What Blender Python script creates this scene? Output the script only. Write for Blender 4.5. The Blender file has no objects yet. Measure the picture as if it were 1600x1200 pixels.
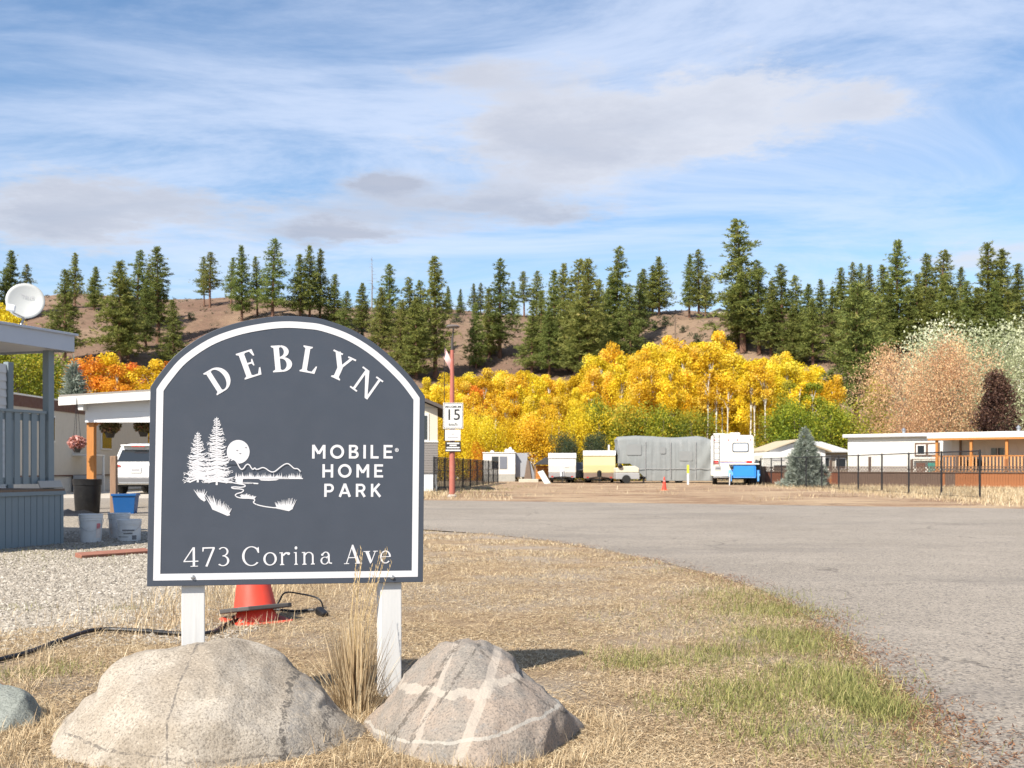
import bpy, bmesh, math, random
import numpy as np
from mathutils import Vector as V, Matrix, noise as mnoise
from mathutils.geometry import tessellate_polygon
R = math.radians
random.seed(7)
rng = np.random.default_rng(11)
scene = bpy.context.scene
C = scene.collection

# ---------------------------------------------------------------- camera, sky, sun, exposure
F, YH, CX, EYE = 1700.0, 731.0, 800.0, 1.0          # focal length and horizon in photo pixels, eye height
cam_d = bpy.data.cameras.new('camera'); cam = bpy.data.objects.new('camera', cam_d); C.objects.link(cam)
cam.location = (0, 0, EYE); cam.rotation_euler = (R(90), 0, 0)
cam_d.sensor_width = 36; cam_d.lens = 36 * F / 1600; cam_d.shift_y = (YH - 600) / 1600
cam_d.clip_start = 0.05; cam_d.clip_end = 5000
cam_d.dof.use_dof = True; cam_d.dof.focus_distance = 4.8; cam_d.dof.aperture_fstop = 9.0
scene.camera = cam

SUN_XY = V((0.60, 0.80)); SUN_EL = math.atan2(1.0, SUN_XY.length)
sun_d = bpy.data.lights.new('sun', 'SUN'); sun = bpy.data.objects.new('sun', sun_d); C.objects.link(sun)
sun_d.energy = 4.6; sun_d.angle = R(0.55); sun_d.color = (1.0, 0.925, 0.82)
sun.rotation_euler = V((SUN_XY.x, SUN_XY.y, -1.0)).to_track_quat('-Z', 'Y').to_euler()
sun.location = (-30, -40, 50)

CLOUDS = [(1010, 190, 250, 70, .42, .28), (1110, 185, 110, 60, .3, .0), (860, 230, 120, 50, .3, .45), (790, 328, 150, 34, .42, .75), (190, 320, 230, 45, .42, .55), (590, 285, 50, 20, .4, 1.0), (530, 368, 90, 24, .42, .95), (60, 360, 120, 36, .35, .5), (1340, 175, 70, 34, .32, .25), (1570, 400, 120, 36, .3, .2), (720, 120, 100, 34, .30, .45), (330, 180, 80, 30, .18, .5)]
world = bpy.data.worlds.new('World'); scene.world = world; world.use_nodes = True
def build_world():
    nt = world.node_tree; N = nt.nodes; L = nt.links; N.clear()
    def n(t, **k):
        o = N.new(t)
        for a, b in k.items(): setattr(o, a, b)
        return o
    def math_(op, a, b=None, clamp=False):
        m = n('ShaderNodeMath', operation=op); m.use_clamp = clamp
        for i, v in enumerate((a, b)):
            if v is None: continue
            if isinstance(v, (int, float)): m.inputs[i].default_value = v
            else: L.new(v, m.inputs[i])
        return m.outputs[0]
    out = n('ShaderNodeOutputWorld'); bg = n('ShaderNodeBackground'); bg.inputs[1].default_value = 0.11
    sky = n('ShaderNodeTexSky'); sky.sky_type = 'NISHITA'; sky.sun_disc = False
    sky.sun_elevation = SUN_EL; sky.sun_rotation = math.atan2(-SUN_XY.x, -SUN_XY.y)
    sky.air_density = 1.0; sky.dust_density = 0.35; sky.ozone_density = 2.2
    tc = n('ShaderNodeTexCoord'); sep = n('ShaderNodeSeparateXYZ'); L.new(tc.outputs['Generated'], sep.inputs[0])
    z = math_('MAXIMUM', sep.outputs[2], 0.0); z = math_('ADD', z, 0.06)
    u = math_('DIVIDE', sep.outputs[0], z); v = math_('DIVIDE', sep.outputs[1], z)
    def plane(sx, sy, ox, oy):
        c = n('ShaderNodeCombineXYZ')
        L.new(math_('ADD', math_('MULTIPLY', u, sx), ox), c.inputs[0]); L.new(math_('ADD', math_('MULTIPLY', v, sy), oy), c.inputs[1])
        return c.outputs[0]
    def fbm(vec, scale, det, rough, dist=0.0):
        t = n('ShaderNodeTexNoise'); t.inputs['Scale'].default_value = scale; t.inputs['Detail'].default_value = det
        t.inputs['Roughness'].default_value = rough; t.inputs['Distortion'].default_value = dist
        L.new(vec, t.inputs['Vector']); return t.outputs[0]
    def ramp(x, a, b):
        m = n('ShaderNodeMapRange'); m.interpolation_type = 'SMOOTHSTEP'
        m.inputs[1].default_value = a; m.inputs[2].default_value = b; L.new(x, m.inputs[0]); return m.outputs[0]
    def mix(f, a, b):
        m = n('ShaderNodeMix', data_type='RGBA')
        if isinstance(f, (int, float)): m.inputs[0].default_value = f
        else: L.new(f, m.inputs[0])
        for i, c in ((6, a), (7, b)):
            if isinstance(c, tuple): m.inputs[i].default_value = (*c, 1)
            else: L.new(c, m.inputs[i])
        return m.outputs[2]
    # high thin veil drawn out in streaks, then low soft puffs: a noise field that thickens where the day's clouds hung
    warp = fbm(plane(1, 1, 2.2, 5.1), 2.6, 8, 0.68); warp2 = fbm(plane(1, 1, 7.2, 1.1), 2.6, 8, 0.68)
    veil = ramp(fbm(plane(0.62, 1.0, 3.1, 1.7), 1.1, 9, 0.66, 0.9), 0.33, 0.66)
    wide = ramp(fbm(plane(1, 1, 0.5, 0.2), 0.45, 3, 0.5), 0.30, 0.58)
    veil = math_('MULTIPLY', veil, math_('ADD', math_('MULTIPLY', wide, 0.45), 0.55))
    def uvp(px, py):
        d = V(((px - CX) / F, 1, (YH - py) / F)).normalized(); zz = max(d.z, 0) + 0.06; return d.x / zz, d.y / zz
    field = math_('MULTIPLY', fbm(plane(1, 0.8, 8.3, 4.35), 1.1, 7, 0.55, 0.25), 0.55); dark = None
    for px, py, rx, ry, amp, dk in CLOUDS:
        rx, ry = rx * 1.2, ry * 1.3
        u0, v0 = uvp(px, py); u1 = uvp(px + rx, py)[0] - u0; v1 = abs(uvp(px, py - ry)[1] - v0)
        du = math_('DIVIDE', math_('ADD', math_('SUBTRACT', u, u0), math_('MULTIPLY', math_('SUBTRACT', warp, 0.5), u1 * 3.4)), u1)
        dv = math_('DIVIDE', math_('ADD', math_('SUBTRACT', v, v0), math_('MULTIPLY', math_('SUBTRACT', warp2, 0.5), v1 * 3.4)), v1)
        g = math_('POWER', 2.718, math_('MULTIPLY', math_('ADD', math_('MULTIPLY', du, du), math_('MULTIPLY', dv, dv)), -1.0))
        field = math_('ADD', field, math_('MULTIPLY', g, amp))
        k = math_('MULTIPLY', g, dk); dark = k if dark is None else math_('ADD', dark, k)
    puff = ramp(field, 0.37, 0.68)
    hs = n('ShaderNodeHueSaturation'); hs.inputs['Saturation'].default_value = 1.10; hs.inputs['Value'].default_value = 0.74
    L.new(sky.outputs[0], hs.inputs['Color'])
    c1 = mix(math_('MULTIPLY', veil, 0.68), hs.outputs[0], (3.6, 4.0, 4.85))
    pc = mix(math_('MINIMUM', math_('ADD', dark, math_('MULTIPLY', math_('SUBTRACT', 1.0, warp), 0.25)), 1.0), (4.0, 4.05, 4.3), (2.2, 2.3, 2.7))
    c2 = mix(math_('MULTIPLY', puff, 0.80), c1, pc)
    L.new(c2, bg.inputs[0]); L.new(bg.outputs[0], out.inputs[0])
build_world()
scene.view_settings.view_transform = 'Standard'; scene.view_settings.look = 'None'
scene.view_settings.gamma = 1; scene.view_settings.use_curve_mapping = False
scene.view_settings.exposure = 1.05
scene.cycles.max_bounces = 6; scene.cycles.transparent_max_bounces = 8

# ---------------------------------------------------------------- helpers
def P(px, py, d): return V(((px - CX) / F * d, d, EYE + (YH - py) / F * d))
def G(px, py, z=0.0):
    d = (EYE - z) * F / (py - YH); return V(((px - CX) / F * d, d, z))

class MB:
    def __init__(s): s.v = []; s.f = []
    def add(s, vs, fs):
        k = len(s.v); s.v += [tuple(p) for p in vs]; s.f += [tuple(i + k for i in f) for f in fs]; return s
    def box(s, c, d, rz=0.0, rx=0.0, ry=0.0):
        m = Matrix.Rotation(rz, 3, 'Z') @ Matrix.Rotation(ry, 3, 'Y') @ Matrix.Rotation(rx, 3, 'X'); c = V(c)
        vs = [c + m @ V((x * d[0] / 2, y * d[1] / 2, z * d[2] / 2)) for z in (-1, 1) for y in (-1, 1) for x in (-1, 1)]
        return s.add(vs, [(0, 2, 3, 1), (4, 5, 7, 6), (0, 1, 5, 4), (2, 6, 7, 3), (0, 4, 6, 2), (1, 3, 7, 5)])
    def tube(s, pts, r, n=8, caps=True):
        pts = [V(p) for p in pts]; rs = r if isinstance(r, (list, tuple)) else [r] * len(pts); vs = []; fs = []
        for i, p in enumerate(pts):
            t = (pts[min(i + 1, len(pts) - 1)] - pts[max(i - 1, 0)]).normalized()
            a = t.cross(V((0, 0, 1)) if abs(t.z) < .95 else V((1, 0, 0))).normalized(); b = t.cross(a)
            vs += [p + (a * math.cos(2 * math.pi * k / n) + b * math.sin(2 * math.pi * k / n)) * rs[i] for k in range(n)]
        for i in range(len(pts) - 1):
            for k in range(n):
                fs.append((i * n + k, (i + 1) * n + k, (i + 1) * n + (k + 1) % n, i * n + (k + 1) % n))
        if caps: fs += [tuple(range(n)), tuple(reversed(range((len(pts) - 1) * n, len(pts) * n)))]
        return s.add(vs, fs)
    def lathe(s, prof, n=24, c=(0, 0, 0), cap=True):
        vs = []; fs = []; c = V(c)
        for r, z in prof: vs += [c + V((r * math.cos(2 * math.pi * k / n), r * math.sin(2 * math.pi * k / n), z)) for k in range(n)]
        for i in range(len(prof) - 1):
            for k in range(n): fs.append((i * n + k, i * n + (k + 1) % n, (i + 1) * n + (k + 1) % n, (i + 1) * n + k))
        if cap: fs += [tuple(reversed(range(n))), tuple(range((len(prof) - 1) * n, len(prof) * n))]
        return s.add(vs, fs)
    def prism(s, poly, o, u, v, w):          # poly in (u, v), from o to o + w
        o = V(o); u = V(u); v = V(v); w = V(w); n = len(poly)
        a = [o + u * p[0] + v * p[1] for p in poly]; b = [p + w for p in a]
        fs = [tuple(range(n)), tuple(reversed(range(n, 2 * n)))] + [(i, n + i, n + (i + 1) % n, (i + 1) % n) for i in range(n)]
        return s.add(a + b, fs)
    def ball(s, c, r, n=10, m=6):
        c = V(c); r = V(r) if not isinstance(r, (int, float)) else V((r, r, r)); vs = []; fs = []
        for i in range(m + 1):
            t = math.pi * i / m
            vs += [c + V((r.x * math.sin(t) * math.cos(2 * math.pi * k / n), r.y * math.sin(t) * math.sin(2 * math.pi * k / n), -r.z * math.cos(t))) for k in range(n)]
        for i in range(m):
            for k in range(n): fs.append((i * n + k, i * n + (k + 1) % n, (i + 1) * n + (k + 1) % n, (i + 1) * n + k))
        return s.add(vs, fs)
    def mesh(s, name, smooth=False):
        me = bpy.data.meshes.new(name); me.from_pydata(s.v, [], s.f)
        bm = bmesh.new(); bm.from_mesh(me); bmesh.ops.remove_doubles(bm, verts=bm.verts, dist=1e-6) if smooth else None
        bmesh.ops.recalc_face_normals(bm, faces=bm.faces); bm.to_mesh(me); bm.free()
        if smooth:
            me.polygons.foreach_set('use_smooth', [True] * len(me.polygons)); 
            try: me.set_sharp_from_angle(angle=R(40))
            except Exception: pass
        me.update(); return me
    def build(s, name, mat, parent=None, smooth=False, bevel=0.0, loc=None, rz=0.0, seg=2):
        o = bpy.data.objects.new(name, s.mesh(name, smooth)); C.objects.link(o)
        o.data.materials.append(mat)
        if parent: o.parent = parent
        if loc is not None: o.location = loc
        o.rotation_euler[2] = rz
        if bevel:
            b = o.modifiers.new('bevel', 'BEVEL'); b.width = bevel; b.segments = seg; b.limit_method = 'ANGLE'; b.angle_limit = R(35)
        return o

def link_mesh(name, me, mat=None, parent=None, loc=None, rz=0.0, scale=None):
    o = bpy.data.objects.new(name, me); C.objects.link(o)
    if mat and not me.materials: me.materials.append(mat)
    if parent: o.parent = parent
    if loc is not None: o.location = loc
    o.rotation_euler[2] = rz
    if scale is not None: o.scale = scale if not isinstance(scale, (int, float)) else (scale,) * 3
    return o
def tag(o, label=None, cat=None, group=None, kind=None):
    for k, v in (('label', label), ('category', cat), ('group', group), ('kind', kind)):
        if v: o[k] = v
    return o
def thing(name, label, cat, loc=(0, 0, 0), rz=0.0, group=None):
    o = bpy.data.objects.new(name, None); C.objects.link(o); o.empty_display_size = .2
    o.location = loc; o.rotation_euler[2] = rz
    return tag(o, label, cat, group)
def np_mesh(name, verts, faces, attr=None, smooth=False):
    """faces: (n, k) array, every face with k corners; attr: per-face float stored as 'v'"""
    me = bpy.data.meshes.new(name); n, k = faces.shape
    me.vertices.add(len(verts)); me.vertices.foreach_set('co', np.ascontiguousarray(verts, dtype=np.float32).ravel())
    me.loops.add(n * k); me.loops.foreach_set('vertex_index', np.ascontiguousarray(faces, dtype=np.int32).ravel())
    me.polygons.add(n); me.polygons.foreach_set('loop_start', np.arange(0, n * k, k, dtype=np.int32))
    if smooth: me.polygons.foreach_set('use_smooth', np.ones(n, dtype=bool))
    me.update(calc_edges=True)
    if attr is not None:
        a = me.attributes.new('v', 'FLOAT', 'FACE'); a.data.foreach_set('value', np.asarray(attr, dtype=np.float32))
    return me

# ---------------------------------------------------------------- materials
class NT:
    def __init__(s, name):
        s.m = bpy.data.materials.new(name); s.m.use_nodes = True; s.t = s.m.node_tree; s.t.nodes.clear()
        s.out = s.n('ShaderNodeOutputMaterial')
    def n(s, t, **k):
        o = s.t.nodes.new(t)
        for a, b in k.items(): setattr(o, a, b)
        return o
    def l(s, a, b): s.t.links.new(a, b)
    def math(s, op, a, b=None, clamp=False):
        m = s.n('ShaderNodeMath', operation=op); m.use_clamp = clamp
        for i, v in enumerate((a, b)):
            if v is None: continue
            if isinstance(v, (int, float)): m.inputs[i].default_value = v
            else: s.l(v, m.inputs[i])
        return m.outputs[0]
    def co(s, kind='Object', scale=None):
        t = s.n('ShaderNodeTexCoord').outputs[kind]
        if scale:
            mp = s.n('ShaderNodeMapping'); mp.inputs['Scale'].default_value = scale; s.l(t, mp.inputs[0]); return mp.outputs[0]
        return t
    def noise(s, scale, det=4, rough=.55, vec=None, dist=0):
        t = s.n('ShaderNodeTexNoise'); t.inputs['Scale'].default_value = scale; t.inputs['Detail'].default_value = det
        t.inputs['Roughness'].default_value = rough; t.inputs['Distortion'].default_value = dist
        s.l(vec or s.co(), t.inputs['Vector']); return t.outputs[0]
    def ramp(s, x, a, b, lo=0., hi=1.):
        m = s.n('ShaderNodeMapRange'); m.interpolation_type = 'SMOOTHSTEP'
        for i, v in ((1, a), (2, b), (3, lo), (4, hi)): m.inputs[i].default_value = v
        s.l(x, m.inputs[0]); return m.outputs[0]
    def mix(s, f, a, b, mode='MIX'):
        m = s.n('ShaderNodeMix', data_type='RGBA', blend_type=mode)
        if isinstance(f, (int, float)): m.inputs[0].default_value = f
        else: s.l(f, m.inputs[0])
        for i, c in ((6, a), (7, b)):
            if isinstance(c, tuple): m.inputs[i].default_value = (*c[:3], 1)
            else: s.l(c, m.inputs[i])
        return m.outputs[2]
    def cramp(s, x, stops):
        c = s.n('ShaderNodeValToRGB'); e = c.color_ramp.elements
        while len(e) < len(stops): e.new(.5)
        for i, (p, col) in enumerate(stops): e[i].position = p; e[i].color = (*col, 1)
        s.l(x, c.inputs[0]); return c.outputs[0]
    def finish(s, col, rough=.7, bump=None, bstr=.3, bdist=.01, metal=0, spec=.4):
        b = s.n('ShaderNodeBsdfPrincipled')
        if isinstance(col, tuple): b.inputs['Base Color'].default_value = (*col, 1)
        else: s.l(col, b.inputs['Base Color'])
        if isinstance(rough, (int, float)): b.inputs['Roughness'].default_value = rough
        else: s.l(rough, b.inputs['Roughness'])
        b.inputs['Metallic'].default_value = metal; b.inputs['Specular IOR Level'].default_value = spec
        if bump is not None:
            k = s.n('ShaderNodeBump'); k.inputs['Strength'].default_value = bstr; k.inputs['Distance'].default_value = bdist
            s.l(bump, k.inputs['Height']); s.l(k.outputs[0], b.inputs['Normal'])
        s.l(b.outputs[0], s.out.inputs[0]); return s.m
def mat(name, col, rough=.6, var=.12, scale=3.0, dirt=None, dirt_amt=.3, bump=.15, bscale=40, bdist=.004, metal=0, spec=.4, stretch=None):
    t = NT(name); v = t.co(scale=stretch) if stretch else t.co()
    a = tuple(c * (1 - var) for c in col); b = tuple(min(1, c * (1 + var)) for c in col)
    c = t.mix(t.noise(scale, 5, .6, v), a, b)
    if dirt: c = t.mix(t.math('MULTIPLY', t.ramp(t.noise(scale * 1.7, 6, .65, v), .48, .75), dirt_amt), c, dirt)
    r = t.ramp(t.noise(scale * 2.3, 3, .5), .3, .7, max(0, rough - .08), min(1, rough + .08))
    return t.finish(c, r, t.noise(bscale, 3, .6, v) if bump else None, bump, bdist, metal, spec)
def leaf_mat(name, stops, trans=.35, hue=.03, val=.25, rough=.6):
    t = NT(name); at = t.n('ShaderNodeAttribute', attribute_name='v')
    c = t.cramp(at.outputs['Fac'], stops)
    oi = t.n('ShaderNodeObjectInfo'); hs = t.n('ShaderNodeHueSaturation')
    t.l(t.math('ADD', t.math('MULTIPLY', t.math('SUBTRACT', oi.outputs['Random'], .5), hue), .5), hs.inputs['Hue'])
    w = t.n('ShaderNodeTexWhiteNoise', noise_dimensions='1D'); t.l(oi.outputs['Random'], w.inputs['W'])
    t.l(t.math('ADD', t.math('MULTIPLY', t.math('SUBTRACT', w.outputs[0], .5), val), 1.), hs.inputs['Value'])
    t.l(c, hs.inputs['Color'])
    d = t.n('ShaderNodeBsdfPrincipled'); d.inputs['Roughness'].default_value = rough; d.inputs['Specular IOR Level'].default_value = .25
    t.l(hs.outputs[0], d.inputs['Base Color'])
    tr = t.n('ShaderNodeBsdfTranslucent'); t.l(hs.outputs[0], tr.inputs[0])
    mx = t.n('ShaderNodeMixShader'); mx.inputs[0].default_value = trans
    t.l(d.outputs[0], mx.inputs[1]); t.l(tr.outputs[0], mx.inputs[2]); t.l(mx.outputs[0], t.out.inputs[0]); return t.m

WHITE = mat('white_paint', (.62, .61, .58), .5, .05, 2, dirt=(.45, .40, .33), dirt_amt=.22)
WHITE2 = mat('white_siding', (.60, .60, .60), .55, .04, 1.5, dirt=(.5, .47, .42), dirt_amt=.2)
PLASTIC_W = mat('white_plastic', (.60, .61, .62), .4, .06, 6, dirt=(.35, .32, .28), dirt_amt=.3)
BLUEGREY = mat('blue_grey_paint', (.185, .228, .252), .6, .10, 3, dirt=(.22, .24, .25), dirt_amt=.25, stretch=(1, 1, .3))
PALEBLUE = mat('pale_blue_trim', (.40, .44, .51), .5, .06, 3)
SLATE = None
BLACK = mat('black_plastic', (.007, .007, .008), .45, .3, 6, dirt=(.03, .027, .024), dirt_amt=.4)
BLACKMETAL = mat('black_metal', (.012, .012, .014), .5, .2, 8)
RUBBER = mat('rubber', (.015, .015, .015), .8, .3, 8)
STEEL = mat('galvanised_steel', (.42, .43, .44), .4, .12, 8, metal=.8)
GLASS = NT('dark_glass').finish((.02, .025, .03), .08, spec=.7)
PALEGLASS = mat('curtained_glass', (.42, .46, .52), .12, .1, 3, bump=0, spec=.7)
CEDAR = mat('stained_cedar', (.42, .17, .04), .6, .22, 4, dirt=(.25, .09, .03), dirt_amt=.5, stretch=(6, 6, .6))
OLDWOOD = mat('weathered_wood', (.17, .12, .085), .8, .35, 5, dirt=(.06, .045, .035), dirt_amt=.6, stretch=(6, 6, .5))
# ---------------------------------------------------------------- the setting: ground, hill, road, lawn, gravel
def ground_mats():
    m = {}
    t = NT('asphalt_worn'); v = t.co()
    big = t.noise(.35, 5, .6, v); fine = t.noise(75, 4, .75, v); mid = t.noise(24, 4, .7, v); vo = t.n('ShaderNodeTexVoronoi'); vo.inputs['Scale'].default_value = 70; t.l(v, vo.inputs['Vector'])
    sc = t.n('ShaderNodeSeparateColor'); t.l(vo.outputs['Color'], sc.inputs[0])
    c = t.mix(t.ramp(big, .3, .7), (.228, .198, .162), (.285, .250, .207))
    c = t.mix(t.ramp(sc.outputs[0], .70, .95, 0, .75), c, (.37, .325, .27)); c = t.mix(t.ramp(sc.outputs[1], .72, .9, 0, .8), c, (.085, .078, .072)); c = t.mix(t.ramp(fine, .34, .48, .8, 0), c, (.10, .09, .08))
    c = t.mix(t.math('MULTIPLY', t.ramp(t.noise(1.1, 7, .7, v), .50, .70), .35), c, (.33, .29, .24))
    c = t.mix(t.math('MULTIPLY', t.ramp(t.noise(.5, 6, .65, t.co(scale=(.3, 1.2, 1))), .50, .68), .5), c, (.145, .130, .115))
    ck = t.n('ShaderNodeTexVoronoi', feature='DISTANCE_TO_EDGE'); ck.inputs['Scale'].default_value = .28
    wv = t.n('ShaderNodeVectorMath', operation='ADD'); nz = t.n('ShaderNodeTexNoise'); nz.inputs['Scale'].default_value = 1.4; nz.inputs['Detail'].default_value = 6; t.l(v, nz.inputs['Vector'])
    t.l(v, wv.inputs[0]); t.l(nz.outputs['Color'], wv.inputs[1]); t.l(wv.outputs[0], ck.inputs['Vector'])
    crack = t.math('MULTIPLY', t.ramp(ck.outputs['Distance'], .002, .006, 1, 0), t.ramp(t.noise(.4, 3, .5, v), .45, .6))
    c = t.mix(t.math('MULTIPLY', crack, .6), c, (.07, .06, .05))
    h = t.math('ADD', t.math('MULTIPLY', fine, .6), t.math('MULTIPLY', mid, .4)); h = t.math('SUBTRACT', h, t.math('MULTIPLY', crack, .5))
    m['asphalt'] = t.finish(c, .88, h, .8, .012, spec=.25)
    t = NT('dry_lawn_soil'); v = t.co()
    fib = t.noise(95, 5, .75, v, .8); clump = t.noise(5.5, 5, .65, v); big = t.noise(.8, 4, .6, v)
    c = t.mix(t.ramp(clump, .35, .65), (.27, .19, .115), (.42, .31, .19))
    c = t.mix(t.ramp(big, .4, .62), c, (.35, .295, .235)); c = t.mix(t.ramp(fib, .36, .5, .75, 0), c, (.12, .080, .048))
    c = t.mix(t.ramp(fib, .58, .70), c, (.52, .41, .26))
    m['lawn'] = t.finish(c, .9, t.math('ADD', fib, t.math('MULTIPLY', clump, 1.5)), .9, .02, spec=.15)
    t = NT('gravel_bed'); v = t.co(); vo = t.n('ShaderNodeTexVoronoi'); vo.inputs['Scale'].default_value = 42; t.l(v, vo.inputs['Vector'])
    sep = t.n('ShaderNodeSeparateColor'); t.l(vo.outputs['Color'], sep.inputs[0])
    c = t.cramp(sep.outputs[0], [(0, (.22, .19, .155)), (.5, (.36, .315, .25)), (1, (.50, .45, .37))])
    c = t.mix(t.ramp(vo.outputs['Distance'], .4, .75, 0, .8), c, (.11, .09, .07))
    c = t.mix(t.ramp(t.noise(.9, 4, .6, v), .45, .7, 0, .4), c, (.30, .25, .19))
    m['gravel'] = t.finish(c, .9, t.math('SUBTRACT', 1., vo.outputs['Distance']), .9, .02, spec=.2)
    t = NT('dirt_yard'); v = t.co(scale=(.55, 1.0, 1)); w = t.co()
    a = t.noise(.45, 6, .62, v); b = t.noise(2.2, 6, .7, w); f = t.noise(30, 4, .7, w)
    c = t.mix(t.ramp(a, .35, .65), (.24, .15, .095), (.42, .31, .20))
    c = t.mix(t.ramp(b, .50, .68, 0, .7), c, (.46, .36, .225)); c = t.mix(t.ramp(t.noise(.7, 6, .75, v), .53, .64, 0, .85), c, (.125, .075, .05))
    c = t.mix(t.ramp(f, .35, .5, .4, 0), c, (.12, .08, .05))
    m['dirt'] = t.finish(c, .95, t.math('ADD', f, b), .8, .05, spec=.15)
    t = NT('dry_ground'); w = t.co()
    a = t.noise(.25, 6, .65, w); b = t.noise(9, 5, .7, w)
    c = t.mix(t.ramp(a, .38, .62), (.30, .235, .13), (.36, .27, .17)); c = t.mix(t.ramp(t.noise(.6, 4, .6, w), .55, .7, 0, .5), c, (.16, .17, .07))
    c = t.mix(t.ramp(b, .38, .52, .55, 0), c, (.14, .10, .06))
    m['ground'] = t.finish(c, .95, b, .8, .05, spec=.15)
    t = NT('hill_dry_grass'); w = t.co()
    a = t.noise(.035, 6, .6, w); b = t.noise(.5, 6, .7, w); d = t.noise(.12, 5, .6, t.co(scale=(.5, 1, 2)))
    c = t.mix(t.ramp(a, .38, .62), (.150, .095, .068), (.215, .150, .102)); c = t.mix(t.ramp(d, .5, .68, 0, .6), c, (.115, .068, .056))
    c = t.mix(t.ramp(b, .36, .52, .5, 0), c, (.095, .070, .046)); c = t.mix(t.ramp(b, .60, .75, 0, .6), c, (.25, .19, .12))
    m['hill'] = t.finish(c, .95, b, .7, .6, spec=.1)
    return m
GM = ground_mats()

def sheet(name, pts, z, m):
    me = bpy.data.meshes.new(name); co = [V((x, y, z)) for x, y in pts]; tri = []
    for a, b, c in tessellate_polygon([co]):
        tri.append((a, b, c) if (co[b] - co[a]).cross(co[c] - co[a]).z > 0 else (a, c, b))
    me.from_pydata(co, [], tri); me.materials.append(m); o = bpy.data.objects.new(name, me); C.objects.link(o)
    return tag(o, kind='structure')
gxy = lambda px, py: tuple(G(px, py).xy)

near_edge = [(1.42, -22), (1.46, 2.2), (1.54, 3.6)] + [gxy(*p) for p in ((1430, 1119), (1390, 1077), (1332, 1013), (1266, 968), (1195, 927), (1120, 902), (1030, 880), (952, 863), (860, 847), (760, 836), (665, 829), (450, 815), (230, 806))] + [(-11.6, 24.4), (-40, 26)]
far_edge = [(-40, 36.5), (-16, 36.0), gxy(300, 779), gxy(665, 782.5), gxy(900, 785.5), gxy(1200, 790), gxy(1420, 793), gxy(1600, 796), (30, 19.5), (30, -22)]
road_poly = near_edge + far_edge
sheet('ground', [(-700, -120), (700, -120), (700, 118), (-700, 118)], 0.0, GM['ground'])
sheet('dirt_lot', [gxy(600, 781.5), gxy(665, 782), gxy(900, 785), gxy(1200, 789.5), gxy(1420, 792.5), gxy(1600, 795.5), (18, 24.0), (14.2, 31.8), (14.4, 66), (15.5, 84), (-5, 84), (-1.2, 70), (-3.0, 43)], 0.008, GM['dirt'])
lawn_edge_left = [(-2.6, 16.2), (-2.5, 12.5), (-2.35, 9.4), (-2.2, 7.8), (-2.75, 6.9), (-3.3, 6.3), (-5.2, 5.6), (-9, 5.0)]
lawn_poly = [(p[0] + .05, p[1]) for p in near_edge[:13]] + [(-2.55, 18.0)] + lawn_edge_left + [(-9, -22)]
sheet('lawn', lawn_poly, 0.012, GM['lawn'])
gravel_poly = [(-2.3, 18.2), (-2.45, 16.2), (-2.35, 12.5), (-2.2, 9.4), (-2.0, 7.8), (-2.6, 6.7), (-3.3, 6.0), (-5.2, 5.3), (-9, 4.7), (-20, 4.7), (-20, 24.6), (-11.6, 24.35), (-7.6, 22.9), (-3.6, 19.6)]
sheet('gravel_drive', gravel_poly, 0.008, GM['gravel'])
sheet('road', road_poly, 0.016, GM['asphalt'])
sheet('carport_apron', [(-19, 35.5), (-7.5, 34.5), (-7.5, 47), (-19, 47)], 0.020, mat('pale_concrete', (.40, .36, .30), .85, .12, 1.2, dirt=(.22, .19, .15), dirt_amt=.4, bump=.3))

# hill: a flat-topped terrace seen rising behind the yard
RX = [-141, -124, -109, -92, -76, -58, -35, -18, 0, 18, 44, 62, 88, 141, 300]
RP = [486, 481, 471, 475, 478, 481, 490, 493, 497, 501, 492, 497, 503, 512, 520]
RZ = [1 + (YH - p) / F * 300 for p in RP]
def bump2(x, y):
    return (np.sin(x * .045 + 1.3) * np.cos(y * .038 + .4) * 1.0 + np.sin(x * .13 + y * .06) * .5 + np.sin(x * .29 - y * .21 + 2) * .22)
def hz(x, y):
    x = np.asarray(x, dtype=float); y = np.asarray(y, dtype=float)
    zr = np.interp(x, RX, RZ, left=RZ[0], right=RZ[-1])
    foot = 128 + 10 * np.sin(x * .02 + 1)
    s = np.clip((y - foot) / (300 - foot), 0, 1); s2 = s ** .92 * (1 - .12 * np.sin(s * math.pi * 2))
    z = zr * s2 + bump2(x, y) * 2.2 * np.sin(np.clip(s, 0, 1) * math.pi) + np.clip(y - 300, 0, 500) * .004
    return z - .35 * (s <= 0)
def build_hill():
    xs = np.concatenate([np.linspace(-700, -200, 26)[:-1], np.linspace(-200, 200, 201), np.linspace(200, 700, 26)[1:]])
    ys = np.concatenate([np.linspace(114, 320, 130), np.linspace(330, 900, 24)])
    X, Y = np.meshgrid(xs, ys); Z = hz(X, Y); n = len(xs)
    i = np.arange(len(ys) - 1)[:, None] * n + np.arange(n - 1)[None]; i = i.ravel()
    me = np_mesh('hill', np.stack([X, Y, Z], -1).reshape(-1, 3), np.stack([i, i + 1, i + n + 1, i + n], 1), smooth=True)
    o = link_mesh('hill', me, GM['hill']); return tag(o, kind='structure')
build_hill()

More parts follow.
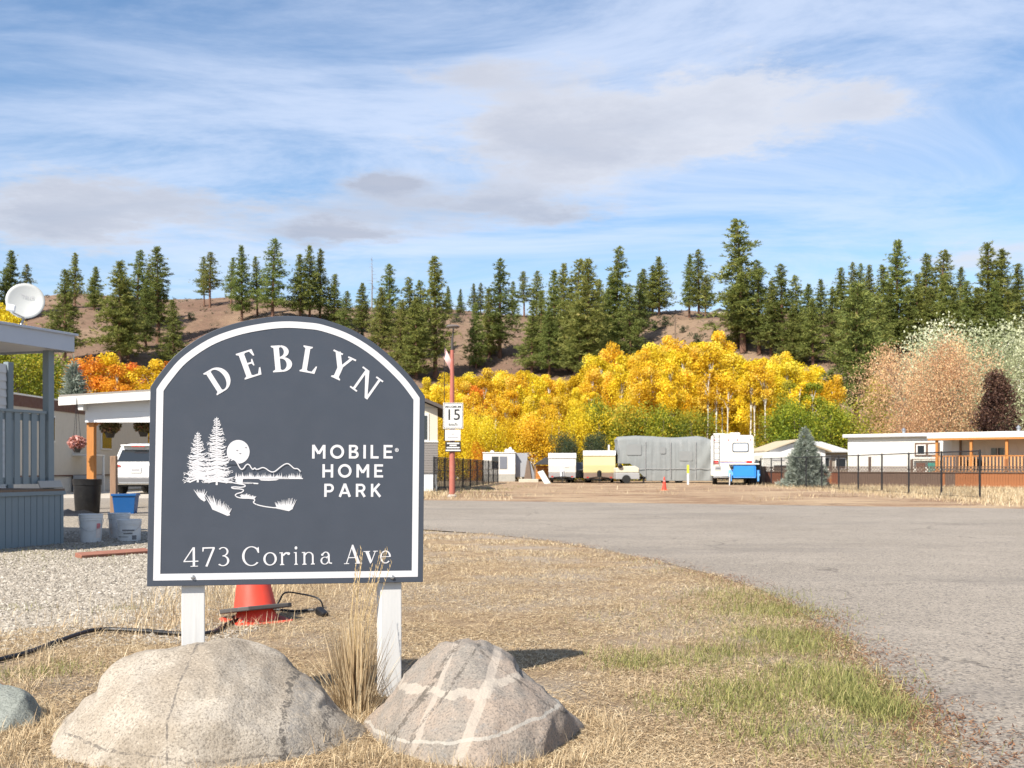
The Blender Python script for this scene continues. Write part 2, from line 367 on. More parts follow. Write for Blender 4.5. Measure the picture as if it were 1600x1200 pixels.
# ---------------------------------------------------------------- fine ground cover (uncountable)
def inside(poly, x, y):
    r = np.zeros(len(x), bool); n = len(poly)
    for i in range(n):
        (x1, y1), (x2, y2) = poly[i], poly[(i + 1) % n]
        c = ((y1 > y) != (y2 > y)); xx = (x2 - x1) * (y - y1) / ((y2 - y1) if y2 != y1 else 1e-9) + x1
        r ^= c & (x < xx)
    return r
def vnoise(x, y, s, seed=0):
    return (np.sin(x * s + seed) * np.cos(y * s * 1.13 + seed * 1.7) + np.sin((x * .6 + y * .8) * s * 2.1 + seed * 2.3) * .6 + np.sin((x * .9 - y * .5) * s * 4.3 + seed) * .35) / 1.95
def blades(x, y, z, h, lean, w, v, r=rng):
    n = len(x); a = r.uniform(0, 2 * np.pi, n); s = a + r.uniform(-.9, .9, n) + np.pi / 2
    b = np.stack([x, y, z], 1); side = np.stack([np.cos(s), np.sin(s), np.zeros(n)], 1) * (w / 2)[:, None]
    d = np.stack([np.cos(a) * np.sin(lean), np.sin(a) * np.sin(lean), np.cos(lean)], 1)
    l2 = np.minimum(lean * 1.35 + .15, 1.5); d2 = np.stack([np.cos(a) * np.sin(l2), np.sin(a) * np.sin(l2), np.cos(l2)], 1)
    mid = b + d * (h * .55)[:, None]; tip = mid + d2 * (h * .45)[:, None]
    vs = np.stack([b - side, b + side, mid + side * .8, mid - side * .8, tip], 1).reshape(-1, 3)
    k = np.arange(n)[:, None] * 5
    f = np.concatenate([k + [0, 1, 2], k + [0, 2, 3], k + [3, 2, 4]], 0)
    return vs, f, np.tile(v, 3)
def scatter(n, dmin, dmax, poly, p=1.0, pxlo=-80, pxhi=1690, r=rng):
    u = r.uniform(0, 1, n); y = dmin * (dmax / dmin) ** u if p == 1 else dmin + (dmax - dmin) * u
    x = (r.uniform(pxlo, pxhi, n) - CX) / F * y; k = inside(poly, x, y); return x[k], y[k]
STRAW = leaf_mat('dry_straw', [(0, (.19, .13, .075)), (.35, (.41, .30, .175)), (.7, (.57, .45, .28)), (1, (.66, .57, .40))], .25, 0, 0)
GREENGRASS = leaf_mat('green_grass', [(0, (.10, .11, .035)), (.4, (.20, .215, .065)), (.75, (.34, .32, .11)), (1, (.46, .38, .18))], .3, 0, 0)
def edge_dist(x, y):
    """metres from the near road edge, inside the lawn"""
    e = np.array(near_edge[1:14]); best = np.full(len(x), 1e9)
    for (a, b) in zip(e[:-1], e[1:]):
        ab = b - a; t = np.clip(((x - a[0]) * ab[0] + (y - a[1]) * ab[1]) / (ab @ ab), 0, 1)
        best = np.minimum(best, np.hypot(x - a[0] - t * ab[0], y - a[1] - t * ab[1]))
    return best
def build_grass():
    x, y = scatter(420000, 3.3, 19, lawn_poly); n = len(x)
    cl = vnoise(x, y, 2.6, 1) + .6 * vnoise(x, y, 7.5, 4); keep = rng.uniform(0, 1, n) < np.clip(.42 + .7 * cl, .03, 1)
    x, y, cl = x[keep], y[keep], cl[keep]; n = len(x)
    far = np.clip((y - 7) / 8, 0, 1)
    h = rng.uniform(.012, .038, n) * (1 + .4 * np.clip(cl, 0, 1)) + far * rng.uniform(0, .07, n) * np.clip(.3 + cl, 0, 1)
    lean = rng.uniform(.85, 1.5, n) * (1 - .3 * far); w = rng.uniform(.0016, .0036, n) * (1 + far * 1.2)
    v = np.clip(rng.normal(.5, .24, n) + .14 * cl, 0, 1)
    parts = [blades(x, y, np.full(n, .012), h, lean, w, v)]
    # flat thatch: single slivers lying on the soil
    tx, ty = scatter(620000, 3.3, 13, lawn_poly); k_ = rng.uniform(0, 1, len(tx)) < np.clip(.62 + .9 * vnoise(tx, ty, 2.2, 2) + .4 * vnoise(tx, ty, 6.1, 8), .12, 1); tx, ty = tx[k_], ty[k_]; m_ = len(tx); aa = rng.uniform(0, 2 * np.pi, m_); ll = rng.uniform(.012, .05, m_); ww = rng.uniform(.0007, .0016, m_) * (1 + ty / 12)
    b0 = np.stack([tx, ty, rng.uniform(.0125, .020, m_)], 1); dd_ = np.stack([np.cos(aa) * ll, np.sin(aa) * ll, rng.uniform(-.002, .012, m_)], 1); ss = np.stack([-np.sin(aa) * ww, np.cos(aa) * ww, rng.uniform(-.001, .001, m_)], 1)
    parts.append((np.stack([b0 - ss, b0 + ss, b0 + dd_], 1).reshape(-1, 3), np.arange(m_ * 3).reshape(-1, 3), np.clip(rng.normal(.42, .27, m_) + .1 * vnoise(tx, ty, 3.3, 2), 0, 1)))
    # straw pressed against the foot of each boulder
    for bx0, by0, rx_, ry_, m_ in ((-1.10, 3.92, .66, .50, 2600), (-.125, 3.98, .50, .46, 2000), (-2.0, 4.2, .2, .22, 600)):
        aa = rng.uniform(0, 2 * np.pi, m_); q_ = 1 + np.abs(rng.normal(0, .10, m_)) - .04
        parts.append(blades(bx0 + np.cos(aa) * rx_ * q_, by0 + np.sin(aa) * ry_ * q_, np.full(m_, .012), rng.uniform(.025, .095, m_), rng.uniform(.1, 1.1, m_), rng.uniform(.0016, .003, m_), np.clip(rng.normal(.55, .22, m_), 0, 1)))
    # upright straw tufts
    for k in range(110):
        tx, ty = scatter(1, 3.8, 17, lawn_poly)
        if not len(tx): continue
        m = rng.integers(14, 40); s = rng.uniform(.03, .09)
        bx = tx[0] + rng.normal(0, s, m); by = ty[0] + rng.normal(0, s, m)
        parts.append(blades(bx, by, np.full(m, .012), rng.uniform(.03, .10, m), rng.uniform(.1, .9, m), rng.uniform(.0015, .003, m), np.clip(rng.normal(.62, .2, m), 0, 1)))
    # long straw beside the hose and cone
    for px, py, s, m, hh in ((300, 955, .30, 500, .2), (345, 940, .22, 500, .25), (270, 975, .25, 300, .15), (420, 925, .3, 500, .2), (520, 925, .4, 400, .16), (330, 985, .2, 200, .12), (60, 1000, .5, 250, .12), (190, 1000, .5, 300, .1)):
        g = G(px, py); bx = g.x + rng.normal(0, s, m); by = g.y + rng.normal(0, s * 1.3, m)
        parts.append(blades(bx, by, np.full(m, .012), rng.uniform(.05, hh, m), rng.uniform(.05, .8, m), rng.uniform(.002, .005, m), np.clip(rng.normal(.6, .2, m), 0, 1)))
    # straw verge beyond the road, along the fences and round the yard
    yard = [gxy(655, 781), gxy(900, 784), gxy(1200, 788), gxy(1420, 791), gxy(1600, 794), (34, 24), (30, 52), (18, 64), (15.5, 70), (-1.5, 72), (-4, 43)]
    x, y = scatter(90000, 25, 70, yard); n = len(x)
    dens = np.clip((x - 12.2) / 1.6, 0, 1) + .10 * (vnoise(x, y, .5, 3) > .25) + np.clip(1 - np.abs(x - np.interp(y, [43, 72], [-3.1, -.9])) / 1.2, 0, 1) * .8 + .35 * ((y < 40) & (x < 0))
    keep = rng.uniform(0, 1, n) < dens; x, y = x[keep], y[keep]; n = len(x)
    parts.append(blades(x, y, np.full(n, .008), rng.uniform(.06, .26, n), rng.uniform(.1, .9, n), rng.uniform(.008, .02, n), np.clip(rng.normal(.58, .2, n), 0, 1)))
    off = 0; V_, F_, A_ = [], [], []
    for vs, f, a in parts: V_.append(vs); F_.append(f + off); A_.append(a); off += len(vs)
    o = link_mesh('dry_grass', np_mesh('dry_grass', np.concatenate(V_), np.concatenate(F_), np.concatenate(A_)), STRAW)
    tag(o, 'short dry straw-coloured grass matted over the lawn and verges', 'grass', kind='stuff')
    # green patches near the road edge
    parts = []; cs = []
    for px, py, s, m in [(a_, b_, c_, int(d_ * 2.1)) for a_, b_, c_, d_ in ((1345, 1100, .10, 900), (1375, 1118, .08, 500), (1290, 1065, .16, 1100), (1230, 1000, .16, 900), (1265, 1085, .18, 700), (1210, 960, .22, 900), (1160, 935, .25, 600), (1130, 1025, .14, 350), (1095, 1040, .12, 250), (1000, 1035, .13, 350), (985, 1045, .08, 200), (1125, 1085, .12, 320), (1165, 1090, .12, 350), (1110, 1115, .12, 250), (1180, 1110, .1, 300), (1055, 1105, .1, 160), (1190, 1150, .12, 260), (1320, 1165, .2, 500), (1250, 1020, .12, 400), (60, 870, .8, 500), (95, 1052, .1, 130), (30, 1058, .1, 90), (205, 955, .1, 70), (25, 955, .12, 60), (1130, 960, .3, 250), (1060, 980, .4, 160))]:
        g = G(px, py); bx = g.x + rng.normal(0, s, m); by = g.y + rng.normal(0, s * 1.2, m); cs.append((bx, by, m, (.08 if m > 700 else .06)))
    x, y = scatter(60000, 3.5, 12, lawn_poly); e = edge_dist(x, y); k = (e > .06) & (e < .5) & (rng.uniform(0, 1, len(x)) < .55 * np.exp(-((e - .2) / .16) ** 2) * (vnoise(x, y, 3.1, 5) > -.25)); cs.append((x[k], y[k], k.sum(), .085))
    x, y = scatter(16000, 30, 60, [(-3.6, 42), (-.6, 72), (1.6, 60), (-1.2, 38), (-3.2, 37)]); cs.append((x, y, len(x), .16))
    for bx, by, m, hh in cs:
        ok = np.ones(m, bool); bx, by = bx[ok], by[ok]; sc = np.where(by > 20, 5, 1)
        parts.append(blades(bx, by, np.full(m, .012), rng.uniform(.025, hh, m), rng.uniform(.2, 1.25, m), rng.uniform(.0018, .0038, m) * sc, np.clip(rng.normal(.5, .25, m), 0, 1)))
    off = 0; V_, F_, A_ = [], [], []
    for vs, f, a in parts: V_.append(vs); F_.append(f + off); A_.append(a); off += len(vs)
    o = link_mesh('green_grass', np_mesh('green_grass', np.concatenate(V_), np.concatenate(F_), np.concatenate(A_)), GREENGRASS)
    tag(o, 'sparse patches of green grass growing through the dry lawn', 'grass', kind='stuff')
    # red-brown leaf litter swept along the road edge
    x, y = scatter(620000, 3.3, 18, [(p[0] - .6, p[1]) for p in near_edge[1:14]] + [(p[0] + .45, p[1] + .25) for p in reversed(near_edge[1:14])]); e = edge_dist(x, y)
    k = rng.uniform(0, 1, len(x)) < np.exp(-(e / .19) ** 2) * np.clip(.38 + .6 * vnoise(x, y, 2.0, 9), .06, .8) * np.clip(.45 + y / 14, 0, 1); x, y = x[k], y[k]; n = len(x)
    vs, f, a = blades(x, y, np.full(n, .020), rng.uniform(.012, .04, n), rng.uniform(1.1, 1.45, n), rng.uniform(.002, .008, n), np.clip(rng.normal(.45, .25, n), 0, 1))
    LIT = leaf_mat('leaf_litter', [(0, (.08, .04, .022)), (.5, (.20, .095, .048)), (1, (.38, .24, .12))], .1, 0, 0)
    tag(link_mesh('leaf_litter', np_mesh('leaf_litter', vs, f, a), LIT), 'red-brown leaf and needle litter along the edge of the asphalt', 'litter', kind='stuff')
build_grass()

def pebbles(name, label, x, y, z0, rmin, rmax, stops, m=None):
    n = len(x); base = np.array([(1, 0, 0), (0, 1, 0), (-1, 0, 0), (0, -1, 0), (0, 0, 1)], float)
    fs = np.array([(0, 1, 4), (1, 2, 4), (2, 3, 4), (3, 0, 4)]); r = rng.uniform(rmin, rmax, n) * (.6 + .8 * rng.uniform(0, 1, n) ** 3)
    sc = np.stack([r * rng.uniform(.7, 1.4, n), r * rng.uniform(.7, 1.4, n), r * rng.uniform(.45, .95, n)], 1)
    a = rng.uniform(0, 2 * np.pi, n); p = base[None] * sc[:, None] + rng.normal(0, .2, (n, 5, 3)) * r[:, None, None]; p[:, :4, 2] = rng.uniform(-.3, .45, (n, 4)) * r[:, None]
    q = p.copy(); q[..., 0] = p[..., 0] * np.cos(a)[:, None] - p[..., 1] * np.sin(a)[:, None]; q[..., 1] = p[..., 0] * np.sin(a)[:, None] + p[..., 1] * np.cos(a)[:, None]
    q += np.stack([x, y, np.full(n, z0)], 1)[:, None]
    f = (np.arange(n)[:, None, None] * 5 + fs[None]).reshape(-1, 3)
    v = np.repeat(np.clip(rng.normal(.5, .25, n), 0, 1), 4)
    o = link_mesh(name, np_mesh(name, q.reshape(-1, 3), f, v), leaf_mat(name + '_stone', stops, 0, 0, 0, .85)); return tag(o, label, 'gravel', kind='stuff')
x, y = scatter(150000, 5.6, 17, gravel_poly, pxlo=-40, pxhi=480)
x2, y2 = scatter(9000, 5.5, 7.6, [(-6, 4.8), (-1.6, 6.2), (-1.4, 8.2), (-6, 8)], pxlo=-40, pxhi=420)
pebbles('gravel', 'pale tan crushed gravel covering the drive beside the porch', np.concatenate([x, x2]), np.concatenate([y, y2]),  .012, .006, .015, [(0, (.12, .105, .085)), (.35, (.24, .21, .17)), (.7, (.35, .315, .26)), (1, (.48, .44, .38))])
x, y = scatter(2500, 3.6, 20, road_poly); e = edge_dist(x, y); k = rng.uniform(0, 1, len(x)) < np.exp(-e / .5); x, y = x[k], y[k]
x2, y2 = scatter(5000, 25, 60, [gxy(660, 782), gxy(1600, 795), (14, 60), (-2, 60)])
pebbles('loose_stones', 'loose grit and small stones along the road edge and dirt lot', np.concatenate([x, x2]), np.concatenate([y, y2]),   .016, .004, .011, [(0, (.10, .08, .065)), (.5, (.2, .17, .14)), (1, (.34, .30, .25))])
# ---------------------------------------------------------------- vegetation
def norm(a): return a / np.maximum(np.linalg.norm(a, axis=-1, keepdims=True), 1e-9)
BARK_P = mat('pine_bark', (.16, .085, .055), .9, .35, 2, dirt=(.05, .035, .03), dirt_amt=.6, bump=.5, bscale=8, bdist=.05)
BARK_A = mat('aspen_bark', (.58, .55, .48), .8, .15, 2, dirt=(.08, .07, .06), dirt_amt=.7, bump=.3, bscale=8, bdist=.02)
BARK_G = mat('grey_bark', (.16, .125, .10), .9, .3, 3, bump=.5, bscale=8, bdist=.04)
NEEDLE = leaf_mat('pine_needles', [(0, (.066, .092, .024)), (.45, (.182, .214, .056)), (.8, (.31, .325, .088)), (1, (.42, .39, .13))], .36, .035, .35)
BLUENEEDLE = leaf_mat('blue_spruce_needles', [(0, (.11, .14, .11)), (.5, (.23, .27, .22)), (1, (.42, .46, .40))], .15, .02, .2)
GOLD = leaf_mat('golden_leaves', [(0, (.30, .195, .014)), (.3, (.63, .425, .020)), (.7, (.85, .62, .030)), (1, (.89, .72, .13))], .42, .03, .25)
ORANGE = leaf_mat('orange_leaves', [(0, (.28, .10, .015)), (.4, (.66, .25, .02)), (.8, (.78, .36, .035)), (1, (.72, .22, .06))], .4, .03, .25)
LIME = leaf_mat('lime_leaves', [(0, (.06, .09, .012)), (.35, (.19, .23, .022)), (.7, (.38, .38, .03)), (1, (.62, .46, .04))], .35, .05, .35)
RUSSET = leaf_mat('russet_leaves', [(0, (.22, .125, .065)), (.35, (.52, .315, .18)), (.75, (.70, .48, .27)), (1, (.76, .57, .28))], .4, .01, .1)
SILVER = leaf_mat('silver_leaves', [(0, (.22, .25, .13)), (.5, (.45, .48, .29)), (1, (.68, .69, .50))], .35, .01, .1)
PURPLE = leaf_mat('purple_leaves', [(0, (.025, .012, .010)), (.5, (.075, .035, .025)), (1, (.17, .10, .06))], .2, .01, .1)
DARKGREEN = leaf_mat('dark_green_leaves', [(0, (.018, .030, .014)), (.5, (.045, .065, .028)), (1, (.10, .12, .05))], .2, .03, .2)
SAGE = leaf_mat('sagebrush', [(0, (.07, .06, .04)), (.5, (.15, .125, .08)), (1, (.24, .20, .12))], .1, .0, .0)

def tufts(c, o, n, ln, w, r, up=.35, spread=.8):
    """bundles of needles: c centres, o outward directions; n blades each"""
    m = len(c); d = norm(o[:, None] * .8 + r.normal(0, spread, (m, n, 3)) + np.array([0, 0, up]))
    L_ = ln[:, None, None] * r.uniform(.6, 1.15, (m, n, 1)); s = norm(np.cross(d, r.normal(0, 1, (m, n, 3)))) * w
    b = c[:, None] + r.normal(0, .10, (m, n, 3)) * ln[:, None, None]
    vs = np.stack([b - s, b + s, b + d * L_ * .6 + s * 1.1, b + d * L_], 2).reshape(-1, 3)
    k = np.arange(m * n)[:, None] * 4
    return vs, k + np.array([[0, 1, 2, 3]])
def make_pine(seed, H=20., hb=.22, rad=.155, nb=95, dens=1.0, power=.9, gap=.25):
    r = np.random.default_rng(seed); mb = MB()
    bend = r.normal(0, .012 * H, 2)
    axis = lambda t: np.array([bend[0] * t * t, bend[1] * t * t, t * H])
    mb.tube([axis(t) for t in (0, .15, .35, .55, .75, .9, .99)], [H * .0155, H * .0125, H * .0105, H * .0085, H * .005, H * .0026, H * .0008], 7)
    cs, os_, ls = [], [], []
    for i in range(nb):
        t = hb + (1 - hb) * ((i + r.uniform(0, 1)) / nb) ** .92
        prof = ((1 - t) / (1 - hb)) ** power * min(1, .45 + (t - hb) / .16) if t < 1 else 0
        ln = H * rad * (prof * r.uniform(.55, 1.15) + .03)
        if r.uniform() < gap * .6 and t < .8: ln *= .45
        a = i * 2.399 + r.normal(0, .4); slope = .55 * (t - .45) + r.normal(0, .1)
        d = norm(np.array([math.cos(a), math.sin(a), slope])); p0 = axis(t); p1 = p0 + d * ln
        if t < .9: mb.tube([p0, p0 + d * ln * .6 + [0, 0, -.02 * ln], p1], [.012 * ln + .02, .008 * ln + .012, .008], 3, False)
        nt = max(5, int(ln * 11 * dens))
        u = r.uniform(.18, 1.03, nt) ** .75
        sp = .10 * ln + .14
        c = p0 + d * (u * ln)[:, None] + r.normal(0, 1, (nt, 3)) * np.array([sp, sp, sp * .55]) * (.5 + u)[:, None]
        cs.append(c); os_.append(np.tile(d, (nt, 1)) + r.normal(0, .2, (nt, 3))); ls.append(r.uniform(.42, .66, nt) * H / 20 * (1.15 - .35 * t))
    c, o, l = np.concatenate(cs), norm(np.concatenate(os_)), np.concatenate(ls)
    vs, f = tufts(c, o, 8, l, .045 * H / 20, r)
    v = np.repeat(np.clip(r.normal(.48, .16, len(c)), 0, 1), 8) + r.normal(0, .09, len(f))
    return mb.mesh('trunk', True), np_mesh('crown', vs, f, np.clip(v, 0, 1))
def leaf_quads(c, size, r, along=None, k=1.6):
    m = len(c); a = norm(r.normal(0, 1, (m, 3)) + (along * k if along is not None else 0)); b = norm(np.cross(a, r.normal(0, 1, (m, 3)))); s = (size * r.uniform(.6, 1.3, m))[:, None]
    vs = np.stack([c - a * s, c + b * s * .62, c + a * s, c - b * s * .62], 1).reshape(-1, 3)
    return vs, np.arange(m)[:, None] * 4 + np.array([[0, 1, 2, 3]])
def make_broadleaf(seed, H=10., cb=.28, rad=.22, clumps=26, per=170, size=.13, trunk_r=.011, shape='oval', stems=1, spiky=0.):
    r = np.random.default_rng(seed); mb = MB(); cs = []; vv = []; al = []
    for s in range(stems):
        off = np.array([*(r.normal(0, .35 * rad * H, 2) if stems > 1 else (0, 0)), 0.]); lean = r.normal(0, .03 * H, 2)
        ax = lambda t: off * (.08 + 1.42 * t) + np.array([lean[0] * t, lean[1] * t, t * H])
        mb.tube([ax(t) for t in (0, .3, .6, .95)], [H * trunk_r * 1.2, H * trunk_r, H * trunk_r * .7, H * trunk_r * .15], 6)
        k = clumps // stems
        for i in range(k):
            t = cb + (1 - cb) * (i + r.uniform(.2, .8)) / k
            q = (t - cb) / (1 - cb)
            pr = {'oval': math.sin(math.pi * min(1, .10 + .86 * q)) ** .6, 'round': math.sqrt(max(0, 1 - (2 * q - .85) ** 2 * .75)) if q < .98 else .3, 'cone': (1 - q) ** .8 + .06}[shape]
            a = r.uniform(0, 2 * math.pi); rr = rad * H * pr * r.uniform(.25, .85) ** .7
            p = ax(t) + np.array([math.cos(a) * rr, math.sin(a) * rr, r.normal(0, .02) * H])
            mb.tube([ax(max(.12, t - .12)), (ax(t - .05) + p) / 2, p], [H * trunk_r * .4, H * trunk_r * .25, H * trunk_r * .08], 4, False)
            R_ = rad * H * (.30 + .20 * pr) * r.uniform(.75, 1.2); n = int(per * r.uniform(.7, 1.25))
            u = norm(r.normal(0, 1, (n, 3))) * (r.uniform(0, 1, n) ** .42)[:, None] * R_ * np.array([1, 1, .85 + spiky])
            if spiky:
                d = norm(u + np.array([0, 0, R_ * spiky])); u = u + d * (r.uniform(0, 1, n) ** 2 * R_ * .5)[:, None]
            al.append(norm(u + np.array([0, 0, R_ * 1.2]))); cs.append(p + u); vv.append(np.clip(r.normal(.5, .17) + r.normal(0, .17, n), 0, 1))
    c = np.concatenate(cs); k = c[:, 2] > .02 * H; c = c[k]; v = np.concatenate(vv)[k]
    vs, f = leaf_quads(c, size, r, np.concatenate(al)[k] if spiky else None)
    return mb.mesh('trunk', True), np_mesh('crown', vs, f, v)
def make_spruce(seed, H=4., rad=.24, m=1500):
    r = np.random.default_rng(seed); mb = MB().tube([(0, 0, 0), (0, 0, H * .95)], [H * .022, H * .004], 6)
    t = 1 - r.uniform(0, 1, m) ** .52 * .97; t = np.clip(t, .03, .995); a = r.uniform(0, 2 * np.pi, m)
    lobes = 1 + .16 * np.sin(a * 3 + t * 11) + .12 * np.sin(a * 5 - t * 17)
    q = (1 - t) ** .8 * rad * H * r.uniform(.45, 1.08, m) * lobes
    c = np.stack([np.cos(a) * q, np.sin(a) * q, t * H], 1); o = norm(np.stack([np.cos(a), np.sin(a), np.full(m, .35)], 1))
    vs, f = tufts(c, o, 8, r.uniform(.07, .12, m) * H * .7, .011 * H / 3, r, .2, .55)
    return mb.mesh('trunk', True), np_mesh('crown', vs, f, np.clip(np.repeat(r.normal(.5, .2, m), 8) + r.normal(0, .1, m * 8), 0, 1))
def plant(name, meshes, mats, loc, scale, label, cat, group=None, rz=None, sxy=1.0):
    t = thing(name, label, cat, loc, random.uniform(0, 6.28) if rz is None else rz, group)
    t.scale = (scale * sxy, scale * sxy, scale)
    for nm, me, mm in zip(('trunk', 'crown'), meshes, mats):
        o = bpy.data.objects.new(nm, me); C.objects.link(o); o.parent = t
        o.data.materials.clear() if not me.materials else None
        if not me.materials: me.materials.append(mm)
        o.material_slots[0].link = 'OBJECT'; o.material_slots[0].material = mm
    return t

PINES = [make_pine(1, hb=.16, rad=.16, nb=105), make_pine(2, hb=.12, rad=.175, nb=115, dens=1.1), make_pine(3, hb=.28, rad=.15, nb=80, gap=.5),
         make_pine(4, hb=.2, rad=.13, nb=100, power=.8), make_pine(5, hb=.33, rad=.16, nb=70, gap=.6, power=.8), make_pine(6, hb=.08, rad=.17, nb=120, dens=1.15, power=.85),
         make_pine(7, hb=.14, rad=.15, nb=110, power=.85, gap=.35), make_pine(8, hb=.18, rad=.165, nb=90, power=.8, gap=.6), make_pine(9, hb=.10, rad=.15, nb=115, power=.9, gap=.3), make_pine(10, hb=.24, rad=.17, nb=85, power=.7, gap=.7, dens=.9)]
ALT = {0: (0, 7, 8), 1: (1, 5, 8), 2: (2, 9), 3: (3, 7), 4: (4, 9), 5: (5, 8), 6: (6, 7, 0)}
ASPENS = [make_broadleaf(s, rad=rd, cb=cb, clumps=c, shape=sh, per=330, size=.085) for s, rd, cb, c, sh in ((21, .17, .30, 36, 'oval'), (22, .19, .34, 36, 'oval'), (23, .15, .40, 30, 'oval'), (24, .18, .28, 38, 'cone'), (25, .17, .24, 40, 'oval'))]
SHRUBS = [make_broadleaf(s, H=5., rad=.36, cb=.08, clumps=40, per=260, size=.07, shape='round', stems=4, trunk_r=.009, spiky=.5) for s in (31, 32, 33)]

def on_hill(px, py):
    k = (px - CX) / F; ys = np.arange(120., 312., .5); zs = hz(k * ys, ys); proj = YH - (zs - EYE) / ys * F
    # walk outwards: the first place where the surface reaches the wanted line of sight
    hit = np.nonzero(proj <= py)[0]
    d = ys[hit[0]] if len(hit) else 303.
    return V((k * d, d, float(hz(k * d, d)) - .15))
pine_list = [  # px, top py, base py, variant, width
 (14,392,506,1,1.),(41,413,500,3,1.),(101,423,568,0,1.05),(117,396,482,3,1.),(147,417,485,5,1.05),(187,409,571,1,1.15),(214,392,512,6,1.1),(247,387,536,3,1.15),(272,470,580,5,1.1),(236,412,503,4,1.),
 (328,394,481,4,1.15),(319,402,480,2,.8),(361,404,479,2,.9),(378,385,502,6,.9),(402,401,494,2,.9),(426,373,502,3,1.1),(469,398,502,6,1.),(484,385,500,6,.9),(500,390,500,3,.9),
 (522,429,508,1,1.2),(566,443,518,5,1.),(609,413,548,6,1.),(642,434,562,0,1.),(650,466,592,1,1.1),(624,470,580,6,1.),(680,402,592,3,1.),(700,447,492,5,.8),(719,452,492,5,.9),
 (741,443,492,6,.9),(751,442,492,3,.9),(744,474,577,5,.9),(781,407,560,6,1.),(765,452,560,1,.9),(800,440,494,0,.9),(819,424,497,4,1.),(838,424,498,4,1.),(831,470,584,5,1.),
 (866,423,556,0,1.),(880,413,548,6,.9),(900,406,584,3,1.1),(919,406,588,6,1.05),(906,470,590,1,1.05),(858,480,590,6,1.),(962,388,559,3,1.),(952,428,560,1,1.),(985,450,575,0,1.),(997,427,540,0,1.),
 (1007,421,495,1,1.1),(1030,402,493,6,1.25),(1020,416,493,0,1.1),(1077,398,497,3,.95),(1092,392,498,3,1.1),(1102,430,498,4,.9),(1161,345,551,3,1.25),(1152,420,545,1,1.),(1186,407,554,6,1.1),
 (1223,413,566,6,1.1),(1246,432,562,3,1.),(1270,467,572,0,1.1),(1283,437,520,6,1.),(1238,480,575,5,1.),(1315,419,520,6,1.1),(1334,411,505,3,.9),(1344,412,505,3,.85),(1358,415,515,6,.9),
 (1401,377,552,6,1.),(1381,415,545,1,1.),(1390,440,556,0,1.1),(1420,450,560,6,1.),(1446,398,540,6,1.05),(1469,392,545,6,1.15),(1455,450,560,1,1.05),(1500,419,520,1,1.),(1490,455,560,0,1.1),(1544,381,548,6,1.2),(1564,391,545,3,1.1),(1525,450,560,1,1.),(1592,413,540,6,1.1),(1575,455,560,0,1.1),(1610,430,550,1,1.1),(1640,400,545,6,1.1),(1205,440,560,0,1.),(1262,445,545,1,1.),(1300,450,565,6,1.),(1320,470,575,1,1.1),(1352,455,570,0,1.),(1372,460,575,6,1.),(1432,430,555,0,1.),(1478,430,560,6,1.),(1512,440,565,6,1.),(1556,440,565,0,1.),(935,440,575,0,1.),(890,450,580,1,1.),(845,455,560,0,.9),(660,440,560,6,1.),(595,450,560,0,1.),(540,455,530,6,1.),(200,440,560,0,1.),(228,440,545,1,.9),(-25,400,520,6,1.1)]
ZONES = [(60, 'behind the satellite dish'), (300, 'above the carport and orange trees'), (520, 'above the arch of the sign'), (660, 'beside the dead snag'), (760, 'behind the lamp post'), (850, 'above the white trailers'), (940, 'above the yellow trailer'), (1050, 'above the covered camper'), (1200, 'behind the tallest pine'), (1300, 'above the garage and blue spruce'), (1430, 'around the bare-trunked tall pine'), (1530, 'above the russet tree'), (9999, 'above the silvery poplars')]
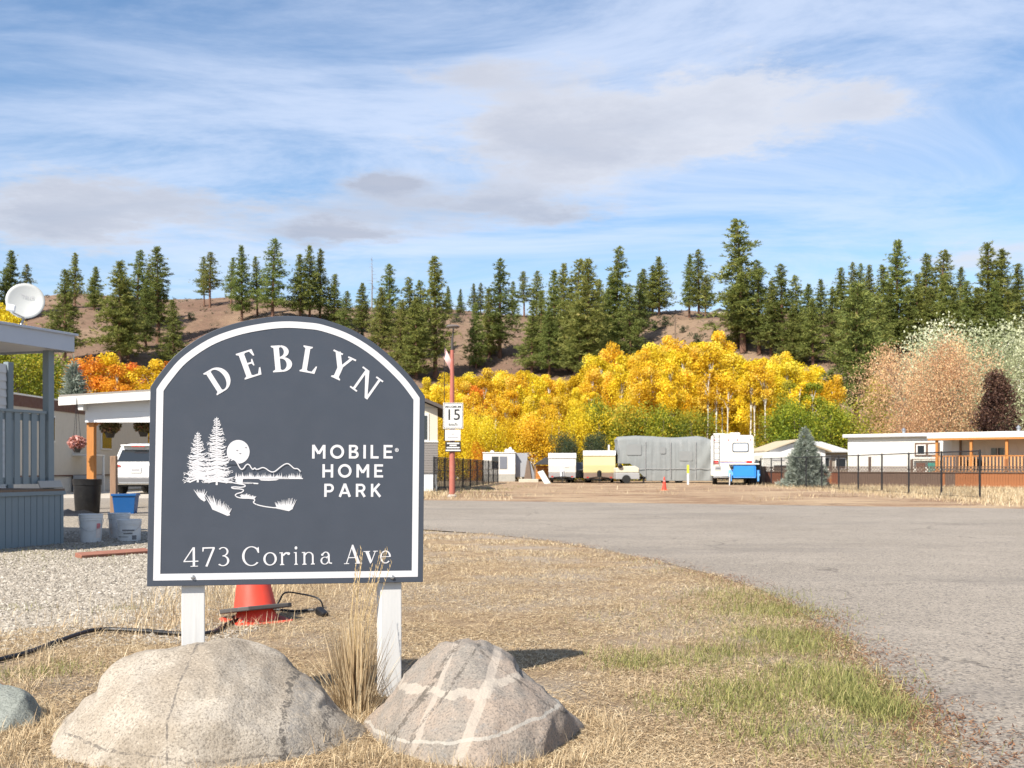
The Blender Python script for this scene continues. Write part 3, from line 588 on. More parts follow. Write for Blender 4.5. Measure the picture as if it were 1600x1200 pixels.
def build_pines():
    for i, (px, top, base, var, wd) in enumerate(pine_list):
        p = on_hill(px, base); h = (EYE + (YH - top) / F * p.y) - p.z
        crest = p.y > 285
        if (px, top) == (1161, 345): lab, grp = 'tallest pine on the slope, towering over the yellow aspens', None
        elif (px, top) == (101, 423): lab, grp = 'pine with a bare lower trunk on open brown slope beyond the porch', None
        elif (px, top) == (328, 394): lab, grp = 'open-crowned pine standing clear on the bare hilltop left of the arched sign', None
        elif (px, top) == (147, 417): lab, grp = 'small slim pine on the bare crest beside the satellite dish', None
        elif px in (1077, 1092): lab, grp = 'slim dark pine of the pair standing before the hilltop fence', 'pair of pines by the hilltop fence'
        else:
            w = next(n for x, n in ZONES if px < x)
            lab = ('dark pine on the hill crest ' if crest else 'green ponderosa pine on the hillside ') + w; grp = ('crest pines ' if crest else 'hillside pines ') + w
        plant('pine_tree', PINES[random.choice(ALT[var])], (BARK_P, NEEDLE), p, h / 20., lab, 'pine', grp, sxy=wd * 1.42 * (1.1 if h < 12 else 1))
    # nearer big pine at the right of the aspens
    d = 112.; p = V(((1338 - CX) / F * d, d, -.1)); plant('pine_tree', make_pine(50, hb=.36, rad=.15, nb=80, gap=.4, power=.6, dens=1.1), (BARK_P, NEEDLE), p, (EYE + (YH - 441) / F * d) / 20, 'tall light green pine with a bare reddish trunk beside the russet tree', 'pine', sxy=1.15)
    # small pines and bushes on the slope
    for px, top, base in ((1116, 509, 540),):
        p = on_hill(px, base); plant('pine_tree', PINES[5], (BARK_P, NEEDLE), p, (base - top) / F * p.y / 20, 'small lone young pine on the open slope above the aspens', 'pine', sxy=1.6)
    bush = make_broadleaf(61, H=2., rad=.55, cb=.05, clumps=14, per=90, size=.09, shape='round', stems=3)
    for px, base, h in ((1008, 512, 2.6), (1024, 516, 2.4), (1040, 510, 2.6), (1090, 540, 2.8), (712, 505, 2.4), (1068, 520, 1.6), (560, 530, 2.2), (80, 500, 1.8), (300, 500, 1.6)):
        p = on_hill(px, base); plant('hillside_bush', bush, (BARK_G, DARKGREEN), p, h / 2, 'rounded dark bush on the dry slope', 'bush', 'bushes on the dry slope')
    # dead snag
    p = on_hill(581, 486); s = thing('dead_tree', 'bare grey dead tree snag standing among the hillside pines', 'dead tree', p)
    hh = (EYE + (YH - 401) / F * p.y) - p.z; mb = MB().tube([(0, 0, 0), (.1, 0, hh * .5), (0, 0, hh)], [.22, .15, .03], 6); mb2 = MB()
    for k in range(26):
        t = random.uniform(.35, .97); a = random.uniform(0, 6.28); l = (1.05 - t) * 3.4
        mb2.tube([(0, 0, hh * t), (math.cos(a) * l, math.sin(a) * l, hh * t - .12 * l)], [.05, .015], 3, False)
    g = mat('dead_wood', (.22, .19, .17), .9); mb.build('trunk', g, s, True); mb2.build('branches', g, s)['kind'] = 'stuff'
    # hillside sagebrush, too many to count
    n = 5200; x = rng.uniform(-190, 190, n); y = rng.uniform(125, 304, n); z = hz(x, y); cs = np.repeat(np.stack([x, y, z], 1), 12, 0); sz = np.repeat(rng.uniform(.2, .75, n), 12)
    u = norm(rng.normal(0, 1, (n * 12, 3))) * (rng.uniform(0, 1, n * 12) ** .5)[:, None]; u[:, 2] = np.abs(u[:, 2]) * .75
    vs, f = leaf_quads(cs + u * sz[:, None], .16, rng)
    tag(link_mesh('sagebrush', np_mesh('sagebrush', vs, f, np.clip(rng.normal(.45, .22, len(f)), 0, 1)), SAGE), 'low brown sagebrush and dry weeds dotting the bare hillside', 'brush', kind='stuff')
build_pines()

def gtree(px, top, d, name, meshes, mats, label, cat, grp=None, sxy=1., H0=10., dx=0):
    h = EYE + (YH - top) / F * d; return plant(name, meshes, mats, V(((px - CX) / F * d, d, -.05)), h / H0, label, cat, grp, sxy=sxy)
GZ = [(690, 'behind the grey house'), (745, 'behind the lamp post and screened fence'), (825, 'behind the white park trailer'), (905, 'behind the gazebo and white box trailer'), (960, 'behind the yellow trailer'), (1110, 'behind the grey covered camper'), (1185, 'behind the motorhome'), (9999, 'behind the garage and spruce')]
def build_aspens():
    ox = [600, 660, 700, 760, 800, 860, 895, 930, 960, 1000, 1050, 1100, 1130, 1160, 1190, 1230, 1270, 1300, 1330]
    oy = [606, 600, 592, 585, 590, 590, 598, 572, 556, 549, 546, 544, 542, 560, 566, 566, 578, 592, 610]
    k = 0
    for row, (d, step, drop) in enumerate(((118, 19, -2), (104, 20, 8), (92, 25, 30))):
        px = 596 + row * 9.
        while px < 1316:
            top = float(np.interp(px, ox, oy)) + drop + random.uniform(-10, 14); dd = d + random.uniform(-5, 5)
            if row == 2 and 1085 < px < 1235 and random.random() < .45: px += step; continue
            m = (BARK_A, ORANGE) if (row > 0 and px < 900 and random.random() < .035) else (BARK_A, LIME) if (px > 1230 and random.random() < .2) else (BARK_A, GOLD)
            lab = {'golden_leaves': 'golden yellow aspen in the grove ' + next(n for x, n in GZ if px < x), 'orange_leaves': 'orange-tinged aspen among the golden grove', 'lime_leaves': 'lime green aspen at the end of the golden grove'}[m[1].name]
            gtree(px, top, dd, 'aspen_tree', ASPENS[k % 5], m, lab, 'aspen', lab + ' group', sxy=random.uniform(.8, 1.1)); k += 1
            px += step * random.uniform(.8, 1.2)
    # slender white trunks standing clear of the leaves
    bare = make_broadleaf(71, rad=.13, cb=.72, clumps=14, per=120, size=.11, trunk_r=.008)
    for px, top, d in ((1172, 575, 88), (1180, 580, 88), (1197, 566, 86), (1186, 590, 90), (1118, 590, 88), (1128, 585, 89), (1136, 590, 87), (1106, 580, 88), (1250, 600, 87), (776, 610, 87), (790, 625, 86), (832, 620, 87), (806, 605, 89)):
        gtree(px, top, d, 'aspen_tree', bare, (BARK_A, GOLD), 'slender aspen with a long bare white trunk ' + next(n for x, n in GZ if px < x), 'aspen', 'bare-stemmed aspens ' + next(n for x, n in GZ if px < x), sxy=.9)
    # understorey
    for px, top, d, m, sx in ((965, 662, 84, LIME, 1.1), (1000, 640, 84, LIME, 1.1), (1030, 648, 83, LIME, 1.), (1062, 655, 84, LIME, 1.), (1090, 650, 83, LIME, .9), (1215, 655, 83, LIME, 1.), (1245, 640, 82, LIME, 1.1), (1272, 645, 83, LIME, 1.), (1300, 642, 82, LIME, 1.1), (1325, 655, 84, LIME, 1.),
                              (1192, 690, 84, GOLD, .9), (690, 650, 86, GOLD, 1.), (725, 655, 86, GOLD, 1.1), (760, 660, 84, GOLD, 1.), (795, 665, 85, GOLD, .8), (826, 662, 85, GOLD, 1.), (858, 655, 84, GOLD, 1.1), (905, 650, 84, GOLD, 1.), (925, 640, 85, LIME, .9), (940, 655, 83, GOLD, .9), (745, 695, 83, ORANGE, .6)):
        c = {'lime_leaves': 'lime green', 'golden_leaves': 'golden yellow', 'orange_leaves': 'rusty orange'}[m.name]
        gtree(px, top, d, 'shrub', SHRUBS[k % 3], (BARK_G, m), c + ' bushy shrub under the aspens ' + next(n for x, n in GZ if px < x), 'shrub', c + ' shrubs ' + next(n for x, n in GZ if px < x), sx, 5.); k += 1
    for px, top, d in ((880, 684, 80), (938, 682, 80), (922, 688, 79), (893, 694, 79)):
        gtree(px, top, d, 'shrub', SHRUBS[k % 3], (BARK_G, DARKGREEN), 'dark green rounded bush behind the white and yellow trailers', 'shrub', 'dark bushes behind the trailers', .75, 5.); k += 1
    # left-hand trees beyond the carport
    for px, top, d, m in ((122, 570, 92, ORANGE), (150, 566, 90, ORANGE), (187, 560, 92, GOLD), (180, 572, 88, ORANGE), (215, 575, 93, ORANGE), (238, 572, 90, GOLD), (262, 575, 92, ORANGE), (300, 580, 94, ORANGE)):
        gtree(px, top, d, 'aspen_tree', ASPENS[k % 5], (BARK_A, m), ('orange' if m is ORANGE else 'golden') + ' round-topped autumn tree above the white carport roof', 'autumn tree', ('orange' if m is ORANGE else 'golden') + ' trees above the carport', 1.25); k += 1
    big = make_broadleaf(81, rad=.3, cb=.12, clumps=60, per=330, size=.09, shape='round')
    gtree(30, 545, 62, 'leafy_tree', big, (BARK_G, LIME), 'leafy green tree turning yellow seen under the porch roof', 'tree', sxy=1.)
    gtree(62, 552, 66, 'leafy_tree', big, (BARK_G, LIME), 'yellow-green tree behind the blue-grey porch post', 'tree', sxy=1.)
    gtree(95, 590, 70, 'leafy_tree', big, (BARK_G, GOLD), 'golden tree beside the blue spruce beyond the mobile home', 'tree', sxy=.7)
    gtree(5, 482, 75, 'leafy_tree', ASPENS[1], (BARK_A, GOLD), 'tall yellow tree rising behind the porch roof below the dish', 'tree', sxy=.8)
    gtree(116, 560, 56, 'blue_spruce', make_spruce(91, 10, .16, 1500), (BARK_G, BLUENEEDLE), 'pale blue spruce rising behind the carport', 'spruce', H0=10)
    # right-hand trees behind the mobile home
    rus = make_broadleaf(101, rad=.42, cb=.12, clumps=120, per=430, size=.075, shape='round', stems=3, trunk_r=.009, spiky=.45)
    gtree(1457, 558, 80, 'russet_tree', rus, (BARK_G, RUSSET), 'broad pinkish russet autumn tree behind the white mobile home', 'tree', sxy=.84)
    sil = make_broadleaf(102, rad=.36, cb=.15, clumps=100, per=360, size=.085, shape='round', stems=3, spiky=.55)
    gtree(1530, 528, 96, 'silver_tree', sil, (BARK_A, SILVER), 'pale silvery green poplar rising behind the russet tree', 'tree', sxy=1.12)
    gtree(1612, 552, 92, 'silver_tree', sil, (BARK_A, SILVER), 'silvery poplar behind the dark purple tree', 'tree', sxy=.85)
    pur = make_broadleaf(103, rad=.34, cb=.06, clumps=90, per=260, size=.10, shape='cone')
    gtree(1556, 586, 72, 'purple_tree', pur, (BARK_G, PURPLE), 'dark purple-leaved conical tree behind the porch roof', 'tree', sxy=.95)
    gtree(1372, 600, 90, 'leafy_tree', big, (BARK_G, LIME), 'yellow-green tree between the tall pine and the russet tree', 'tree', sxy=.6)
    gtree(1258, 667, 56.5, 'blue_spruce', make_spruce(104, 3.1, .36, 2600), (BARK_G, BLUENEEDLE), 'bushy silver-blue spruce behind the black chain-link fence', 'spruce', H0=3.1)
build_aspens()
# ---------------------------------------------------------------- the arched park sign
def sign_mats():
    t = NT('slate_sign_face'); v = t.co()
    c = t.mix(t.noise(6, 5, .6, v), (.046, .056, .075), (.060, .071, .093))
    c = t.mix(t.ramp(t.noise(60, 4, .7, t.co(scale=(.3, 1, 3))), .6, .75, 0, .12), c, (.12, .13, .15))
    s1 = t.finish(c, t.ramp(t.noise(14, 4, .6, v), .3, .7, .30, .48), t.noise(9, 3, .5, v), .05, .01, spec=.45)
    w = mat('sign_white', (.62, .62, .64), .45, .03, 5, bump=0)
    p = NT('painted_post'); v = p.co(scale=(8, 8, .6)); c = p.mix(p.noise(3, 5, .6, v), (.52, .52, .51), (.60, .60, .59))
    c = p.mix(p.ramp(p.noise(26, 4, .7, p.co(scale=(1, 1, .35))), .70, .74, 0, .8), c, (.16, .14, .12)); c = p.mix(p.ramp(p.noise(4, 4, .6, v), .60, .63, 0, .25), c, (.40, .38, .35))
    return s1, w, p.finish(c, .6, p.noise(4, 4, .6, v), .35, .004)
SLATE, SIGNWHITE, POSTWHITE = sign_mats()
SL = P(232, 700, 4.39).to_2d(); SR = P(662, 700, 4.72).to_2d()
su = (SR - SL).normalized(); sn = V((-su.y, su.x)); so = (SL + SR) / 2
def sign_uv(px, py):
    d = V(((px - CX) / F, 1, (YH - py) / F)); t = sn.dot(SL) / sn.dot(d.to_2d()); q = d * t
    return V(((q.to_2d() - so).dot(su), q.z + EYE))
def zs(ox, oy, s): return lambda x, y: sign_uv(ox + x / s, oy + y / s)       # zoomed-view pixels to sign plane
class Flat:
    """flat white shapes on the sign face, each a hair in front of the last so none share a plane"""
    def __init__(s, y0=-.0012): s.mb = MB(); s.y = y0; s.k = 0
    def poly(s, pts):
        y = s.y - .00002 * (s.k % 40); s.k += 1; n = len(s.mb.v)
        co = [V((p[0], p[1], 0)) for p in pts]
        for a, b, c in tessellate_polygon([co]):
            if (co[b] - co[a]).cross(co[c] - co[a]).z < 0: b, c = c, b
            s.mb.f.append((n + a, n + b, n + c))
        s.mb.v += [(p[0], y, p[1]) for p in pts]
    def line(s, a, b, t0, t1=None):
        a = V(a[:2]); b = V(b[:2]); t1 = t0 if t1 is None else t1; d = (b - a)
        if d.length < 1e-7: return
        d = d.normalized(); n = V((-d.y, d.x)); s.poly([a - n * t0 / 2, b - n * t1 / 2, b + n * t1 / 2, a + n * t0 / 2])
    def path(s, pts, t):
        pts = [V(p[:2]) for p in pts]; L_, R_ = [], []
        for i, p in enumerate(pts):
            d = (pts[min(i + 1, len(pts) - 1)] - pts[max(0, i - 1)]).normalized(); n = V((-d.y, d.x)); k = t[i] if isinstance(t, list) else t
            L_.append(p + n * k / 2); R_.append(p - n * k / 2)
        for i in range(len(pts) - 1): s.poly([R_[i], R_[i + 1], L_[i + 1], L_[i]])
    def build(s, name, parent, m=None):
        me = bpy.data.meshes.new(name); me.from_pydata(s.mb.v, [], s.mb.f); o = link_mesh(name, me, m or SIGNWHITE, parent); return o
def smooth(pts, n=6):
    out = []; P_ = [V(p[:2]) for p in pts]
    for i in range(len(P_) - 1):
        a, b, c, d = P_[max(0, i - 1)], P_[i], P_[i + 1], P_[min(len(P_) - 1, i + 2)]
        for k in range(n):
            t = k / n; out.append(.5 * ((2 * b) + (c - a) * t + (2 * a - 5 * b + 4 * c - d) * t * t + (3 * b - a - 3 * c + d) * t ** 3))
    return out + [P_[-1]]

# letter shapes in cap-height units; each glyph is a list of outlines
def rect(x, y, w, h): return [(x, y), (x + w, y), (x + w, y + h), (x, y + h)]
def bar(x0, y0, x1, y1, t):
    d = V((x1 - x0, y1 - y0)).normalized(); n = V((-d.y, d.x)) * t / 2
    return [(x0 - n.x, y0 - n.y), (x1 - n.x, y1 - n.y), (x1 + n.x, y1 + n.y), (x0 + n.x, y0 + n.y)]
def ring(cx, cy, rx, ry, ix, iy, a0, a1, ox=0, oy=0, n=20):
    A = [R(a0 + (a1 - a0) * i / n) for i in range(n + 1)]; o = [(cx + rx * math.cos(a), cy + ry * math.sin(a)) for a in A]
    i_ = [(cx + ox + ix * math.cos(a), cy + oy + iy * math.sin(a)) for a in A]
    return [[o[k], o[k + 1], i_[k + 1], i_[k]] for k in range(n)]
def disc(cx, cy, r, n=20): return [(cx + r * math.cos(2 * math.pi * k / n), cy + r * math.sin(2 * math.pi * k / n)) for k in range(n)]
def serif_glyph(c, st=.19, hn=.065, sf=.085):
    def stem(x, y0, y1, w=st, bot=True, top=True):
        o = [rect(x, y0, w, y1 - y0)]
        if bot: o += [[(x - sf, y0), (x + w + sf, y0), (x + w + sf, y0 + hn * .7), (x + w, y0 + hn * 1.5), (x, y0 + hn * 1.5), (x - sf, y0 + hn * .7)]]
        if top: o += [[(x - sf, y1), (x + w + sf, y1), (x + w + sf, y1 - hn * .7), (x + w, y1 - hn * 1.5), (x, y1 - hn * 1.5), (x - sf, y1 - hn * .7)]]
        return o
    X = .68
    if c == 'D': return stem(.1, 0, 1) + ring(.36, .5, .46, .5, .46 - st, .5 - hn, -90, 90) + [rect(.1, 0, .27, hn), rect(.1, 1 - hn, .27, hn)], .86
    if c == 'E': return stem(.1, 0, 1) + [rect(.1, 0, .5, hn), rect(.1, 1 - hn, .48, hn), rect(.25, .49, .25, hn), [(.62, 0), (.67, .27), (.62, .27), (.52, hn), (.52, 0)], [(.59, 1), (.61, .75), (.565, .75), (.48, 1 - hn), (.48, 1)], [(.5, .40), (.5, .65), (.46, .65), (.43, .55), (.43, .49), (.46, .40)]], .72
    if c == 'B': return stem(.1, 0, 1) + ring(.34, .28, .36, .28, .36 - st, .28 - hn, -90, 90) + ring(.32, .76, .30, .24, .30 - st * .9, .24 - hn, -90, 90) + [rect(.1, 0, .25, hn), rect(.1, 1 - hn, .23, hn), rect(.25, .5, .11, hn)], .74
    if c == 'L': return stem(.1, 0, 1) + [rect(.1, 0, .46, hn), [(.6, 0), (.66, .29), (.61, .29), (.48, hn), (.48, 0)]], .70
    if c == 'Y': return [bar(.16, .985, .46, .45, st), bar(.74, .985, .47, .45, st * .5)] + stem(.37, 0, .5, st, True, False) + [rect(-.02, 1 - hn, .38, hn), rect(.58, 1 - hn, .32, hn)], .88
    if c == 'N': return [rect(.14, 0, st * .48, 1), rect(.74, 0, st * .48, 1), [(.06, 1), (.28, 1), (.83, 0), (.72, 0), (.70, .02), (.14, .93)], rect(.03, 0, .31, hn), rect(.62, 1 - hn, .31, hn), rect(-.01, 1 - hn, .2, hn)], .94
    if c == '4': return [bar(.46, 1, .03, .30, hn * 1.1), rect(.0, .25, .68, hn * 1.1), rect(.42, 0, st * .85, 1), rect(.32, 0, .34, hn * .8)], .68
    if c == '7': return [rect(.04, 1 - hn * 1.4, .58, hn * 1.4), bar(.59, .97, .22, 0, st * .8), [(.04, .78), (.09, .78), (.11, 1 - hn), (.04, 1 - hn)]], .62
    if c == '3': return ring(.28, .76, .26, .24, .26 - st * .7, .24 - hn, -95, 145) + ring(.27, .28, .31, .28, .31 - st * .85, .28 - hn, -140, 95), .6
    if c == 'C': return ring(.46, .5, .46, .52, .46 - st * .95, .52 - hn, 48, 318, n=28) + [[(.78, .66), (.84, .66), (.82, .97), (.79, .97), (.70, .84)]], .86
    if c == 'o': return ring(.33, X / 2, .33, X / 2 + .015, .33 - st * .85, X / 2 - hn * .8, 0, 360, n=28), .66
    if c == 'r': return stem(.08, 0, X, st * .75, True, False) + ring(.36, X - .26, .22, .26, .14, .17, 60, 160) + [disc(.45, X - .08, .075, 12), rect(0, X - hn, .15, hn)], .52
    if c == 'i': return stem(.08, 0, X, st * .75, True, False) + [disc(.08 + st * .4, .90, .085, 14), rect(0, X - hn, .15, hn)], .3
    if c == 'n': return stem(.08, 0, X, st * .75, True, False) + ring(.35, X - .24, .24, .24, .24 - st * .65, .24 - hn, 0, 165) + stem(.59 - st * .68, 0, X - .24, st * .68, True, False) + [rect(0, X - hn, .15, hn)], .74
    if c == 'a': return [rect(.40, .10, st * .72, X - .32)] + ring(.29, X - .22, .11 + st * .72 + .0, .22, .11, .22 - hn, 0, 150) + ring(.24, .20, .22, .21, .22 - st * .7, .21 - hn * .8, 40, 340) + [bar(.34, .40, .46, .44, hn), bar(.44, .08, .60, .04, hn * 1.3), disc(.12, X - .16, .06, 12)], .6
    if c == 'A': return [bar(.12, 0, .45, 1, hn * 1.0), [(.43, 1.03), (.50, 1.03), (.86, 0), (.68, 0), (.40, .88)], rect(.22, .31, .42, hn), rect(0, 0, .27, hn * .8), rect(.58, 0, .38, hn * .8)], .94
    if c == 'v': return [[(.06, X), (.24, X), (.40, .16), (.35, 0), (.31, 0)], bar(.37, .05, .60, X, hn * .9), rect(-.02, X - hn * .8, .34, hn * .8), rect(.48, X - hn * .8, .24, hn * .8)], .7
    if c == 'e': return ring(.32, X / 2, .31, X / 2 + .015, .31 - st * .8, X / 2 - hn * .8, 0, 318, n=26) + [rect(.10, X / 2 - .005, .49, hn * .8)], .62
def sans_glyph(c, t=.185):
    h = t / 2
    S = {'M': ([rect(0, 0, t, 1), rect(.78, 0, t, 1), bar(.09, .97, .48, .36, t), bar(.87, .97, .48, .36, t)], .965),
         'O': (ring(.5, .5, .51, .515, .51 - t, .515 - t, 0, 360, n=32), 1.0), 'I': ([rect(0, 0, t, 1)], t), 'L': ([rect(0, 0, t, 1), rect(0, 0, .6, t * .92)], .6),
         'E': ([rect(0, 0, t, 1), rect(0, 0, .68, t * .92), rect(0, 1 - t * .92, .67, t * .92), rect(0, .5 - h * .9, .6, t * .9)], .68),
         'B': ([rect(0, 0, t, 1), rect(0, 0, .42, t * .9), rect(0, 1 - t * .9, .4, t * .9), rect(0, .5 - h * .8, .42, t * .85)] + ring(.42, .285, .30, .285, .30 - t, .285 - t * .9, -90, 90) + ring(.40, .765, .27, .235, .27 - t, .235 - t * .9, -90, 90), .72),
         'H': ([rect(0, 0, t, 1), rect(.62, 0, t, 1), rect(t, .5 - h, .62 - t, t)], .62 + t),
         'P': ([rect(0, 0, t, 1), rect(0, 1 - t * .92, .4, t * .92), rect(0, .34, .4, t * .92)] + ring(.40, .67, .33, .33, .33 - t, .33 - t * .92, -90, 90), .73),
         'A': ([bar(.09, 0, .47, 1, t), bar(.85, 0, .47, 1, t), rect(.2, .22, .54, t * .85)], .94),
         'R': ([rect(0, 0, t, 1), rect(0, 1 - t * .92, .4, t * .92), rect(0, .36, .4, t * .92), bar(.42, .42, .68, 0, t)] + ring(.40, .68, .33, .32, .33 - t, .32 - t * .92, -90, 90), .78),
         'K': ([rect(0, 0, t, 1), bar(.08, .36, .66, 1, t), bar(.30, .55, .72, 0, t)], .8)}
    return S[c]
def put(fl, glyph, centre, cap, ang, width=None):
    """glyph centred on a sign-plane point, cap height in metres, turned by ang"""
    polys, w = glyph; sx = cap if width is None else width / w; ca, sa = math.cos(ang), math.sin(ang)
    for p in polys:
        fl.poly([(centre[0] + ((x - w / 2) * sx) * ca - ((y - .5) * cap) * sa, centre[1] + ((x - w / 2) * sx) * sa + ((y - .5) * cap) * ca) for x, y in p])

def inset(pts, d):
    n = len(pts); out = []
    area = sum(pts[i][0] * pts[(i + 1) % n][1] - pts[(i + 1) % n][0] * pts[i][1] for i in range(n)); sg = 1 if area > 0 else -1
    for i in range(n):
        a, b, c = V(pts[i - 1]), V(pts[i]), V(pts[(i + 1) % n]); e1 = (b - a).normalized(); e2 = (c - b).normalized()
        n1 = V((-e1.y, e1.x)) * sg; n2 = V((-e2.y, e2.x)) * sg; m = (n1 + n2); m = m / max(.3, m.length_squared) * 2
        out.append(b + m * d)
    return out
def build_sign():
    root = thing('park_sign', 'arched slate grey DEBLYN mobile home park sign on two white posts', 'sign', (so.x, so.y, 0), math.atan2(su.y, su.x))
    arch = [(249.5, 584), (277.5, 552), (320, 523), (364, 506), (407, 497), (443, 493.5), (478, 495), (507.5, 499.5), (551, 515.5), (594, 543), (637, 583.5)]
    outl = [sign_uv(229.5, 916.5), sign_uv(661, 909.5), sign_uv(664, 619)] + [q for q in reversed(smooth([sign_uv(235, 605)] + [sign_uv(*a) for a in arch] + [sign_uv(664, 619)], 5)[1:-1])] + [sign_uv(235, 605)]
    MB().prism([(p.x, p.y) for p in outl], (0, 0, 0), (1, 0, 0), (0, 0, 1), (0, .019, 0)).build('panel', SLATE, root, bevel=.0015)
    a, b = inset(outl, .0235), inset(outl, .0505); fl = Flat(); n = len(outl)
    for i in range(n): fl.poly([a[i], a[(i + 1) % n], b[(i + 1) % n], b[i]])
    fl.build('border', root)
    zA = zs(220, 480, 3.478); zB = zs(220, 780, 3.333); zC = zs(280, 640, 6.857)
    mpx = (SR - SL).length / 432
    for ch, (x, y), ang, cap, wd in (('D', (428, 390), 32, 137, 122), ('E', (592, 308), 19.5, 148, 112), ('B', (768, 279), 5, 147, 116), ('L', (920, 286), -9, 147, 100), ('Y', (1082, 322), -23.5, 147, 132), ('N', (1226, 417), -35, 141, 142)):
        f = Flat(); put(f, serif_glyph(ch, .19), zA(x, y), cap / 3.478 * mpx, R(ang), wd / 3.478 * mpx); f.build('letter', root)
    def sans(word, x0, x1, y0, y1):
        gl = [sans_glyph(c) for c in word]; w = sum(g[1] for g in gl); cap = y1 - y0; gap = (x1 - x0 - w * cap) / (len(word) - 1); x = x0
        for g in gl:
            f = Flat(); cx = x + g[1] * cap / 2; put(f, g, zA(cx, (y0 + y1) / 2), cap / 3.478 * mpx, -.006); f.build('letter', root); x += g[1] * cap + gap
    sans('MOBILE', 930, 1370, 747, 824); sans('HOME', 986, 1318, 852, 927); sans('PARK', 996, 1308, 958, 1032)
    f = Flat(); c = zA(1391, 776); r_ = 11 / 3.478 * mpx
    for q in ring(c.x, c.y, r_, r_, r_ * .72, r_ * .72, 0, 360): f.poly(q)
    f.line(c + V((-.3, -.5)) * r_, c + V((-.3, .5)) * r_, r_ * .3); f.line(c + V((-.3, .4)) * r_, c + V((.35, .2)) * r_, r_ * .4); f.line(c + V((0, 0)) * r_, c + V((.35, -.5)) * r_, r_ * .25); f.build('registered_mark', root)
    for ch, x0, x1 in (('4', 224, 298), ('7', 318, 384), ('3', 400, 462), ('C', 528, 618), ('o', 638, 708), ('r', 722, 777), ('i', 797, 823), ('n', 838, 916), ('a', 932, 996), ('A', 1056, 1152), ('v', 1160, 1234), ('e', 1243, 1303)):
        f = Flat(); xm = (x0 + x1) / 2; yb = 352 - (xm - 223) / 1080 * 17; put(f, serif_glyph(ch, .125, .05, .06), zB(xm, yb - 50), 100 / 3.333 * mpx, R(.5), (x1 - x0) / 3.333 * mpx); f.build('letter', root)
    # --- scenery emblem
    def tree(x, top, bot, half, seed):
        f = Flat(); rr = random.Random(seed); f.poly([zC(x - 3, top), zC(x + 3, top), zC(x + 11, bot), zC(x - 11, bot)]); hgt = bot - top
        y = top + 22
        while y < bot - 25:
            q = (y - top) / hgt
            for sd in (-1, 1):
                w = half * (q ** .72) * rr.uniform(.62, 1.15) + 6; dr = w * rr.uniform(.05, .28) - 6; up = w * .10
                p0 = (x, y - 4); mid = (x + sd * w * .55, y + dr * .8 + 4); tip = (x + sd * w, y + dr - up - 8)
                f.path([zC(*p0), zC(*mid), zC(*tip)], [mpx * (1.7 + .9 * q), mpx * (1.7 + .9 * q), mpx * .3])
                for _ in range(3 + int(5 * q)):
                    u = rr.uniform(.25, .95); bx = x + sd * w * u; by = y + dr * u + 2; l = rr.uniform(10, 24) * (.5 + q)
                    f.line(zC(bx, by), zC(bx + sd * l * .7, by - l * .55 if rr.random() < .5 else by + l * .45), mpx * 1.5, mpx * .35)
            y += 15 + 7 * (1 - q)
        f.build('emblem_tree', root)
    tree(199, 238, 780, 158, 3); tree(402, 80, 808, 185, 5)
    f = Flat(); 
    f.poly([zC(632 + 122 * math.cos(2 * math.pi * k / 40), 452 + 127 * math.sin(2 * math.pi * k / 40)) for k in range(40)]); moon = f.build('emblem_moon', root)
    f = Flat(-.0024)
    for x, y in ((620, 437), (652, 471), (713, 407)):
        f.line(zC(x - 10, y - 5), zC(x, y + 3), mpx * .7); f.line(zC(x, y + 3), zC(x + 11, y - 6), mpx * .7)
    f.build('emblem_birds', root, SLATE)
    f = Flat(-.0024); f.poly([zC(*p) for p in ((520, 590), (545, 530), (585, 530), (612, 550), (632, 578), (640, 590))]); f.build('emblem_slope', root, SLATE)
    f = Flat(-.0034); f.path(smooth([zC(*p) for p in ((555, 545), (580, 535), (605, 550), (625, 580), (645, 618), (668, 640), (690, 628), (712, 597), (732, 585), (755, 597), (772, 625), (790, 640), (808, 625), (825, 640), (850, 636), (890, 621), (925, 630), (960, 655), (995, 668), (1030, 658), (1080, 618), (1130, 585), (1165, 580), (1195, 600), (1230, 630), (1262, 632), (1285, 648), (1300, 668))]), mpx * 1.7); f.build('emblem_mountains', root)
    f = Flat(); rr = random.Random(2); x = 610
    while x < 1312:
        h = rr.uniform(28, 70); w = rr.uniform(8, 14); f.poly([zC(x - w, 737), zC(x + w, 737), zC(x + w * .3, 737 - h * .6), zC(x, 737 - h), zC(x - w * .3, 737 - h * .6)]); x += rr.uniform(9, 19)
    f.poly([zC(590, 733), zC(1325, 733), zC(1325, 744), zC(590, 742)]); f.build('emblem_treeline', root)
    f = Flat(); f.poly([zC(*p) for p in ((850, 746), (1070, 746), (1040, 758), (960, 763), (880, 760))]); f.poly([zC(*p) for p in ((778, 782), (848, 786), (846, 799), (800, 797))])
    for k in range(7): f.line(zC(692 + k * 13, 776), zC(692 + k * 13, 796), mpx * .8)
    f.line(zC(685, 787), zC(785, 789), mpx * .7); f.poly([zC(*p) for p in ((606, 742), (684, 742), (680, 770), (682, 798), (640, 790), (602, 776))]); f.build('emblem_lake', root)
    f = Flat(); f.path(smooth([zC(*p) for p in ((480, 762), (560, 780), (640, 795), (695, 805), (705, 822), (660, 832), (600, 828), (562, 832), (580, 845), (650, 850), (688, 862), (670, 885), (620, 900), (602, 918), (625, 938), (680, 948), (750, 950), (800, 958), (808, 975), (795, 992), (825, 1015), (900, 1035), (980, 1047), (1060, 1055), (1130, 1068))]), mpx * 1.7); f.build('emblem_path', root)
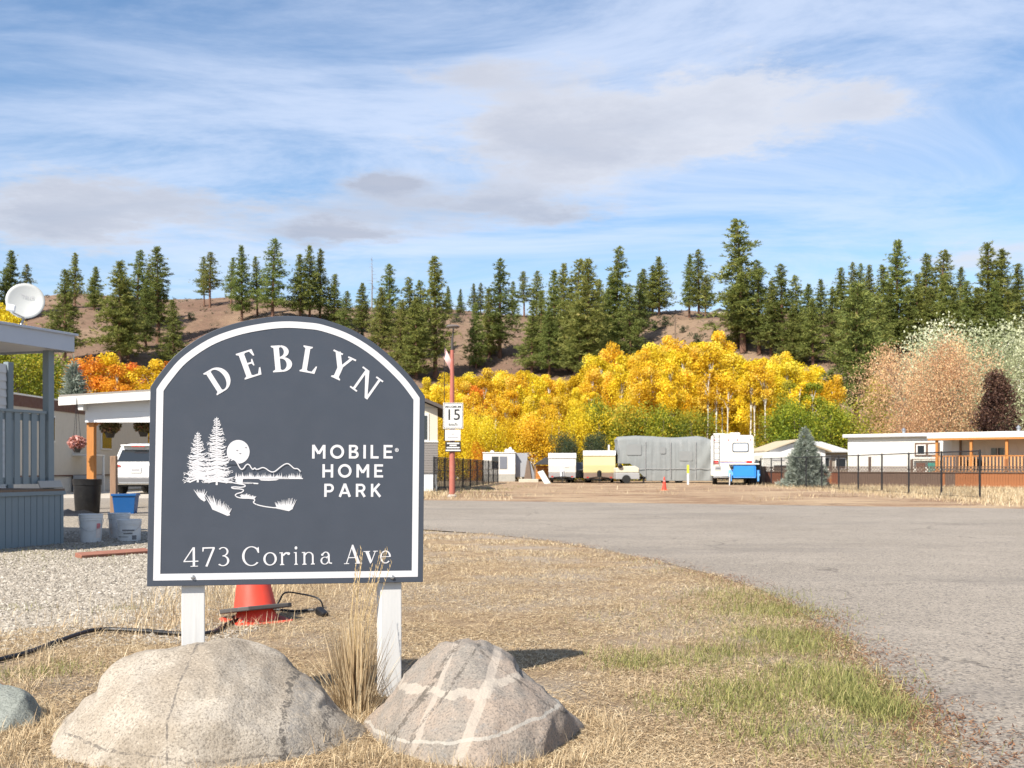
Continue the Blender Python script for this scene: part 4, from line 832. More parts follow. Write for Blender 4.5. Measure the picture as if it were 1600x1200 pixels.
    def clump(pts, base, seed):
        f = Flat(); rr = random.Random(seed); f.poly([zC(*p) for p in base])
        for bx, by, tx, ty in pts: f.line(zC(bx, by), zC(tx, ty), mpx * 1.7, mpx * .4)
        f.build('emblem_grass', root)
    def fan(c0, c1, n, l0, l1, a0, a1, seed):
        rr = random.Random(seed); o = []
        for i in range(n):
            q = i / (n - 1); bx = c0[0] + (c1[0] - c0[0]) * q; by = c0[1] + (c1[1] - c0[1]) * q; a = R(a0 + (a1 - a0) * q + rr.uniform(-6, 6)); l = (l0 + (l1 - l0) * q) * rr.uniform(.75, 1.1)
            o.append((bx, by, bx + math.cos(a) * l, by - math.sin(a) * l))
        return o
    clump(fan((205, 925), (265, 935), 12, 80, 75, 130, 55, 1), ((192, 905), (215, 890), (255, 900), (275, 945), (285, 972), (268, 985), (235, 965), (205, 935)), 1)
    clump(fan((345, 1030), (530, 1115), 26, 150, 60, 118, 60, 2), ((325, 1005), (360, 1000), (420, 1050), (480, 1075), (535, 1105), (545, 1132), (515, 1138), (440, 1105), (355, 1070)), 2)
    clump(fan((1050, 1045), (1215, 1045), 22, 60, 105, 120, 62, 3), ((1020, 1045), (1100, 1035), (1180, 1035), (1225, 1030), (1215, 1065), (1175, 1088), (1110, 1075), (1040, 1060)), 3)
    clump(fan((670, 935), (730, 935), 12, 35, 40, 140, 40, 4) + fan((765, 945), (805, 945), 8, 32, 28, 140, 40, 5), ((655, 945), (690, 920), (740, 928), (790, 935), (815, 950), (780, 960), (700, 950)), 4)
    for px in (301.5, 613):
        q = sign_uv(px, 902); MB().lathe([(.0001, .006), (.006, .005), (.0095, 0)], 14).build('bolt', STEEL, root, True).matrix_local = Matrix.Translation((q.x, -.002, q.y)) @ Matrix.Rotation(R(90), 4, 'X')
    # posts behind the panel
    for px, wpx in ((302, 33), (612.5, 36)):
        q = sign_uv(px, 960); w = .092; zt = 1.35
        MB().box((q.x, .019 + w / 2 + .001, zt / 2 - .02), (w, w, zt)).build('post', POSTWHITE, root, bevel=.004)
build_sign()

# ---------------------------------------------------------------- boulders
def rock_mat(name, base, veins, crack, lich=(.55, .5, .42)):
    t = NT(name); v = t.co(); sp = t.n('ShaderNodeSeparateXYZ'); t.l(v, sp.inputs[0]); x, y, z = sp.outputs
    big = t.noise(4.5, 6, .65, v); fine = t.noise(120, 3, .7, v); mid = t.noise(28, 5, .7, v)
    c = t.mix(t.ramp(big, .35, .65), base[0], base[1]); c = t.mix(t.ramp(mid, .55, .7, 0, .6), c, base[2])
    c = t.mix(t.ramp(fine, .38, .48, .65, 0), c, tuple(k * .45 for k in base[0])); c = t.mix(t.ramp(fine, .58, .68, 0, .5), c, tuple(min(1, k * 1.5) for k in base[1]))
    wob = t.math('SUBTRACT', t.noise(7, 4, .6, v), .5); h = t.math('ADD', t.math('MULTIPLY', mid, .8), t.math('MULTIPLY', fine, .35))
    for (ax, az, cc, w, wb, col, amt) in veins + crack:
        d = t.math('ADD', t.math('ADD', t.math('MULTIPLY', x, ax), t.math('MULTIPLY', z, az)), t.math('MULTIPLY', wob, wb))
        d = t.math('ABSOLUTE', t.math('SUBTRACT', d, cc)); k = t.ramp(d, w * .75, w, 1, 0)
        if (ax, az, cc, w, wb, col, amt) in crack: k = t.math('MULTIPLY', k, t.ramp(t.noise(40, 4, .8, v), .42, .55))
        c = t.mix(t.math('MULTIPLY', k, amt), c, col)
    return t.finish(c, .88, h, .75, .012, spec=.25)
def boulder(name, label, cpx, d, outline, depth, m, seed, grooves=(), boxy=.62, sub=6, rough=1.0):
    s = F / d; gy = YH + EYE * s; th = []; rr = []
    for px, py in outline:
        x, z = (px - cpx) / s, (gy - py) / s; th.append(math.atan2(z, x)); rr.append(math.hypot(x, z))
    o = np.argsort(th); th = np.array(th)[o]; rr = np.array(rr)[o]
    rnd = random.Random(int(seed * 10)); planes = []
    for _ in range(22):
        a = rnd.uniform(math.pi, 2 * math.pi); b = rnd.uniform(.05, 1.2); nn = V((math.cos(a) * math.cos(b), math.sin(a) * math.cos(b), math.sin(b)))
        sup = max(nn.x * r_ * math.cos(t_) * .97 + nn.z * r_ * math.sin(t_) * .97 for r_, t_ in zip(rr, th)); sup = math.hypot(sup, nn.y * depth) if sup > 0 else abs(nn.y) * depth
        planes.append((nn, sup * (rnd.uniform(.74, .88) if nn.y < -.25 else rnd.uniform(.985, 1.05))))
    bm = bmesh.new(); bmesh.ops.create_icosphere(bm, subdivisions=sub, radius=1.0)
    for v in bm.verts:
        a, b, c = v.co; q = math.hypot(a, c); t = math.atan2(c, a) if q > 1e-6 else math.pi / 2
        R_ = float(np.interp(abs(t), th, rr)) * (1 if c >= 0 else .5 + .5 * (1 - min(1, -c)))
        rho = q ** boxy; x = R_ * rho * math.cos(t); z = R_ * rho * math.sin(t); y = math.copysign(abs(b) ** .85, b) * depth
        p = V((x, y, z)); sp = p * 3.2 + V((seed, 0, 0)); dn = mnoise.fractal(sp, 1.0, 2.1, 6) * .022 * rough + mnoise.ridged_multi_fractal(p * 5.5 + V((seed, 3, 1)), .9, 2.2, 4, 1, 2) * .006 * rough - .006
        fac = mnoise.cell(V((x * 7 + seed, y * 7, z * 6))) * .004 * rough
        for (ax, az, cc, w, dep) in grooves:
            g = abs(x * ax + z * az + (mnoise.noise(p * 6) * .03) - cc)
            if g < w: dn -= dep * (1 - g / w) ** .6
        p += p.normalized() * (dn + fac) * min(1, .4 + q)
        for nn, cc in planes:
            e_ = nn.dot(p) - cc + mnoise.noise(p * 9 + V((seed, 1, 1))) * .012
            if e_ > 0: p -= nn * e_ * .8
        p += p.normalized() * mnoise.fractal(p * 22 + V((seed, 0, 5)), .8, 2.2, 4) * .0035; v.co = p
    me = bpy.data.meshes.new(name); bm.to_mesh(me); bm.free(); me.polygons.foreach_set('use_smooth', [True] * len(me.polygons))
    ob = link_mesh(name, me, m, None, ((cpx - CX) / F * d, d, 0)); return tag(ob, label, 'boulder')
CREAM = rock_mat('cream_granite', ((.26, .222, .175), (.35, .312, .26), (.23, .195, .15)), [], [(1., .32, .365, .012, .10, (.06, .055, .05), .8), (1., .42, .50, .013, .12, (.065, .06, .055), .75), (1., .30, .40, .03, .12, (.20, .19, .175), .6), (1., .12, -.002, .0045, .03, (.10, .09, .08), .8), (.05, 1., .055, .005, .05, (.09, .08, .07), .7), (1., .5, .58, .012, .05, (.07, .06, .06), .6)])
VEINED = rock_mat('veined_granite', ((.21, .19, .165), (.28, .225, .18), (.20, .20, .195)), [(1., -.45, -.065, .021, .035, (.36, .315, .265), .7), (-.12, 1., .225, .0125, .09, (.36, .32, .27), .7), (1., -.42, -.225, .011, .03, (.34, .30, .255), .65), (-.16, 1., .10, .006, .05, (.36, .34, .30), .7)], [(1., -.75, -.33, .012, .05, (.07, .06, .05), .8), (1., -.8, -.27, .006, .05, (.08, .07, .06), .8), (.6, .9, .30, .003, .04, (.08, .07, .06), .7)])
GREENROCK = rock_mat('greenish_stone', ((.17, .185, .165), (.25, .265, .235), (.15, .15, .12)), [], [(1., .5, .05, .01, .06, (.30, .14, .06), .8)])
boulder('boulder', 'large pale cream granite boulder with dark cracks in front of the left sign post', 318, 3.92, [(20, 1164), (55, 1140), (100, 1108), (135, 1090), (159, 1086), (160, 1060), (174, 1042), (205, 1028), (250, 1018), (310, 1012), (370, 1016), (412, 1030), (442, 1048), (474, 1073), (505, 1102), (540, 1136), (572, 1164)], .50, CREAM, 3.0, [(1., .32, .365, .03, .014), (1., .42, .50, .03, .014), (.05, 1, .055, .012, .006), (1., .12, -.002, .008, .004)], boxy=.5)
boulder('boulder', 'brown-grey boulder crossed by white quartz veins at the right sign post', 745, 3.98, [(535, 1157), (568, 1130), (588, 1108), (603, 1088), (624, 1062), (660, 1038), (688, 1017), (715, 1010), (742, 1010), (770, 1022), (802, 1034), (818, 1058), (852, 1088), (888, 1118), (925, 1157)], .46, VEINED, 9.0, [(1., -.75, -.33, .02, .010), (1., -.8, -.27, .02, .008)], rough=1.1, boxy=.5)
boulder('boulder', 'small greenish grey stone at the lawn beside the cream boulder', -8, 4.2, [(-110, 1135), (-70, 1085), (-10, 1076), (28, 1085), (50, 1108), (66, 1135)], .2, GREENROCK, 15., [], sub=5)

# ---------------------------------------------------------------- tall dry grass clump, cone, hose and other bits
def build_tuft():
    root = thing('grass_clump', 'tall dry golden ornamental grass clump between the two boulders', 'grass', G(556, 1118))
    r = np.random.default_rng(5); n = 620; a = r.uniform(0, 6.28, n); rad = np.abs(r.normal(0, .045, n)); x = np.cos(a) * rad * 1.2; y = np.sin(a) * rad
    lean = np.abs(r.normal(.0, .28, n)) * (.4 + rad / .06); h = r.uniform(.12, .46, n) * (1 - .45 * np.clip(lean, 0, 1)); vs, fs, at = [], [], []
    for i in range(n):
        dx, dy = math.cos(a[i]) * math.sin(lean[i]), math.sin(a[i]) * math.sin(lean[i]); w = r.uniform(.0014, .0028); pts = []
        for t in (0, .35, .7, 1.): pts.append(np.array([x[i] + dx * h[i] * t + dx * .35 * h[i] * t * t, y[i] + dy * h[i] * t, h[i] * t * math.cos(lean[i]) - .18 * h[i] * t * t * lean[i]]))
        s = np.array([math.cos(a[i] + 1.2), math.sin(a[i] + 1.2), 0]) * w; k = len(vs)
        for t, p in zip((1, .9, .7, .15), pts): vs += [p - s * t, p + s * t]
        for j in range(3): fs.append((k + 2 * j, k + 2 * j + 1, k + 2 * j + 3, k + 2 * j + 2))
        at += [min(1, max(0, r.normal(.55, .22)))] * 3
    o = link_mesh('blades', np_mesh('blades', np.array(vs), np.array(fs), at), STRAW, root); o['kind'] = 'stuff'
    st = MB(); sd = MB()
    for k in range(13):
        px, py = random.uniform(556, 612), random.uniform(850, 930); p = P(px, py, 4.42 + random.uniform(-.1, .1)) - root.location; b = V((random.uniform(-.03, .03), random.uniform(-.03, .03), 0))
        m = (b + p) / 2 + V((-.02, 0, .05)); st.tube([b, m, p], [.0016, .0013, .0007], 4, False)
        for q in range(9):
            t = .72 + .28 * q / 8; c = m.lerp(p, (t - .5) * 2); sd.tube([c, c + V((random.uniform(-.006, .006), random.uniform(-.006, .006), .014))], [.0018, .0004], 3, False)
    o = st.build('stems', STRAWPLAIN, root); o['kind'] = 'stuff'; o = sd.build('seed_heads', STRAWPLAIN, root); o['kind'] = 'stuff'
STRAWPLAIN = mat('straw_stems', (.50, .37, .19), .7, .25, 40, bump=0)
build_tuft()
def tuft_small(px, py, n, hh, label):
    root = thing('grass_clump', label, 'grass', G(px, py)); r = np.random.default_rng(int(px)); x = r.normal(0, .03, n); y = r.normal(0, .03, n)
    vs, f, a = blades(x, y, np.zeros(n), r.uniform(.1, hh, n), r.uniform(.1, .9, n), r.uniform(.002, .0035, n), np.clip(r.normal(.7, .2, n), 0, 1), r)
    o = link_mesh('blades', np_mesh('blades', vs, f, a), STRAW, root); o['kind'] = 'stuff'
tuft_small(40, 1085, 50, .26, 'thin wisps of tall dry grass beside the greenish stone'); tuft_small(75, 1040, 30, .2, 'few dry grass stalks leaning over the black hose')

CONE = mat('faded_red_plastic', (.62, .055, .030), .5, .10, 4, dirt=(.40, .10, .07), dirt_amt=.5)
def cone(loc, tilt, rz, label, h=.70, grp=None, base_m=None, sc=1.0):
    t = thing('traffic_cone', label, 'traffic cone', loc, rz, grp); t.rotation_euler[0] = tilt; t.scale = (sc,) * 3
    MB().lathe([(.135, .025), (.13, .05), (.03, h), (.022, h + .005), (.018, h - .02)], 32, cap=False).build('body', CONE, t, True)
    s = .19; c = .05; p = [(-s, -s + c), (-s + c, -s), (s - c, -s), (s, -s + c), (s, s - c), (s - c, s), (-s + c, s), (-s, s - c)]
    MB().prism(p, (0, 0, 0), (1, 0, 0), (0, 1, 0), (0, 0, .028)).build('base', base_m or mat('cone_base', (.075, .07, .068), .7), t, bevel=.006); return t
g = G(399, 972); cone((g.x, g.y, .075), R(-9), R(40), 'faded red traffic cone tilted on top of another, behind the sign', .62)
cone((g.x + .01, g.y - .02, -.004), R(2), R(38), 'lower red traffic cone half buried in grass under the tilted one', .20, sc=1.02, base_m=CONE)
def tubething(name, label, cat, pts, r, m, n=8):
    p0 = V(pts[0]); p0.z = 0; t = thing(name, label, cat, p0); MB().tube([V(p) - p0 for p in pts], r, n).build('tube', m, t, True); return t
def crv(pts, n=8):
    P_ = [V(p) for p in pts]; out = []
    for i in range(len(P_) - 1):
        a, b, c, d = P_[max(0, i - 1)], P_[i], P_[i + 1], P_[min(len(P_) - 1, i + 2)]
        for k in range(n):
            t = k / n; out.append(.5 * ((2 * b) + (c - a) * t + (2 * a - 5 * b + 4 * c - d) * t * t + (3 * b - a - 3 * c + d) * t ** 3))
    return out + [P_[-1]]
tubething('hose', 'black rubber hose lying across the dry lawn to the gravel', 'hose', crv([G(-120, 1065, .03), G(-40, 1040, .03), G(40, 1020, .03), G(95, 1000, .035), G(150, 984, .04), G(215, 985, .035), G(285, 990, .03), G(330, 988, .03), G(350, 977, .03), G(372, 968, .03)]), .0125, BLACK)
def debris():
    t = thing('bent_rod', 'bent thin black metal rod frame lying behind the red cones', 'rod', G(470, 966)); L0 = t.location
    d = 7.4
    MB().tube([p - L0 for p in crv([P(428, 957, d), P(436, 940, d), P(446, 926, d), P(470, 928, d + .1), P(497, 935, d), P(505, 950, d), P(504, 962, d)])], .006, 6).build('bow', BLACKMETAL, t, True)
    MB().tube([p - L0 for p in (P(428, 952, d), P(460, 955, d), P(490, 953, d))], .009, 6).build('bar', BLACKMETAL, t, True)
    MB().box((.14, 0, .035), (.05, .10, .05), .7, .35).build('bracket', BLACK, t, bevel=.01)
    MB().tube([p - L0 for p in crv([P(424, 975, d - .1), P(445, 972, d - .1), P(470, 966, d)])], .011, 6).build('foot_bar', BLACK, t, True)
debris()
g0, g1 = G(122, 874), G(231, 866)
t = thing('edging_board', 'weathered red-brown board lying on the gravel by the sign', 'board', (g0 + g1) / 2, math.atan2(g1.y - g0.y, g1.x - g0.x))
MB().box((0, 0, .035), ((g1 - g0).length, .13, .05), 0, R(12)).build('plank', mat('red_brown_wood', (.24, .10, .065), .8, .25, 5, dirt=(.36, .20, .14), dirt_amt=.5, stretch=(.6, 6, 6)), t, bevel=.006)
# ---------------------------------------------------------------- left: porch, dish, carport, mobile home, car and tubs
def text_mesh(name, body, size, m, parent, loc, rot=(0, 0, 0), align='CENTER', sx=1.0, bold=0.0):
    cu = bpy.data.curves.new(name, 'FONT'); cu.body = body; cu.size = size; cu.align_x = align; cu.align_y = 'CENTER'; cu.offset = bold
    tmp = bpy.data.objects.new(name, cu); C.objects.link(tmp); dg = bpy.context.evaluated_depsgraph_get()
    me = bpy.data.meshes.new_from_object(tmp.evaluated_get(dg)); C.objects.unlink(tmp); bpy.data.objects.remove(tmp); me.materials.clear()
    o = link_mesh(name, me, m, parent, loc); o.rotation_euler = rot; o.scale = (sx, 1, 1); return o
INK = mat('black_ink', (.02, .02, .02), .6, .05, bump=0); GREYINK = mat('grey_ink', (.3, .3, .32), .6, .05, bump=0); REDINK = mat('red_ink', (.5, .06, .05), .6, .1, bump=0)

def build_porch():
    # local x runs along the visible side (away from the camera), local -y faces the drive
    a = V((-6.21, 13.18)); b = V((-5.86, 14.20)); u = (b - a).normalized(); L = (b - a).length
    root = thing('porch', 'blue-grey painted wooden porch with railing and boarded skirting', 'porch', (b.x, b.y, 0), math.atan2(u.y, u.x))
    X0 = -3.4; D = 2.4; zd = .73                                   # reaches back along -x, depth along +y
    bw = .104; n = int((0 - X0) / bw)
    me = MB().box((0, 0, 0), (bw - .007, .018, zd - .07)).mesh('skirting_board')
    for k in range(n): link_mesh('skirting_board', me, BLUEGREY, root, (-.045 - bw * (k + .5), .009 + random.uniform(0, .003), (zd - .07) / 2 + .012))
    for k in range(int(D / bw)): link_mesh('skirting_board', me, BLUEGREY, root, (-.009, .03 + bw * (k + .5), (zd - .07) / 2 + .012), R(90))
    MB().box((-.022, .012, (zd - .05) / 2), (.045, .045, zd - .06)).build('corner_trim', BLUEGREY, root, bevel=.003)
    MB().box((X0 / 2, .045 + D / 2, (zd - .06) / 2 - .01), (-X0 - .1, D - .06, zd - .1)).build('frame', mat('under_deck_shade', (.03, .03, .03), .9, bump=0), root)  # solid block, no framing; its near-black colour paints the shade under the deck
    pb = .14
    me = MB().box((0, 0, 0), (-X0 + .03, pb - .006, .035)).mesh('deck_board')
    for k in range(int(D / pb)): link_mesh('deck_board', me, OLDWOOD, root, (X0 / 2, -.02 + pb * (k + .5), zd - .018))
    MB().box((X0 / 2 + .012, -.011, zd - .055), (-X0 + .03, .02, .05)).build('fascia', BLUEGREY, root, bevel=.003)
    # railing
    zr = 1.71
    MB().box((X0 / 2 - .12, .09, zr), (-X0 - .24, .09, .035)).build('handrail', BLUEGREY, root, bevel=.004)
    MB().box((X0 / 2 - .12, .10, zr - .07), (-X0 - .24, .04, .085)).build('rail', BLUEGREY, root, bevel=.003)
    MB().box((X0 / 2 - .12, .10, zd + .11), (-X0 - .24, .04, .085)).build('rail', BLUEGREY, root, bevel=.003)
    me = MB().box((0, 0, 0), (.088, .02, zr - zd - .07)).mesh('baluster')
    x = -.30
    while x > X0 + .1: link_mesh('baluster', me, BLUEGREY, root, (x, .068, (zr + zd) / 2 + .03)); x -= .142
    zf0, zf1 = 2.52, 2.73
    MB().box((-.14, .11, (zd + zf0) / 2), (.10, .10, zf0 - zd)).build('post', BLUEGREY, root, bevel=.005)
    MB().box((-.14, D - .05, (zd + zf0) / 2), (.10, .10, zf0 - zd)).build('post', BLUEGREY, root, bevel=.005)
    # roof
    rf = MB().box((X0 / 2 + .03, D / 2 - .02, zf1 + .012), (-X0 + .2, D + .24, .03)).build('roof', PALEBLUE, root, bevel=.004)
    MB().box((X0 / 2 + .02, -.09, (zf0 + zf1) / 2 - .002), (-X0 + .14, .035, zf1 - zf0)).build('gutter', PALEBLUE, rf, bevel=.004)
    MB().box((.075, D / 2 - .03, (zf0 + zf1) / 2 - .003), (.03, D + .1, zf1 - zf0 - .004)).build('barge_board', PALEBLUE, rf, bevel=.004)
    MB().box((X0 / 2, D / 2, zf0 + .03), (-X0, D - .05, .02)).build('soffit', WHITE2, rf)
    # folded pale board leaning on the deck edge
    MB().box((-.24, -.012, zd + .058), (.40, .02, .10), 0, R(-25)).build('kick_board', mat('grey_board', (.34, .33, .31), .7), root, bevel=.004)
    return root
build_porch()
def build_left_house():
    # white lap-sided house behind the porch; only its end shows at the picture's edge
    c = P(15, 700, 15.6); u = V((.33, .944)); ang = math.atan2(u.y, u.x)
    t = thing('white_house', 'white lap-sided house wall behind the blue-grey porch', 'house', (c.x, c.y, 0), ang)
    H_ = 2.5; lap = .115
    me = MB().box((0, 0, 0), (4.6, .022, lap + .012), 0, R(-7)).mesh('siding_board')
    for k in range(int(H_ / lap)): link_mesh('siding_board', me, WHITE2, t, (-2.36, .012, .06 + lap * (k + .5)))
    MB().box((-2.35, 2.05, H_ / 2 - .02), (4.7, 4.0, H_)).build('wall', WHITE2, t)
    MB().box((.0, .02, H_ / 2), (.10, .09, H_ + .03)).build('corner_trim', BLUEGREY, t, bevel=.003)
    MB().box((-2.45, 2.08, H_ + .04), (4.6, 3.9, .06)).build('roof', PALEBLUE, t)
build_left_house()
def build_dish():
    c = P(40, 472, 14.6); base = P(30, 507, 14.6); base.z = 2.765
    t = thing('satellite_dish', 'round off-white satellite dish mounted on the porch roof', 'satellite dish', base)
    l = c - base; DM = mat('dish_grey', (.37, .38, .37), .45, .03, 3)
    MB().tube([(0, 0, 0), (0, 0, .09), (l.x * .7, .10, l.z * .75)], .016, 8).build('mast', STEEL, t, True)
    d = MB(); n = 36; rr = .245; vs = []; fs = []
    for i in range(7):
        q = i / 6
        for k in range(n): vs.append((q * rr * math.cos(2 * math.pi * k / n), q * rr * 1.02 * math.sin(2 * math.pi * k / n), q * q * .045))
    for i in range(6):
        for k in range(n): fs.append((i * n + k, i * n + (k + 1) % n, (i + 1) * n + (k + 1) % n, (i + 1) * n + k))
    d.add(vs, fs); rot = V((.35, -1, .22)).to_track_quat('Z', 'Y').to_matrix().to_4x4()
    o = d.build('reflector', DM, t, True); sol = o.modifiers.new('s', 'SOLIDIFY'); sol.thickness = .012; o.matrix_local = Matrix.Translation(l) @ rot
    MB().box((0, 0, -.03), (.12, .12, .05)).build('bracket', STEEL, t).matrix_local = Matrix.Translation(l) @ rot
    f = rot.to_3x3() @ V((0, 0, 1)); arm0 = l + rot.to_3x3() @ V((0, -.24, .03)); lnb = P(17, 481, 14.6 - .32) - base
    MB().tube([arm0, lnb + V((.02, .02, -.06)), lnb], .011, 6).build('feed_arm', STEEL, t, True)
    MB().box(lnb, (.11, .09, .085), .35, 0, .15).build('receiver', PLASTIC_W, t, bevel=.012)
    tx = text_mesh('lettering', 'TELUS', .062, GREYINK, t, (0, 0, 0), sx=1.15)
    side = V((1, 0, 0)) - f * f.x; side.normalize(); up = f.cross(side); m3 = Matrix((side, up, f)).transposed().to_4x4()
    tx.matrix_local = Matrix.Translation(l + f * .034 + side * .015 + up * .065) @ m3 @ Matrix.Rotation(R(-8), 4, 'Z')
    w = Flat(0); w.line((-.03, -.02), (.03, .02), .008, .002)
build_dish()

def flower_basket(c, label, r, leaf, n, size, pot=True, hang=.5):
    t = thing('hanging_basket', label, 'hanging basket', c); rg = np.random.default_rng(int(abs(c[0] * 100)))
    u = norm(rg.normal(0, 1, (n, 3))) * (rg.uniform(0, 1, n) ** .4)[:, None] * np.array([r, r, r * .8]) + np.array([0, 0, r * .15])
    vs, f = leaf_quads(u, size, rg); o = link_mesh('plant', np_mesh('plant', vs, f, np.clip(rg.normal(.5, .25, n), 0, 1)), leaf, t); o['kind'] = 'stuff'
    MB().lathe([(r * .32, -r * .95), (r * .55, -r * .3), (r * .58, -r * .28)], 14).build('pot', mat('basket_pot', (.05, .045, .04), .8), t, True)
    for k in range(3):
        a = k * 2.094; MB().tube([(math.cos(a) * r * .5, math.sin(a) * r * .5, -r * .2), (0, 0, hang)], .005, 4).build('chain', BLACKMETAL, t)
PINKF = leaf_mat('pink_flowers', [(0, (.12, .10, .05)), (.3, (.42, .16, .12)), (.6, (.60, .28, .24)), (1, (.72, .45, .40))], .3, 0, 0)
DRYF = leaf_mat('fading_basket_leaves', [(0, (.05, .05, .02)), (.4, (.15, .14, .05)), (.75, (.30, .20, .10)), (1, (.35, .14, .10))], .3, 0, 0)
def build_carport():
    d = 26.0; s = F / d; xl = (133 - CX) / s; W = 5.2; zb = EYE + (YH - 660) / s; ze = EYE + (YH - 626) / s; y0 = d
    t = thing('carport', 'white gabled carport with orange cedar posts behind the sign', 'carport', (xl, y0, 0))
    half = W / 2; rise = .062; apex = ze + half * rise
    lap = .13; z = zb; 
    while z < apex - .01:
        xs = 0 if z + lap <= ze else (z + lap - ze) / rise
        if xs < half - .05: MB().box((half, .012, z + lap / 2), (W - 2 * xs, .02, lap - .001), 0, R(-5)).build('siding_board', WHITE2, t)
        z += lap
    MB().prism([(0, zb + .02), (W, zb + .02), (W, ze), (half, apex), (0, ze)], (0, .03, 0), (1, 0, 0), (0, 0, 1), (0, .05, 0)).build('gable', WHITE2, t)
    ov = .52
    for sd in (0, 1):
        x0, x1 = (-ov, half) if sd == 0 else (W + ov, half); zl = ze - ov * rise
        MB().prism([(x0, zl + .10), (x1, apex + .10), (x1, apex + .15), (x0, zl + .15)], (0, -.25, 0), (1, 0, 0), (0, 0, 1), (0, 8.6, 0)).build('roof', mat('carport_roof', (.22, .20, .18), .8), t)
        MB().prism([(x0, zl - .10), (x1, apex - .10), (x1, apex + .098), (x0, zl + .098)], (0, -.29, 0), (1, 0, 0), (0, 0, 1), (0, .035, 0)).build('fascia', WHITE, t)
        MB().prism([(x0, zl + .06), (x1, apex + .06), (x1, apex + .09), (x0, zl + .09)], (0, -.25, 0), (1, 0, 0), (0, 0, 1), (0, 8.5, 0)).build('soffit', WHITE2, t)
    MB().box((0, 4.1, ze - .02), (.12, 8.0, .22)).build('beam', WHITE, t); MB().box((W, 4.1, ze - .02), (.12, 8.0, .22)).build('beam', WHITE, t)
    MB().box((-.02, -.10, ze - .13), (.13, .26, .22)).build('beam_end', WHITE, t, bevel=.01)
    for x, y in ((.09, .17), (.09, 7.6), (W - .09, .17), (W - .09, 7.6)): MB().box((x, y, ze / 2 - .05), (.175, .175, ze - .12)).build('post', CEDAR, t, bevel=.008)
    MB().box((.20, .17, zb - .02), (.09, .09, .4), 0, 0, R(45)).build('brace', CEDAR, t)
build_carport()
flower_basket(P(120, 694, 25.6), 'hanging basket of pink flowers left of the orange carport post', .21, PINKF, 900, .035, hang=1.1)
flower_basket(P(172, 668, 27.2), 'dried yellow-green hanging basket under the carport gable', .27, DRYF, 1300, .035, hang=.55)
flower_basket(P(224, 668, 27.0), 'dark red and pink hanging basket under the carport beside the sign', .24, DRYF, 1000, .035, hang=.5)

def build_beige_home():
    t = thing('mobile_home', 'beige mobile home with a brown roof band beyond the carport', 'mobile home', (-17.8, 38.2, 0)); Lm, Wm = 15., 4.2
    BE = mat('beige_metal', (.46, .42, .355), .55, .06, 2, dirt=(.3, .26, .2), dirt_amt=.25); BR = mat('brown_band', (.085, .032, .024), .55, .12, 3)
    MB().box((-Wm / 2, Lm / 2, 1.95), (Wm, Lm, 2.56)).build('wall', BE, t)
    MB().box((-Wm / 2, Lm / 2, .34), (Wm - .08, Lm - .08, .66)).build('skirting', mat('pale_skirting', (.52, .50, .46), .6), t)
    MB().box((-Wm / 2, Lm / 2, 3.42), (Wm + .10, Lm + .10, .40)).build('roof_band', BR, t, bevel=.01)
    MB().box((-Wm / 2, Lm / 2, 3.655), (Wm + .16, Lm + .16, .06)).build('roof_edge', WHITE, t, bevel=.01)
    for k in range(5): MB().box((.012, 1 + k * 2.9, .70), (.02, .03, .02)).build('seam', BE, t)
    MB().box((.02, Lm / 2, .69), (.05, Lm, .05)).build('belt_trim', BR, t)
    for y, w, h, z in ((3.8, .5, .9, 2.5), (9.5, 1.1, .9, 2.3)):
        f = MB().box((.02, y, z), (.05, w + .12, h + .12)).build('window', WHITE, t, bevel=.005); MB().box((.04, y, z), (.03, w, h)).build('pane', GLASS, f)
    MB().box((.09, 2.9, 2.62), (.16, .16, .26)).build('porch_lamp', mat('lamp_shade', (.5, .47, .4), .5), t, bevel=.02)
    st = MB()
    for k in range(4): st.box((.5, 6.3 + .28 * k, .1 + .16 * k), (.9, .28, .16))
    MB().box((.5, 6.3, .35), (.9, 1.0, .7)).build('steps', mat('grey_steps', (.3, .31, .32), .7), t)
    for y in (5.85, 6.75): MB().tube([(.92, y, .0), (.92, y, 1.5)], .05, 8).build('handrail_post', WHITE, t, True)
    MB().box((.5, 6.3, 1.52), (.95, 1.0, .04)).build('landing_rail', WHITE, t)
build_beige_home()
